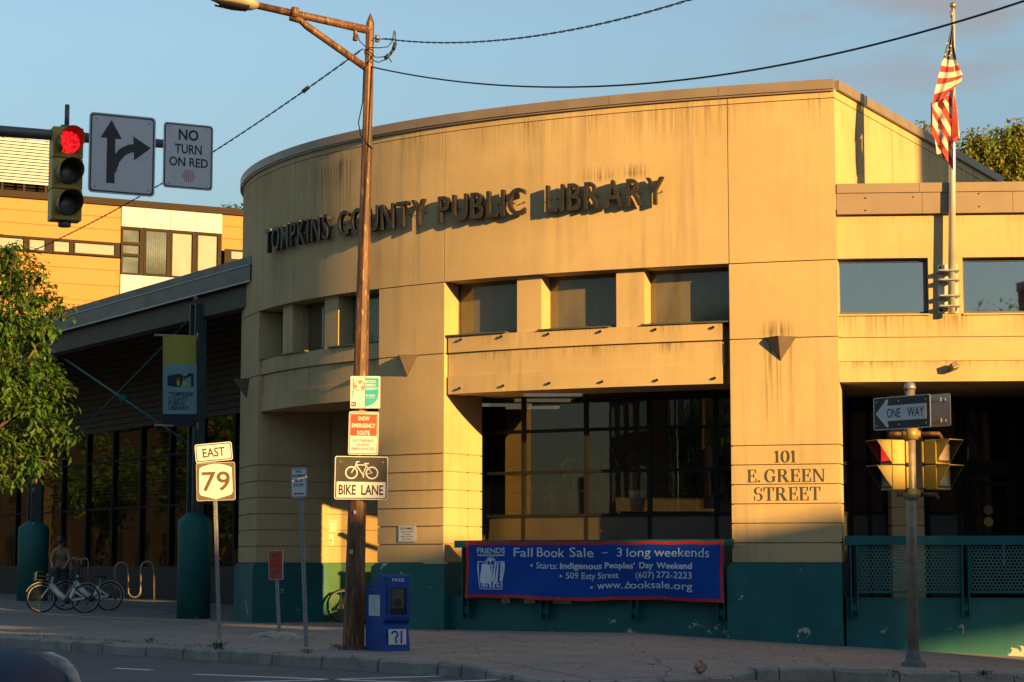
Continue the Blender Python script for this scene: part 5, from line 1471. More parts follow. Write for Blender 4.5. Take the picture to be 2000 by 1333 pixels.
# ------------------------------------------------------------------ flagpole and flag
pb0, pt0 = rp(rx(1858.5, .22), .22, 0), None
DF = pb0.y; fb, ft = P(1858.5, 612, DF), P(1861.5, 22, DF)
fp = thing('flagpole', fb, 'white flagpole with gold ball clamped to wing wall', 'flagpole')
M_ALU = mat('flagpole_white', (.60, .57, .50), .3, .5, .06, 4)
MB().m(M_ALU).tube([fb, fb * .5 + ft * .5, ft], [.062, .058, .036], 18).build('pole', fp)
MB().m(mat('gold_ball', (.55, .38, .12), .35, .8, .1, 6)).lathe([(0, -.055)] + [(.058 * math.cos(a), .058 * math.sin(a)) for a in [R(-80 + 20 * i) for i in range(9)]] + [(0, .058)], ft + Vector((0, 0, .10)), 16).build('finial', fp)
mb = MB().m(M_GALV); mb.tube([ft - Vector((0, 0, .06)), ft + Vector((0, 0, .06))], .03, 8); mb.tube([ft + Vector((-.03, -.02, -.12)), ft + Vector((-.03, -.02, .0))], .025, 6); mb.build('truck', fp)
mb = MB().m(mat('bracket_steel', (.62, .60, .55), .4, .35, .08, 8)); xa = rx(1858, 0)
RB(mb, xa - .17, xa + .18, rz(1858, 613), rz(1858, 518), .03, .005); mb.build('wall_plate', fp)
for py in (531, 549, 580, 600):
    z = rz(1858, py, .1); mb = MB().m(M_GALV); RB(mb, xa - .17, xa + .18, z - .012, z + .012, .31, .035); mb.build('clamp', fp)
mb = MB().m(M_DKMET)
for (dx_, py) in ((-.12, 523), (.13, 523), (-.12, 607), (.13, 607)): q = rp(xa + dx_, .03, rz(1858, py)); mb.tube([q, q + RN * .03], .022, 6)
mb.build('bolts', fp)
M_FW, M_FR, M_FB = mat('flag_white', (.50, .47, .43), .8, 0, .06, 12), mat('flag_red', (.36, .035, .03), .8, 0, .1, 12), mat('flag_blue', (.09, .11, .17), .8, 0, .12, 10)
flag = thing('flag', P(1858, 60, DF - .1), 'limp red white and blue striped flag hanging from flagpole', 'flag')
def fpnt(a, c, d): return P(a, c, DF - .10 - d)
def panel(mb, left, right, bands, depth, nu=10):
    """left/right: edge polylines by y fraction; bands: list of (t0, t1, material) down the panel"""
    def at(poly, t):
        k = t * (len(poly) - 1); i = min(len(poly) - 2, int(k)); f = k - i
        return (poly[i][0] * (1 - f) + poly[i + 1][0] * f, poly[i][1] * (1 - f) + poly[i + 1][1] * f)
    for t0, t1, mm in bands:
        mb.m(mm); nt = 4; vs = []
        for side_ in (0, 1):
            for j in range(nt + 1):
                t = t0 + (t1 - t0) * j / nt; l, r_ = at(left, t), at(right, t)
                for i in range(nu + 1):
                    s = i / nu; a, c = l[0] + (r_[0] - l[0]) * s, l[1] + (r_[1] - l[1]) * s + 3 * math.sin(s * math.pi)
                    vs.append(fpnt(a, c, depth(s, t) + .004 * (1 - side_)))
        k = nu + 1; o2 = (nt + 1) * k
        fs = [(j * k + i, j * k + i + 1, (j + 1) * k + i + 1, (j + 1) * k + i) for j in range(nt) for i in range(nu)]
        mb.add(vs, fs + [tuple(reversed([v + o2 for v in f])) for f in fs], True)
mb = MB()
fold = lambda s, t: .05 + .10 * t * math.sin(s * 4.2 + .6) + .035 * math.sin(s * 13 + 3 * t)
panel(mb, [(1859, 48), (1853, 75), (1845, 103), (1838, 128), (1832, 152), (1826, 178), (1820, 205)], [(1862, 48), (1862, 80), (1866, 108), (1872, 128), (1880, 146), (1878, 158), (1862, 174)],
      [(0, .40, M_FB), (.40, .50, M_FW), (.50, .585, M_FR), (.585, .67, M_FW), (.67, .75, M_FR), (.75, .87, M_FW), (.87, 1, M_FR)], fold, 14)
mb.m(M_FW); 
for (a, c) in ((1852, 97), (1855, 109), (1846, 107), (1858, 104), (1850, 85), (1857, 90)):
    st = [fpnt(a + (2.4 if i % 2 == 0 else 1.0) * math.cos(R(90 + 36 * i)), c - (2.4 if i % 2 == 0 else 1.0) * math.sin(R(90 + 36 * i)), .22) for i in range(10)]; mb.add(st, [tuple(range(10))])
fold2 = lambda s, t: .0 + .06 * math.sin(s * 7 + 1) * (1 - .4 * t) + .03 * math.sin(s * 17)
L2 = [(1820, 196), (1818, 205), (1818, 222), (1818, 238), (1819, 252), (1826, 268), (1832, 290), (1852, 318)]; R2 = [(1862, 172), (1863, 186), (1863, 210), (1862, 240), (1862, 262), (1863, 285), (1863, 308), (1862, 335)]
# stripes of the falling fold run steeply down to the right
def strip2(mm, a):
    mb.m(mm); n = 7; vs = []
    for sd in (0, .004):
        for i in range(n + 1):
            s = i / n
            for (q0, q1) in ((a[0], a[1]), (a[3], a[2])):
                px_, py_ = q0[0] + (q1[0] - q0[0]) * s, q0[1] + (q1[1] - q0[1]) * s
                vs.append(fpnt(px_, py_, .02 + .05 * math.sin((px_ - 1818) * .30) + .02 * math.sin((px_ - 1818) * .75) - sd))
    fs = [(2 * i, 2 * i + 2, 2 * i + 3, 2 * i + 1) for i in range(n)]; o2 = 2 * (n + 1)
    mb.add(vs, fs + [tuple(reversed([v + o2 for v in f])) for f in fs], True)
strip2(M_FW, [(1852, 186), (1861, 196), (1863, 172), (1858, 178)])
strip2(M_FR, [(1843, 190), (1861, 214), (1861, 196), (1852, 186)])
strip2(M_FW, [(1838, 192), (1860, 232), (1861, 214), (1843, 190)])
strip2(M_FR, [(1829, 198), (1858, 251), (1860, 232), (1838, 192)])
strip2(M_FW, [(1820, 206), (1856, 267), (1858, 251), (1829, 198)])
strip2(M_FR, [(1821, 222), (1862, 300), (1856, 267), (1820, 206)])
strip2(M_FW, [(1819, 240), (1862, 316), (1862, 296), (1821, 222)])
strip2(M_FR, [(1818, 258), (1861, 334), (1862, 314), (1819, 240)])
strip2(M_FR, [(1818, 200), (1818, 258), (1821, 240), (1822, 205)])
strip2(M_FW, [(1826, 272), (1830, 302), (1840, 300), (1822, 265)]); strip2(M_FR, [(1830, 285), (1842, 308), (1850, 315), (1833, 282)])
strip2(M_FR, [(1863, 182), (1858, 268), (1872, 274), (1870, 216)]); strip2(M_FW, [(1870, 216), (1872, 266), (1875, 272), (1868, 205)]); strip2(M_FR, [(1858, 268), (1866, 282), (1873, 268), (1870, 262)])
mb.build('cloth', flag)
mb = MB().m(M_SW); mb.tube([fpnt(1863, 42, .04), fpnt(1864, 120, -.0), fpnt(1862, 330, -.04)], .006, 4); mb.build('halyard', fp)
# ------------------------------------------------------------------ plants
def leafmat(name, c, tr=.35):
    m, n, l, p = newmat(name); b = NB(m)
    l.new(b.mix(b.ramp(b.noise(b.pos(), 3, 3), .3, .7), tuple(x * .75 for x in c), tuple(x * 1.25 for x in c)), p.inputs['Base Color'])
    p.inputs['Roughness'].default_value = .5; p.inputs['Specular IOR Level'].default_value = .3
    tl_ = n.new('ShaderNodeBsdfTranslucent'); tl_.inputs[0].default_value = (c[0] * 1.7, c[1] * 1.8, c[2], 1)
    mx = n.new('ShaderNodeMixShader'); mx.inputs[0].default_value = tr
    l.new(p.outputs[0], mx.inputs[1]); l.new(tl_.outputs[0], mx.inputs[2]); l.new(mx.outputs[0], n['Material Output'].inputs[0]); return m
LG = [leafmat('leaf_green', (.06, .145, .018)), leafmat('leaf_olive', (.09, .165, .024)), leafmat('leaf_deep', (.03, .065, .014)), leafmat('leaf_orange', (.30, .12, .02))]
LY = [leafmat('leaf_autumn_olive', (.22, .24, .05)), leafmat('leaf_autumn_gold', (.32, .23, .04)), leafmat('leaf_autumn_green', (.14, .20, .04)), leafmat('leaf_autumn_rust', (.26, .16, .03))]
M_BARK = mat('bark', (.10, .075, .055), .9, 0, .3, 12, .6, 20)
def leaf(mb, p, d, up, L, w):
    d = d.normalized(); s = d.cross(up);
    if s.length < 1e-3: s = Vector((1, 0, 0))
    s.normalize(); n = s.cross(d)
    a = p + d * L * .45 - n * L * .02; e = p + d * L - n * L * .16
    mb.add([p, a + s * w / 2 + n * w * .15, e, a - s * w / 2 + n * w * .15, a], [(0, 1, 4), (1, 2, 4), (0, 4, 3), (4, 2, 3)])
def tree(name, label, base, trunk_h, r, blobs, mats_, weights, nleaf, L, w, seed, cat='tree', group=None, droop=.6, trunk_top=None, per=9):
    rnd = random.Random(seed); o = thing(name, base, label, cat, group)
    top = trunk_top or base + Vector((rnd.uniform(-.2, .2), rnd.uniform(-.2, .2), trunk_h))
    mb = MB().m(M_BARK); mid = base * .5 + top * .5 + Vector((.06, .05, 0)); mb.tube([base - Vector((0, 0, .2)), base + Vector((0, 0, .15)), mid, top], [r * 1.5, r * 1.1, r * .9, r * .7], 10)
    tw = []
    for c, br in blobs:
        m = top * .45 + c * .55 + Vector((rnd.uniform(-.1, .1) * br, 0, .1 * br)); mb.tube([top - Vector((0, 0, .1)), m, c], [r * .5, r * .3, r * .10], 6)
        for k in range(7):
            e = c + Vector((rnd.gauss(0, 1), rnd.gauss(0, 1), rnd.gauss(0, .8))).normalized() * br * rnd.uniform(.6, 1.0); tw.append((m * .3 + c * .7, e)); mb.tube([m * .3 + c * .7, (m * .3 + c * .7) * .5 + e * .5 + Vector((0, 0, .06 * br)), e], [r * .14, r * .09, r * .03], 4)
    mb.build('trunk', o)
    mb = MB(); vol = sum(b_ ** 2.2 for _, b_ in blobs)
    for c, br in blobs:
        nt = int(nleaf * br ** 2.2 / vol / per)
        for k in range(nt):
            v = Vector((rnd.gauss(0, 1), rnd.gauss(0, 1), rnd.gauss(0, 1))).normalized()
            t = c + Vector((v.x, v.y, v.z * .85)) * br * (rnd.random() ** .42) * (1 + .22 * math.sin(5 * v.x + seed) * math.cos(4 * v.z + 3 * v.y))
            out = (v + Vector((rnd.gauss(0, .5), rnd.gauss(0, .5), -droop * .5))).normalized()
            mi = rnd.choices(range(len(mats_)), weights)[0]
            for q in range(per):
                mm = mi if rnd.random() < .75 else rnd.choices(range(len(mats_)), weights)[0]
                d = out + Vector((rnd.gauss(0, .7), rnd.gauss(0, .7), rnd.gauss(-droop, .45))); mb.m(mats_[mm])
                leaf(mb, t + out * rnd.uniform(-1, 1) * L * 1.4 + Vector((rnd.gauss(0, 1), rnd.gauss(0, 1), rnd.gauss(0, 1))) * L * .35, d, Vector((rnd.gauss(0, .3), rnd.gauss(0, .3), 1)), L * rnd.uniform(.65, 1.2), w * rnd.uniform(.7, 1.2))
    cr = mb.build('crown', o); return o
DT = 41.0
bt = Vector((-11.4, DT, 0)); bt.z = g(bt.x, bt.y)
bl_ = [(P(a, c, DT + dy), r_) for a, c, dy, r_ in ((30, 545, 0, .42), (-10, 510, .3, .55), (70, 585, .3, .38), (20, 620, -.4, .55), (60, 665, .2, .42), (112, 600, .2, .24), (95, 640, -.2, .26), (20, 740, -.3, .60), (80, 725, .2, .34), (95, 775, .2, .36), (60, 790, -.3, .40), (118, 752, .1, .20), (110, 838, 0, .30), (132, 860, .1, .18), (60, 850, .2, .42), (10, 870, 0, .45), (80, 900, .1, .26), (40, 915, .1, .20), (30, 490, .1, .20), (75, 535, .1, .22), (-20, 660, -.3, .5), (-90, 600, .6, 1.0), (-110, 800, 0, 1.1), (-90, 700, -1, .8), (5, 940, 0, .18))]
tree('street_tree', 'leafy street tree with drooping leaves and orange patches left of gallery', bt, 2.6, .12, bl_, LG, (4, 4, 3, .16), 16000, .175, .072, 5, droop=.38, trunk_top=P(-60, 880, DT), per=10)
tree('background_tree', 'gold and olive autumn tree behind the wing roof at far right', Vector((19.5, 78, 0)), 11.5, .3, [(P(a, c, 78), r_) for a, c, r_ in ((1905, 300, .75), (1930, 320, 1.0), (1960, 285, .8), (1975, 262, .45), (1990, 320, 1.1), (2030, 300, 1.1), (1950, 345, 1.2), (2010, 360, 1.5), (1890, 335, .7), (1905, 275, .4), (1995, 255, .4), (2060, 260, 1.0))], LY, (4, 3, 4, 1.0), 15000, .22, .13, 8, 'tree', per=7)
tree('background_tree', 'small treetop showing above the orange facade beside the curved wall', Vector((-12.6, 96, 0)), 14.5, .2, [(P(a, c, 96), r_) for a, c, r_ in ((458, 420, .55), (470, 425, .7), (446, 424, .4), (480, 432, .8))], LG, (1, 1, 4, .0), 1400, .2, .12, 9, 'tree', per=7)
tree('background_tree', 'tiny twig top peeking over the side wall beside flag', Vector((15.3, 76, 0)), 13.4, .2, [(P(1806, 248, 76), .30), (P(1812, 268, 76), .55), (P(1822, 285, 76), .7)], LY, (3, 1, 4, 1), 700, .17, .1, 10, 'tree', per=7)
# trees across the street, seen mirrored in the glass
for i, (x, y, lab) in enumerate(((-15, 9, 'broad green tree across the street outside the frame, nearer the crossing'), (-21, 3, 'broad green tree across the street outside the frame, farther from the crossing'))):
    b_ = Vector((x, y, road_z(x, y))); rnd = random.Random(20 + i)
    tree('street_tree', lab, b_, 3.2, .2, [(b_ + Vector((rnd.uniform(-2.2, 2.2), rnd.uniform(-2, 2), rnd.uniform(3.2, 7.0))), rnd.uniform(.9, 1.5)) for k in range(10)], LG, (4, 3, 2, .2), 4200, .26, .12, 30 + i, 'tree', per=8)

b_ = Vector((12.6, -6, road_z(12.6, -6))); rnd = random.Random(91)
tree('street_tree', 'tall loose tree across the street behind the camera, mirrored in the wing window', b_, 6.5, .2, [(b_ + Vector((rnd.uniform(-2.0, 2.4), rnd.uniform(-1.5, 1.5), rnd.uniform(7.5, 11.2))), rnd.uniform(.7, 1.2)) for k in range(9)], LG, (4, 3, 2, .2), 2600, .3, .1, 92, 'tree', per=8)

# weeds and litter
M_WEED = [leafmat('weed_green', (.045, .085, .02)), leafmat('weed_dry', (.12, .10, .04))]
def weed(px, py, sz, n, label, seed):
    sz *= .72
    rnd = random.Random(seed); q = gp(px, py); mb = MB()
    for k in range(n):
        a = rnd.uniform(0, 6.28); mb.m(M_WEED[rnd.random() < .25]); rd_ = rnd.uniform(0, sz * .7)
        leaf(mb, q + Vector((rd_ * math.cos(a), .4 * rd_ * math.sin(a), rnd.uniform(-.01, sz * .35))), Vector((math.cos(a), math.sin(a), rnd.uniform(.4, 1.8))), Vector((0, 0, 1)), sz * rnd.uniform(.3, .7), sz * rnd.uniform(.08, .16))
    o = mb.build('weed', None, q); tag(o, label, 'weed', 'weeds growing along the kerb')
for i, a in enumerate(((425, 1270, .26, 60, 'bright green weed at kerb beneath the route shield post'), (292, 1256, .20, 34, 'weed in kerb joint between two lane dashes and bikes'), (600, 1277, .16, 40, 'low weed at kerb under the bus stop post'), (75, 1238, .14, 18, 'thin grassy tuft on kerb left of the pale dashes'), (655, 1268, .20, 34, 'dark tuft at the foot of rusty lamp post, left side'), (735, 1268, .15, 24, 'weeds between lamp post and newspaper box'), (1745, 1318, .16, 40, 'weed at right kerb left of the signal pole'), (1920, 1322, .20, 60, 'broad weed at right kerb right of the signal pole'), (690, 1287, .12, 24, 'flat dry weed on kerb in front of lamp post'))):
    weed(*a, seed=50 + i)
for (pa, pb, n, sd, lab) in (((10, 1240), (420, 1266), 170, 3, 'strip of moss and grass along kerb at left'), ((1640, 1322), (1990, 1327), 70, 5, 'strip of dry grass along right kerb')):
    rnd = random.Random(sd); mb = MB(); q0 = gp(*pa)
    for k in range(n):
        t = rnd.random(); q = gp(pa[0] + (pb[0] - pa[0]) * t + rnd.gauss(0, 3), pa[1] + (pb[1] - pa[1]) * t + rnd.gauss(0, 1)); q.z = g(q.x, q.y); mb.m(M_WEED[rnd.random() < .5]); a = rnd.uniform(0, 6.28)
        leaf(mb, q, Vector((math.cos(a), math.sin(a), rnd.uniform(.2, 1.2))), Vector((0, 0, 1)), rnd.uniform(.03, .10), rnd.uniform(.008, .025))
    o = mb.build('kerb_grass', None, q0); tag(o, lab, 'grass', kind='stuff')
rnd = random.Random(77); mb = MB(); LIT = [mat('fallen_leaf_brown', (.12, .06, .03), .8, 0, .3, 9), mat('fallen_leaf_tan', (.30, .19, .08), .8, 0, .3, 9), mat('litter_pale', (.5, .46, .40), .8)]
def lit(px, py, k):
    q = gp(px, py); q.z = g(q.x, q.y) + .008; mb.m(LIT[k]); a = rnd.uniform(0, 6.28); L = rnd.uniform(.03, .075); leaf(mb, q, Vector((math.cos(a), math.sin(a), rnd.uniform(-.02, .35))), Vector((0, 0, 1)), L, L * .5)
for k in range(420):
    px = rnd.uniform(0, 1990); lo = np.interp(px, [0, 450, 900, 1430, 2000], [1180, 1205, 1232, 1262, 1285]); hi = np.interp(px, [0, 480, 850, 1000, 1500, 2000], [1235, 1270, 1290, 1318, 1316, 1322]); lit(px, lo + (hi - lo) * rnd.random() ** 1.6, rnd.choices((0, 1, 2), (5, 3, .5))[0])
for k in range(260): lit(rnd.uniform(60, 480), rnd.uniform(1172, 1196), rnd.choices((0, 1, 2), (4, 4, .6))[0])
o = mb.build('leaf_litter', None, (0, 30, 0)); tag(o, 'scattered dry fallen leaves on the pavement', 'fallen leaves', kind='stuff')
q = gp(1368, 1316); mb = MB().m(mat('crumpled_paper', (.40, .24, .17), .85, 0, .45, 9)); rnd = random.Random(2); vs = []; n = 12
for j in range(7):
    for i in range(n):
        t = 2 * math.pi * i / n; f = math.pi * (j + .0) / 6; k = rnd.uniform(.6, 1.15); vs.append(q + Vector((.085 * k * math.sin(f) * math.cos(t), .07 * k * math.sin(f) * math.sin(t), .075 - .085 * k * math.cos(f))))
mb.add(vs, [(j * n + i, j * n + (i + 1) % n, (j + 1) * n + (i + 1) % n, (j + 1) * n + i) for j in range(6) for i in range(n)], False); o = mb.build('paper_bag', None, q); tag(o, 'crumpled brown paper bag lying on the pavement corner', 'litter')

# ------------------------------------------------------------------ plants and clock inside the bay window
def inpot(px, py, D, hgt, label, seed, potm, nl=60):
    q = P(px, py, D); q.z = .345 if py > 1100 else q.z; rnd = random.Random(seed); o = thing('potted_plant', q, label, 'potted plant', 'potted plants behind the bay window')
    MB().m(potm).lathe([(.12, 0), (.17, .36), (.18, .38), (.16, .38), (.15, .34), (0, .34)], q, 16).build('pot', o)
    mb = MB().m(mat('plant_stem', (.20, .15, .09), .8)); tp = q + Vector((.04, 0, hgt)); mb.tube([q + Vector((0, 0, .3)), q + Vector((-.03, 0, hgt * .6)), tp], .035, 7); mb.build('stem', o)
    mb = MB()
    for k in range(nl):
        a = rnd.uniform(0, 6.28); mb.m(LG[rnd.randrange(3)]); mb2 = tp + Vector((0, 0, rnd.uniform(-.25, .1))); d = Vector((math.cos(a), math.sin(a), rnd.uniform(-.1, 1.0))); e = rnd.uniform(.35, .6)
        m_ = mb2 + d.normalized() * e * .6; leaf(mb, mb2, d, Vector((0, 0, 1)), e * .6, .05); leaf(mb, m_, d + Vector((0, 0, -1.0)), Vector((0, 0, 1)), e * .6, .045)
    mb.build('foliage', o)
PW = mat('white_pot', (.42, .40, .38), .5, 0, .2, 14); PT = mat('brown_pot', (.18, .10, .06), .7)
def ledge(px, D): return P(px, 1000, D)
mb = MB().m(M_FRAME); slab(mb, uR + .0, uMR - .2, zg[1] - .06, zg[1] - .01, OFG - .1, OFG - .9, .3); mb.build('window_ledge', lib)
for args in ((1245, 998, 39.2, .95, 'plant with thick stem in white pot behind the bay window', 1, PW, 55), (1124, 1000, 39.4, .85, 'tall spiky plant in brown pot behind the bay window', 2, PT, 70), (1180, 1000, 39.4, 1.15, 'drooping plant near middle mullion of the bay window', 3, PT, 60), (1086, 1000, 39.9, .6, 'low plant left of the spiky ones in bay window', 4, PT, 50)):
    inpot(*args)
q = P(1074, 953, 43.5); o = thing('wall_clock', q, 'round black rimmed wall clock seen through the bay window', 'clock')
mb = MB().m(M_SB); mb.ring(.155, .022, q, 28, 6); mb.build('rim', o)
mb = MB(Matrix.Translation(q)).m(mat('clock_face', (.30, .22, .12), .6)); disc(mb, 0, 0, .15, .0, .01, 24); mb.m(M_SB); stroke(mb, [(0, 0), (.0, .10)], .012, -.004, -.001); stroke(mb, [(0, 0), (-.06, .05)], .014, -.007, -.005)
for k in range(12): disc(mb, .125 * math.cos(k * .5236), .125 * math.sin(k * .5236), .008, -.004, .0, 6)
mb.build('face', o)
mb = MB().m(M_CEIL); mb.box(q.x - 1.6, q.x + 4.2, q.y + .02, q.y + .12, .3, 2.9); o = mb.build('interior_partition', lib)
q = P(1300, 995, 41.0); o = thing('reading_desk', Vector((q.x, q.y, .345)), 'dark desk with raised back inside the bay window', 'desk')
mb = MB().m(M_DKMET); mb.box(q.x - 1.0, q.x + 1.0, q.y - .3, q.y + .3, q.z - .05, q.z); mb.build('desk_top', o); mb = MB().m(M_DKMET); mb.box(q.x - .98, q.x + .98, q.y + .25, q.y + .3, .345, q.z + .25); mb.box(q.x - .98, q.x - .92, q.y - .28, q.y + .25, .345, q.z - .05); mb.box(q.x + .92, q.x + .98, q.y - .28, q.y + .25, .345, q.z - .05); mb.build('desk_panel', o)

# ------------------------------------------------------------------ bicycles
M_TYRE = mat('tyre', (.015, .015, .015), .8); M_RIM = mat('rim', (.35, .36, .37), .35, .7); M_EB = mat('bike_grey_white', (.62, .65, .66), .45, .1, .08, 8); M_BK = mat('bike_black', (.02, .02, .022), .5)
def wheel(o, M, r=.335, rimm=M_RIM, name='wheel'):
    w = sub(MB(M).m(M_BK).tube([Vector((0, -.05, 0)), Vector((0, .05, 0))], .035, 8).build(name, o), o)
    MB(M).m(M_TYRE).ring(r, .021, (0, 0, 0), 32, 8).build('tyre', w)
    mb = MB(M).m(rimm); mb.ring(r - .028, .010, (0, 0, 0), 32, 6)
    for k in range(18):
        t = k * math.pi / 9; mb.tube([Vector((.03 * math.cos(t + 1), .02 * (-1) ** k, .03 * math.sin(t + 1))), Vector(((r - .03) * math.cos(t), 0, (r - .03) * math.sin(t)))], .0018, 3, cap=False)
    mb.build('rim', w)
def bicycle(base, yaw, lean, steer, label, ebike=True, group='parked bicycles'):
    o = thing('bicycle', base, label, 'bicycle', group)
    M = Matrix.Translation(base) @ Matrix.Rotation(R(yaw), 4, 'Z') @ Matrix.Rotation(R(lean), 4, 'X')
    fm = M_EB if ebike else M_BK; r = .335
    hb2, ht = Vector((.36, 0, .58)), Vector((.30, 0, .86)); bb = Vector((-.12, 0, .28)); rw_, fw = Vector((-.55, 0, r)), Vector((.55, 0, r)); seat = Vector((-.30, 0, .80))
    mb = MB(M).m(fm)
    if ebike:
        mb.tube([hb2 + Vector((-.01, 0, .10)), hb2 * .5 + bb * .5 + Vector((0, 0, .02)), bb], [.065, .075, .06], 8); mb.tube([bb, Vector((-.17, 0, .34)), seat - Vector((-.04, 0, .22))], [.055, .05, .045], 8)
        mb.tube([bb, rw_ + Vector((0, .05, 0))], .026, 6); mb.tube([bb, rw_ - Vector((0, .05, 0))], .026, 6); mb.tube([Vector((-.24, 0, .52)), rw_ + Vector((0, .05, 0))], .022, 6); mb.tube([Vector((-.24, 0, .52)), rw_ - Vector((0, .05, 0))], .022, 6)
    else:
        tt = Vector((-.27, 0, .74))
        for a, b_ in ((hb2, bb), (ht - Vector((0, 0, .1)), tt), (bb, tt), (bb, rw_ + Vector((0, .05, 0))), (tt, rw_ + Vector((0, .05, 0))), (bb, rw_ - Vector((0, .05, 0))), (tt, rw_ - Vector((0, .05, 0)))): mb.tube([a, b_], .017, 6)
    mb.tube([hb2, ht], .028, 8); mb.build('frame', o)
    mb = MB(M).m(M_RIM); mb.tube([seat - Vector((-.04, 0, .22)), seat], .015, 6); mb.build('seat_post', o)
    mb = MB(M).m(M_BK); mb.add([seat + Vector(v) for v in ((-.13, -.075, .04), (-.13, .075, .04), (.0, .05, .035), (.15, .02, .03), (.15, -.02, .03), (.0, -.05, .035), (-.12, -.06, -.01), (-.12, .06, -.01), (.14, .01, .005), (.14, -.01, .005))], [(0, 5, 4, 3, 2, 1), (0, 1, 7, 6), (1, 2, 3, 8, 7), (3, 4, 9, 8), (4, 5, 0, 6, 9), (6, 7, 8, 9)]); mb.build('saddle', o, bevel=.008)
    wheel(o, M @ Matrix.Translation(rw_))
    St = M @ Matrix.Translation(hb2) @ Matrix.Rotation(R(steer), 4, 'Z') @ Matrix.Translation(-hb2)
    wheel(o, St @ Matrix.Translation(fw))
    mb = MB(St).m(fm); 
    for s in (-.055, .055): mb.tube([hb2 + Vector((.02, 0, .02)), hb2 + Vector((.05, s, -.02)), fw + Vector((0, s, 0))], .017, 6)
    mb.build('fork', o)
    mb = MB(St).m(M_BK); mb.tube([ht, ht + Vector((-.02, 0, .16))], .02, 6); hq_ = ht + Vector((-.02, 0, .16)); mb.tube([hq_ + Vector((-.16, -.30, .10)), hq_ + Vector((-.04, -.22, .07)), hq_, hq_ + Vector((-.04, .22, .07)), hq_ + Vector((-.16, .30, .10))], .013, 6); mb.build('handlebar', o)
    if ebike:
        mb = MB(St).m(M_BK); c = hb2 + Vector((.22, 0, .26))
        for z in (-.10, 0, .10): mb.tube([c + Vector((sx * .14 * (1 + z), sy * .18 * (1 + z), z)) for sx, sy in ((-1, -1), (1, -1), (1, 1), (-1, 1), (-1, -1))], .010, 5)
        mb.box(c.x - .13, c.x + .13, c.y - .16, c.y + .16, c.z - .10, c.z - .09); mb.box(c.x - .15, c.x - .14, c.y - .17, c.y + .17, c.z - .1, c.z + .1); mb.box(c.x + .14, c.x + .15, c.y - .17, c.y + .17, c.z - .1, c.z + .1); mb.build('basket', o)
        for (Mx, cc, a0, a1, nm) in ((M, rw_, R(-10), R(185), 'mudguard'), (St, fw, R(20), R(150), 'mudguard')):
            mb = MB(Mx).m(fm); k = 18; vs = []
            for i in range(k + 1):
                t = a0 + (a1 - a0) * i / k
                for yy in (-.03, .03): vs += [cc + Vector(((r + .04) * math.cos(t), yy, (r + .04) * math.sin(t))), cc + Vector(((r + .047) * math.cos(t), yy, (r + .047) * math.sin(t)))]
            fs = []
            for i in range(k):
                a = 4 * i; fs += [(a + 1, a + 3, a + 7, a + 5), (a, a + 4, a + 6, a + 2), (a, a + 1, a + 5, a + 4), (a + 2, a + 6, a + 7, a + 3)]
            mb.add(vs, fs, True); mb.build(nm, o)
    mb = MB(M).m(M_BK); mb.tube([bb + Vector((0, -.07, 0)), bb + Vector((0, .07, 0))], .02, 6); mb.tube([bb + Vector((0, .07, 0)), bb + Vector((.10, .08, -.13))], .011, 5); mb.tube([bb + Vector((0, -.07, 0)), bb + Vector((-.10, -.08, .13))], .011, 5); mb.box(bb.x + .06, bb.x + .14, .08, .17, bb.z - .145, bb.z - .12); mb.box(bb.x - .14, bb.x - .06, -.17, -.08, bb.z + .12, bb.z + .145); mb.lathe([(.085, -.004), (.085, .004)], (0, 0, 0), 20, M=Matrix.Translation(bb + Vector((0, .06, 0))) @ Matrix.Rotation(R(90), 4, 'X')); mb.build('crankset', o)
    return o
q = gp(122, 1197); bicycle(q, 173, 8, 28, 'pale grey hire bicycle with basket, nearer of two by teal column base')
q = gp(170, 1192); bicycle(q, 170, 7, 20, 'pale grey hire bicycle with basket, behind the nearer hire bicycle')
q = gp(722, 1215); bicycle(q, 12, -5, 8, 'black bicycle with silver rims parked behind rusty lamp post', False)

# bike racks
M_RACK = mat('rack_steel', (.32, .27, .22), .4, .6, .2, 9)
def rack(pts3, label):
    q = pts3[0]; o = MB().m(M_RACK).tube(pts3, .026, 8).build('bike_rack', None, Vector((q.x, q.y, q.z))); tag(o, label, 'bike rack', 'steel bike racks in front of the gallery')
DR = 54.5
def rq(px, py): return P(px, py, DR)
yb_ = 1171
def hp(cx, cy, rx_, ry_, a0, a1, n=9): return [rq(cx + rx_ * math.cos(R(a0 + (a1 - a0) * i / n)), cy - ry_ * math.sin(R(a0 + (a1 - a0) * i / n))) for i in range(n + 1)]
rack([rq(225.5, yb_ + 3)] + hp(238, 1111, 12.5, 12, 180, 0) + hp(262.5, 1155, 12, 12, 180, 360) + hp(288, 1109, 12.5, 12, 180, 0) + [rq(301, yb_)], 'serpentine steel bike rack glowing in sun between the teal column bases')
rack([rq(408, yb_)] + hp(423, 1105, 14, 14, 180, 0) + [rq(437, yb_ + 5)], 'steel bike rack hoop half hidden behind the route shield post')
for i, (px, wd, tp) in enumerate(((133, 5, 1095), (145, 6, 1090), (155, 4, 1092), (166, 7, 1091))):
    rack([rq(px - wd, yb_ + 2)] + hp(px, tp + wd, wd, wd, 180, 0, 6) + [rq(px + wd, yb_)], ('leftmost narrow bike rack hoop beside the cyclist', 'second narrow bike rack hoop right of the cyclist', 'thinnest bike rack hoop behind the hire bicycles', 'rightmost narrow bike rack hoop behind the hire bicycles')[i])

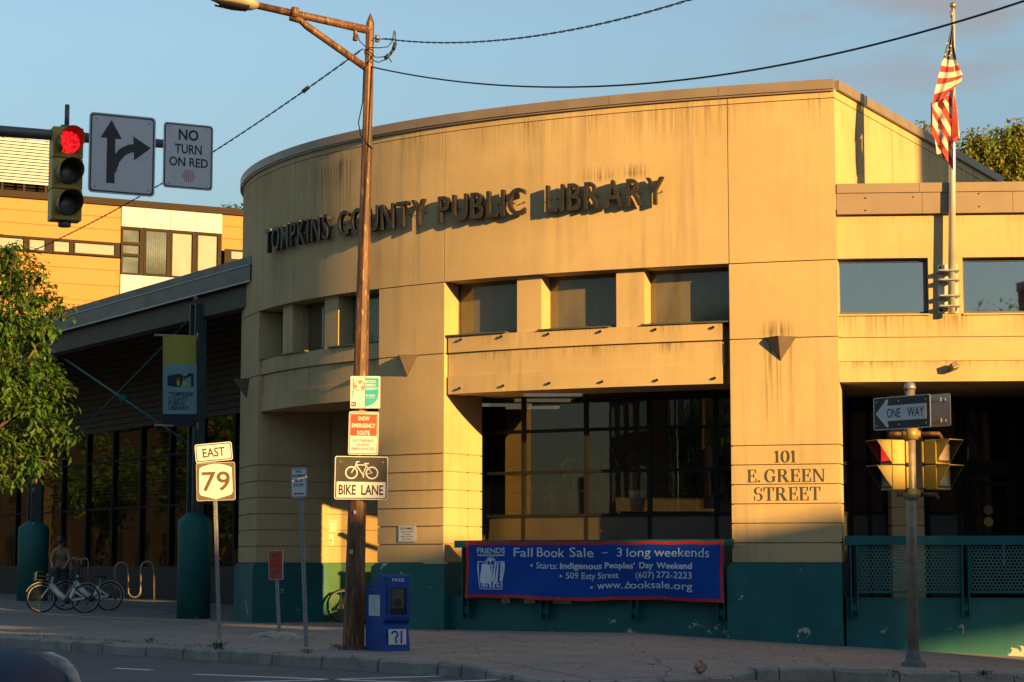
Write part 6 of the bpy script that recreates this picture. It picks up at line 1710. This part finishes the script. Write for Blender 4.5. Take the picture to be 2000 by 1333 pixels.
# ------------------------------------------------------------------ cyclist bending over the rack
def skin_mesh(name, verts, edges, radii, material, parent, sublev=2):
    me = bpy.data.meshes.new(name); me.from_pydata(verts, edges, []); ob = bpy.data.objects.new(name + '_tmp', me); COL.objects.link(ob)
    md = ob.modifiers.new('s', 'SKIN'); sv = me.skin_vertices[0].data
    for i, r_ in enumerate(radii): sv[i].radius = (r_, r_) if not isinstance(r_, tuple) else r_
    sv[0].use_root = True
    sm = ob.modifiers.new('u', 'SUBSURF'); sm.levels = sublev; sm.render_levels = sublev
    dg = bpy.context.evaluated_depsgraph_get(); m2 = bpy.data.meshes.new_from_object(ob.evaluated_get(dg)); bpy.data.objects.remove(ob); m2.name = name
    m2.materials.clear(); m2.materials.append(material)
    for p_ in m2.polygons: p_.use_smooth = True
    o2 = bpy.data.objects.new(name, m2); COL.objects.link(o2); o2.parent = parent; return o2
DPn = 53.0
pp = P(118, 1178, DPn); pp.z = g(pp.x, pp.y)
per = thing('person', pp, 'cyclist in pale jacket and dark helmet bending over bike racks', 'person')
M_JK = mat('pale_jacket', (.26, .19, .12), .85, 0, .12, 14); M_TR = mat('dark_trousers', (.03, .03, .035), .85); M_SKIN = mat('skin', (.42, .24, .16), .6, 0, .06, 20)
V = [(0, .05, .92), (0, .0, 1.08), (.02, -.10, 1.24), (.03, -.18, 1.36), (.04, -.24, 1.43), (.05, -.29, 1.50),            # pelvis, spine, neck, skull base
     (.10, .05, .88), (.12, -.03, .48), (.12, .05, .09), (.12, -.10, .05), (-.10, .05, .88), (-.13, .0, .48), (-.13, .08, .09), (-.13, -.07, .05),
     (.20, -.17, 1.34), (.27, -.24, 1.08), (.20, -.42, .96), (.18, -.48, .93), (-.14, -.17, 1.34), (-.22, -.26, 1.08), (-.13, -.43, .98), (-.11, -.49, .95)]
Ed = [(0, 1), (1, 2), (2, 3), (3, 4), (4, 5), (0, 6), (6, 7), (7, 8), (8, 9), (0, 10), (10, 11), (11, 12), (12, 13), (3, 14), (14, 15), (15, 16), (16, 17), (3, 18), (18, 19), (19, 20), (20, 21)]
Rd = [(.15, .11), (.14, .10), (.17, .12), (.15, .10), .055, .055, .095, .065, .045, .04, .095, .065, .045, .04, .07, .05, .036, .03, .07, .05, .036, .03]
body = skin_mesh('body', V, Ed, Rd, M_JK, per)
me = body.data; me.materials.append(M_TR); me.materials.append(M_SKIN)
for p_ in me.polygons:
    c = p_.center
    if c.z < .90: p_.material_index = 1
    if c.z > 1.41 and abs(c.x - .04) < .09 and c.y < -.2: p_.material_index = 2
    if c.y < -.41 and c.z < 1.05: p_.material_index = 2
    if c.z < .1: p_.material_index = 1
for (hx, hy, hz, s) in ((.18, -.49, .93, 1), (-.11, -.50, .95, -1)):
    vs, es, rs = [(hx, hy, hz), (hx, hy - .05, hz - .01)], [(0, 1)], [(.032, .018), (.040, .018)]
    for k in range(4):
        a = len(vs); x = hx + (k - 1.5) * .020; L = (.026, .031, .029, .022)[k]; vs += [(x, hy - .085, hz - .015), (x, hy - .085 - L, hz - .035), (x, hy - .08 - L, hz - .06)]; es += [(1, a), (a, a + 1), (a + 1, a + 2)]; rs += [.009, .0085, .007]
    a = len(vs); vs += [(hx - s * .04, hy - .03, hz - .02), (hx - s * .055, hy - .06, hz - .04)]; es += [(0, a), (a, a + 1)]; rs += [.011, .009]
    skin_mesh('hand', vs, es, rs, M_SKIN, per, 1)
Mhd = Matrix.Translation(pp + Vector((.055, -.335, 1.545))) @ Matrix.Rotation(R(-12), 4, 'Z') @ Matrix.Rotation(R(32), 4, 'X')
mb = MB(Mhd).m(M_SKIN); mb.lathe([(0, -.125), (.045, -.115), (.062, -.07), (.074, -.01), (.078, .05), (.06, .10), (.03, .12), (0, .125)], (0, 0, 0), 16); hv = len(mb.v)
for i, q in enumerate(mb.v): mb.v[i] = Vector((q.x, q.y * 1.22, q.z))
mb.add([Vector(v) for v in ((-.012, -.088, .01), (.012, -.088, .01), (0, -.118, -.025), (-.014, -.088, -.032), (.014, -.088, -.032))], [(0, 2, 3), (0, 1, 2), (1, 4, 2), (3, 2, 4)])
for s in (-1, 1): mb.lathe([(0, -.03), (.012, -.015), (.014, .01), (0, .03)], (s * .078, .01, -.01), 8)
mb.m(M_SB)
for s in (-1, 1): mb.lathe([(0, -.007), (.010, 0), (0, .007)], (s * .03, -.086, .012), 8)
mb.m(mat('lips', (.35, .13, .10), .5)); mb.box(-.022, .022, -.088, -.080, -.062, -.054); mb.build('head', per)
mb = MB(Mhd).m(mat('dark_hair', (.03, .02, .015), .8)); mb.lathe([(.080, -.03), (.086, .03), (.07, .09), (0, .12)], (0, .014, 0), 14); mb.build('hair', per)
mb = MB(Mhd).m(mat('helmet_black', (.02, .025, .035), .25, 0, .1, 9, coat=.5)); mb.lathe([(.104, .035), (.110, .06), (.10, .11), (.07, .15), (.03, .17), (0, .172)], (0, .01, 0), 18); 
for i, q in enumerate(mb.v): mb.v[i] = Vector((q.x, q.y * 1.25, q.z))
for k in (-1, 0, 1): mb.tube([Vector((k * .045, -.12, .08)), Vector((k * .045, -.06, .155)), Vector((k * .04, .06, .16)), Vector((k * .04, .12, .08))], .012, 6)
mb.build('helmet', per)

# ------------------------------------------------------------------ dark blue car at the lower left
M_CAR = mat('car_paint_blue', (.001, .034, .085), .55, 0, .06, 2, coat=0, spec=.06)
M_CGL = mat('car_glass', (.012, .014, .016), .05, 0, .05, 2, spec=.8)
M_HL = mat('headlight_lens', (.40, .32, .26), .3, 0, .35, 14, spec=.4)
DC = 11.6
nose = P(84, 1333, DC); zr_ = road_z(nose.x, DC)
MC = Matrix.Translation((nose.x, DC + .1, zr_)) @ Matrix.Rotation(R(-7), 4, 'Z')      # +x = forward
car = thing('parked_car', Vector((nose.x - 2.2, DC, zr_)), 'dark blue car nosing in at the lower left corner', 'car')
def csec(x, w, z0, z1, p=3.2, n=24):
    out = []
    for i in range(n):
        t = 2 * math.pi * i / n; c, s_ = math.cos(t), math.sin(t)
        out.append(Vector((x, w / 2 * math.copysign(abs(c) ** (2 / p), c), (z0 + z1) / 2 + (z1 - z0) / 2 * math.copysign(abs(s_) ** (2 / p), s_))))
    return out
def loft(mb, secs):
    n = len(secs[0]); mb.add([q for s_ in secs for q in s_], [(i * n + j, i * n + (j + 1) % n, (i + 1) * n + (j + 1) % n, (i + 1) * n + j) for i in range(len(secs) - 1) for j in range(n)] + [tuple(reversed(range(n))), tuple((len(secs) - 1) * n + j for j in range(n))], True)
mb = MB(MC).m(M_CAR); ctop = P(0, 1256, DC).z - zr_
loft(mb, [csec(-4.5, 1.3, .40, .80), csec(-4.42, 1.62, .26, .98), csec(-3.9, 1.76, .22, 1.06), csec(-2.6, 1.80, .2, 1.02), csec(-1.2, 1.80, .2, ctop + .05), csec(-.75, 1.78, .2, ctop + .015), csec(-.45, 1.74, .2, ctop - .02), csec(-.25, 1.66, .22, ctop - .07), csec(-.11, 1.54, .24, ctop - .16), csec(-.03, 1.40, .28, ctop - .30), csec(.02, 1.22, .34, ctop - .46)])
cb = sub(mb.build('body', car), car)
mb = MB(MC).m(M_CGL); loft(mb, [csec(-4.0, 1.1, .95, 1.10, 2.6), csec(-3.4, 1.36, .95, 1.40, 2.6), csec(-2.6, 1.40, .95, 1.47, 2.6), csec(-1.9, 1.36, .95, 1.38, 2.6), csec(-1.15, 1.3, .9, 1.02, 2.6)]); mb.build('window', car)
mb = MB(MC).m(M_CAR); loft(mb, [csec(-3.5, 1.15, 1.36, 1.43, 2.6), csec(-2.6, 1.22, 1.44, 1.50, 2.6), csec(-2.0, 1.15, 1.37, 1.42, 2.6)]); mb.build('roof', car)
for s in (-1, 1):
    mb = MB(MC).m(M_HL); hv_ = []
    for (x, yy, za, zb2) in ((-.27, .845, ctop - .24, ctop - .09), (-.15, .79, ctop - .36, ctop - .13), (-.06, .72, ctop - .47, ctop - .20), (-.01, .64, ctop - .54, ctop - .30)):
        hv_ += [Vector((x, s * yy, za)), Vector((x + .035, s * (yy + .0), (za + zb2) / 2)), Vector((x, s * (yy - .02), zb2))]
    k = [(3 * i + j, 3 * i + 3 + j, 3 * i + 4 + j, 3 * i + 1 + j) for i in range(3) for j in range(2)]
    nv = len(hv_); hv_ += [v + Vector((-.05, -s * .06, 0)) for v in hv_]
    k += [tuple(nv + a for a in reversed(f)) for f in k[:6]] + [(0, 3, nv + 3, nv), (3, 6, nv + 6, nv + 3), (6, 9, nv + 9, nv + 6), (2, nv + 2, nv + 5, 5), (5, nv + 5, nv + 8, 8), (8, nv + 8, nv + 11, 11)]
    mb.add(hv_, k, True); mb.build('headlight', cb)
    for x in (-.85, -3.6):
        Mwh = MC @ Matrix.Translation((x, s * .82, .32)); mb = MB(Mwh).m(M_TYRE); mb.ring(.25, .075, (0, 0, 0), 28, 10); w = sub(mb.build('wheel', car), car)
        mb = MB(Mwh).m(M_RIM); mb.lathe([(.0, .03), (.17, .045), (.20, .02), (.20, -.04), (0, -.04)], (0, 0, 0), 20, M=Matrix.Rotation(R(90 * s), 4, 'X')); mb.build('rim', w)

# ------------------------------------------------------------------ orange apartment block in the distance
DB0, = (82.0,)
q0 = P(0, 384, DB0); ZB = q0.z; d2 = ray(470, 422); DB1 = (ZB - EYE) / d2.z; q1 = d2 * DB1; q1.z = ZB
BE = (q1 - q0); BE.z = 0; BE.normalize(); BN = Vector((BE.y, -BE.x, 0))
MBD = Matrix(((BE.x, BN.x, 0, q0.x), (BE.y, BN.y, 0, q0.y), (0, 0, 1, 0), (0, 0, 0, 1)))
def bxp(px):
    lo, hi = -30.0, 40.0
    for _ in range(40):
        m = (lo + hi) / 2; q = q0 + BE * m; q.z = 14
        if PX(q) < px: lo = m
        else: hi = m
    return lo
def bzp(px, py): return P(px, py, (q0 + BE * bxp(px)).y).z
BB = lambda mb, x0, x1, z0, z1, f, b_: mb.box(x0, x1, b_, f, z0, z1, MBD)
apt = thing('apartment_building', q0 * 1.0 - Vector((0, 0, q0.z)), 'modern orange clad apartment block with white window bay at upper left', 'building')
M_OR = mat('orange_cladding', (.40, .19, .055), .7, 0, .06, .6); M_WP = mat('white_panel', (.50, .49, .54), .6, 0, .04, 1); M_BLIND = mat('pale_blind', (.25, .26, .27), .6, 0, .05, 2); M_ADK = mat('apartment_frame', (.045, .032, .026), .9, spec=.1)
M_AGL = mat('apartment_glass', (.11, .135, .155), .7, 0, .45, 1.2, spec=.1); M_CURT = mat('curtain', (.12, .15, .17), .6, 0, .12, 6)
mb = MB().m(M_OR); XA, XB = bxp(-190), bxp(640)
zrow = [0, 3, 5, 6.5, 8, 9.2, bzp(100, 583), bzp(100, 552), bzp(100, 521), bzp(100, 497)]
wt, wb2 = bzp(100, 466), bzp(100, 494)
ztops = [wt, bzp(100, 441), bzp(100, 416), ZB]
wx0, wx1 = bxp(235), bxp(432)
for (a, b_) in ((XA, wx0), (wx1, XB)):
    for z0, z1 in list(zip(zrow, zrow[1:])) + list(zip(ztops, ztops[1:])): BB(mb, a + .01, b_ - .01, z0 + .012, z1 - .012, 0, -.3)
    BB(mb, a, b_, 0, ZB - .02, -.03, -.3) if False else None
for (a, b_) in ((XA, wx0), (wx1, XB)): BB(mb, a, b_, 0, wb2 - .05, -.04, -.5); BB(mb, a, b_, wt + .05, ZB - .02, -.04, -.5)
BB(mb, wx0, wx1, 0, ZB - .02, -.32, -.5)
mb.build('cladding', apt)
mb = MB().m(M_ADK); BB(mb, XA, XB, ZB, ZB + .28, .12, -9); BB(mb, XA, XB, wb2 - .05, wt + .05, -.35, -.6); mb.build('roof_edge', apt)
for (pa, pb) in ((-60, 50), (55, 92), (103, 140), (144, 228), (-180, -70)):
    a, b_ = bxp(pa), bxp(pb); mb = MB().m(M_ADK)
    for (x0, x1, z0, z1) in ((a, b_, wb2, wb2 + .08), (a, b_, wt - .08, wt), (a, a + .07, wb2 + .08, wt - .08), (b_ - .07, b_, wb2 + .08, wt - .08)): BB(mb, x0, x1, z0, z1, -.03, -.3)
    w = sub(mb.build('window', apt), apt); BB(MB().m(M_BLIND), a + .07, b_ - .07, wb2 + .08, wt - .08, -.12, -.16).build('pane', w)
for pa, pb in ((-70, -60), (50, 55), (92, 103), (140, 144), (228, 235)): BB(MB().m(M_ADK), bxp(pa) + .01, bxp(pb) - .01, wb2, wt, -.05, -.3).build('window_pier', apt)
mb = MB().m(M_WP); zb1, zb0_ = bzp(335, 450), bzp(300, 541)
for a, b_ in ((235, 281), (281, 331), (331, 382), (382, 432)): BB(mb, bxp(a) + .01, bxp(b_) - .01, zb1, ZB - .02, .08, -.3); BB(mb, bxp(a) + .01, bxp(b_) - .01, 3, zb0_, .08, -.3)
mb.build('white_cladding', apt)
for (a, b_, sp_, mm) in ((236, 276, (0, .42, .66, 1), M_AGL), (281, 329, (0, 1), M_CURT), (333, 379, (0, 1), M_BLIND), (383, 428, (0, .16, 1), M_BLIND)):
    x0, x1 = bxp(a), bxp(b_); hgt_ = zb1 - zb0_; mb = MB().m(M_ADK)
    BB(mb, x0, x0 + .08, zb0_, zb1, .02, -.25); BB(mb, x1 - .08, x1, zb0_, zb1, .02, -.25)
    for f in sp_: z = zb0_ + hgt_ * f; BB(mb, x0 + .08, x1 - .08, z - .06, z + .06, .02, -.25) if 0 < f < 1 else BB(mb, x0 + .08, x1 - .08, (z if f == 0 else z - .1), (z + .1 if f == 0 else z), .02, -.25)
    w = sub(mb.build('window', apt), apt)
    for f0, f1 in zip(sp_, sp_[1:]): BB(MB().m(mm if not (a == 383 and f0 == 0) else M_AGL), x0 + .08, x1 - .08, zb0_ + hgt_ * f0 + .06, zb0_ + hgt_ * f1 - .06, -.08, -.12).build('pane', w)
    if a == 281:
        mb = MB().m(M_CURT)
        for k in range(9): x = x0 + .15 + (x1 - x0 - .3) * k / 8; mb.tube([MBD @ Vector((x, -.06, zb0_ + .12)), MBD @ Vector((x, -.06, zb1 - .12))], .07, 6)
        mb.build('curtain', w)
for pa, pb in ((276, 281), (329, 333), (379, 383), (428, 432)): BB(MB().m(M_ADK), bxp(pa) + .005, bxp(pb) - .005, zb0_, zb1, .0, -.3).build('window_pier', apt)
a, b_ = bxp(438), bxp(500); z0, z1 = bzp(460, 520), bzp(460, 488); BB(MB().m(M_ADK), a, b_, z0, z1, .03, -.2).build('window', apt); BB(MB().m(M_BLIND), a + .3, b_ - .2, z0 + .3, z1 - .1, .05, .035).build('pane', apt)
# roof plant screen of pale slats
ps = P(0, 250, DB0 + 3); zs1, zs0_ = ps.z, P(0, 372, DB0 + 3).z
scr = sub(MB().m(M_ADK).build('plant_screen', apt), apt)
xr = bxp(174); mb = MB().m(M_WP); n = 17
for k in range(n):
    z = zs0_ + .35 + (zs1 - zs0_ - .35) * k / n; mb.box(XA, xr, -2.95, -2.88, z, z + (zs1 - zs0_) / n * .58, MBD)
mb.build('slats', scr)
mb = MB().m(M_ADK)
for px in range(-186, 180, 44): x = bxp(px); mb.box(x - .05, x + .05, -3.1, -2.96, ZB, zs1, MBD)
mb.box(XA, xr, -3.9, -3.8, ZB + .9, zs1 - .3, MBD)
mb.box(XA, xr, -8, -7.9, ZB + .2, zs0_ + .5, MBD); mb.build('posts', scr)
mb = MB().m(M_WP); a, b_ = bxp(33), bxp(92); zt = zs1
v8 = [(a, -5, zt), (b_, -5, zt), (b_, -8, zt), (a, -8, zt), (a + .5, -5.4, zt + .55), (b_ - .6, -5.4, zt + .5), (b_ - .6, -7.6, zt + .5), (a + .5, -7.6, zt + .55)]
mb.add([MBD @ Vector(v) for v in v8], [(0, 1, 5, 4), (1, 2, 6, 5), (2, 3, 7, 6), (3, 0, 4, 7), (4, 5, 6, 7), (3, 2, 1, 0)]); mb.build('roof_vent', apt)
mb = MB().m(M_OR); BB(mb, XA, XB, 0, ZB, -9.0, -9.2); BB(mb, XB - .2, XB, 0, ZB, -.5, -9); mb.build('rear_wall', apt)

# ------------------------------------------------------------------ unseen buildings across the street to the right, heights shaped to place evening shade
M_BRK = mat('brick', (.26, .12, .08), .85, 0, .2, 2); M_DBRK = mat('dark_brick', (.07, .05, .04), .85, 0, .2, 2); M_SHOP = mat('stone_front', (.32, .28, .22), .85, 0, .15, 1)
def st(s, t): return Vector(((s + t) * math.sin(R(SUN_AZ)) if False else s * math.sin(R(SUN_AZ)) + t * math.cos(R(SUN_AZ)), s * math.cos(R(SUN_AZ)) - t * math.sin(R(SUN_AZ)), 0))
TE = math.tan(R(SUN_EL))
def occluder(s0, s1, t0, depth, h, label, m):  # unseen block, width and height set to place shade
    """block whose roof line, seen along the sun, stands at height h over the street plane t = 0"""
    c = st((s0 + s1) / 2, t0); o = thing('unseen_building', c, label, 'building', 'brick row across the street outside the frame')
    ax = (st(1, 0) - st(0, 0)).normalized(); ay = (st(0, 1) - st(0, 0)).normalized(); Mx = Matrix(((ax.x, ay.x, 0, c.x), (ax.y, ay.y, 0, c.y), (0, 0, 1, 0), (0, 0, 0, 1))); W = (s1 - s0) / 2; H = h + t0 * TE
    mb = MB(Mx).m(m); mb.box(-W, W, 0, depth, -1.5, H); mb.build('wall', o)
    mb = MB(Mx).m(M_COPE); mb.box(-W, W, -.2, -.005, H - .5, H - .05); mb.build('cornice', o)
    for fl in range(int(H // 3.4)):
        for k in range(int(2 * W // 2.4)):
            x = -W + 1.2 + 2.4 * k; mb = MB(Mx).m(M_PANE2); mb.box(x - .5, x + .5, -.06, -.005, 1.0 + 3.4 * fl, 2.7 + 3.4 * fl); mb.build('window', o)
    return o
def span(s0, hw, h0, h1, label):  # unseen slab added to hold back part of the sun
    c = st(s0, 34.5); H1, H0 = h1 + 34.5 * TE, h0 + 34.5 * TE
    o = thing('shade_span', Vector((c.x, c.y, H0)), label, 'shade_blocker')
    ax = (st(1, 0) - st(0, 0)).normalized(); ay = (st(0, 1) - st(0, 0)).normalized(); Mx = Matrix(((ax.x, ay.x, 0, c.x), (ax.y, ay.y, 0, c.y), (0, 0, 1, 0), (0, 0, 0, 1)))
    MB(Mx).m(M_SHOP).box(-hw, hw, 0, 3, H0, H1).build('span_block', o)
occluder(-8, 8.0, 34, 9, 7.4, 'unseen low brick block sized to shade the near road and car', M_BRK)
occluder(8.0, 14.2, 36, 10, 13.9, 'unseen tall stone block added to shade the mast arm signs', M_SHOP)
occluder(14.2, 16.5, 34, 9, 9.5, 'unseen narrow brick block raised to shade the far left pavement', M_BRK)
occluder(16.5, 17.3, 34, 9, 7.35, 'unseen low brick slice sized to leave sun on the lamp post signs', M_BRK)
occluder(17.3, 18.25, 34, 9, 8.05, 'unseen brick slice sized to leave sun on the route shield', M_BRK)
occluder(18.25, 19.4, 34, 9, 9.4, 'unseen narrow brick slice raised to shade the left pavement', M_BRK)
occluder(19.4, 21.85, 34, 9, 10.4, 'unseen wide brick block raised to shade the left pavement', M_BRK)
occluder(21.85, 22.6, 35, 8, 6.4, 'unseen low slice sized to leave sun on the signal pole', M_SHOP)
span(22.22, .37, 8.5, 11, 'unseen high slab added to keep sun off the left pavement')
occluder(22.6, 23.15, 31, 6, 10.7, 'unseen tall narrow block added to shade the hire bicycles', M_BRK)
occluder(23.15, 25.0, 33, 8, 8.3, 'unseen brick block sized to shade the foot of the middle pillar', M_BRK)
occluder(25.0, 27.85, 34, 9, 7.35, 'unseen brick block sized to shade the foot of the corner pillar', M_BRK)
occluder(29.75, 31.25, 34, 9, 7.3, 'unseen slim brick block continuing the shade line along the wing', M_BRK)
occluder(31.25, 46, 34, 9, 17.0, 'unseen tall block added to shade the far part of the side wall', M_SHOP)
span(28.8, .93, 5.45, 7.3, 'unseen slab added to shade the porch railing above a sunlit strip')
def row_house(cx, cy, w, d, h, yaw, m, label):
    Mx = rot(Vector((cx, cy, 0)), yaw); o = thing('unseen_building', Vector((cx, cy, 0)), label, 'building', 'brick row across the street outside the frame')
    MB(Mx).m(m).box(-w / 2, w / 2, -d, 0, -1, h).build('wall', o); MB(Mx).m(M_COPE).box(-w / 2, w / 2, .005, .25, h - .6, h - .1).build('cornice', o)
    for fl in range(int(h // 3.5)):
        for k in range(int(w // 2.6)):
            x = -w / 2 + 1.3 + 2.6 * k; MB(Mx).m(M_PANE2).box(x - .55, x + .55, .005, .06, 1.1 + 3.5 * fl, 2.8 + 3.5 * fl).build('window', o)
for k, (x, h) in enumerate(((-46, 11), (-31, 13), (-16, 10.5), (-1, 12), (13, 10))):
    row_house(x, -14, 14.8, 8, h, 0, (M_BRK, M_SHOP)[k % 2], ('brick', 'stone')[k % 2] + ' shop across the street behind the camera, number of storeys three, ' + ('westernmost', 'second from west', 'middle one', 'fourth from west', 'easternmost')[k])
for k, (x, y, h) in enumerate(((-40, 50, 7.5), (-46, 68, 9), (-52, 86, 9), (-58, 104, 9))):
    row_house(x, y, 18.6, 8, h, -68, M_DBRK, 'house on the far left side of the street outside the frame, ' + ('nearest', 'second', 'third', 'farthest')[k])
for i, (x, y) in enumerate(((-24, 62), (-31, 68), (-37, 78))):
    b_ = Vector((x, y, road_z(x, y))); rnd = random.Random(60 + i)
    tree('street_tree', 'green tree along the far left street outside the frame, ' + ('nearest', 'middle', 'farthest')[i], b_, 3, .2, [(b_ + Vector((rnd.uniform(-2.2, 2.2), rnd.uniform(-2.2, 2.2), rnd.uniform(3.0, 7.5))), rnd.uniform(1, 1.6)) for k in range(9)], LG, (4, 3, 3, .2), 3000, .32, .16, 70 + i, 'tree', per=8)
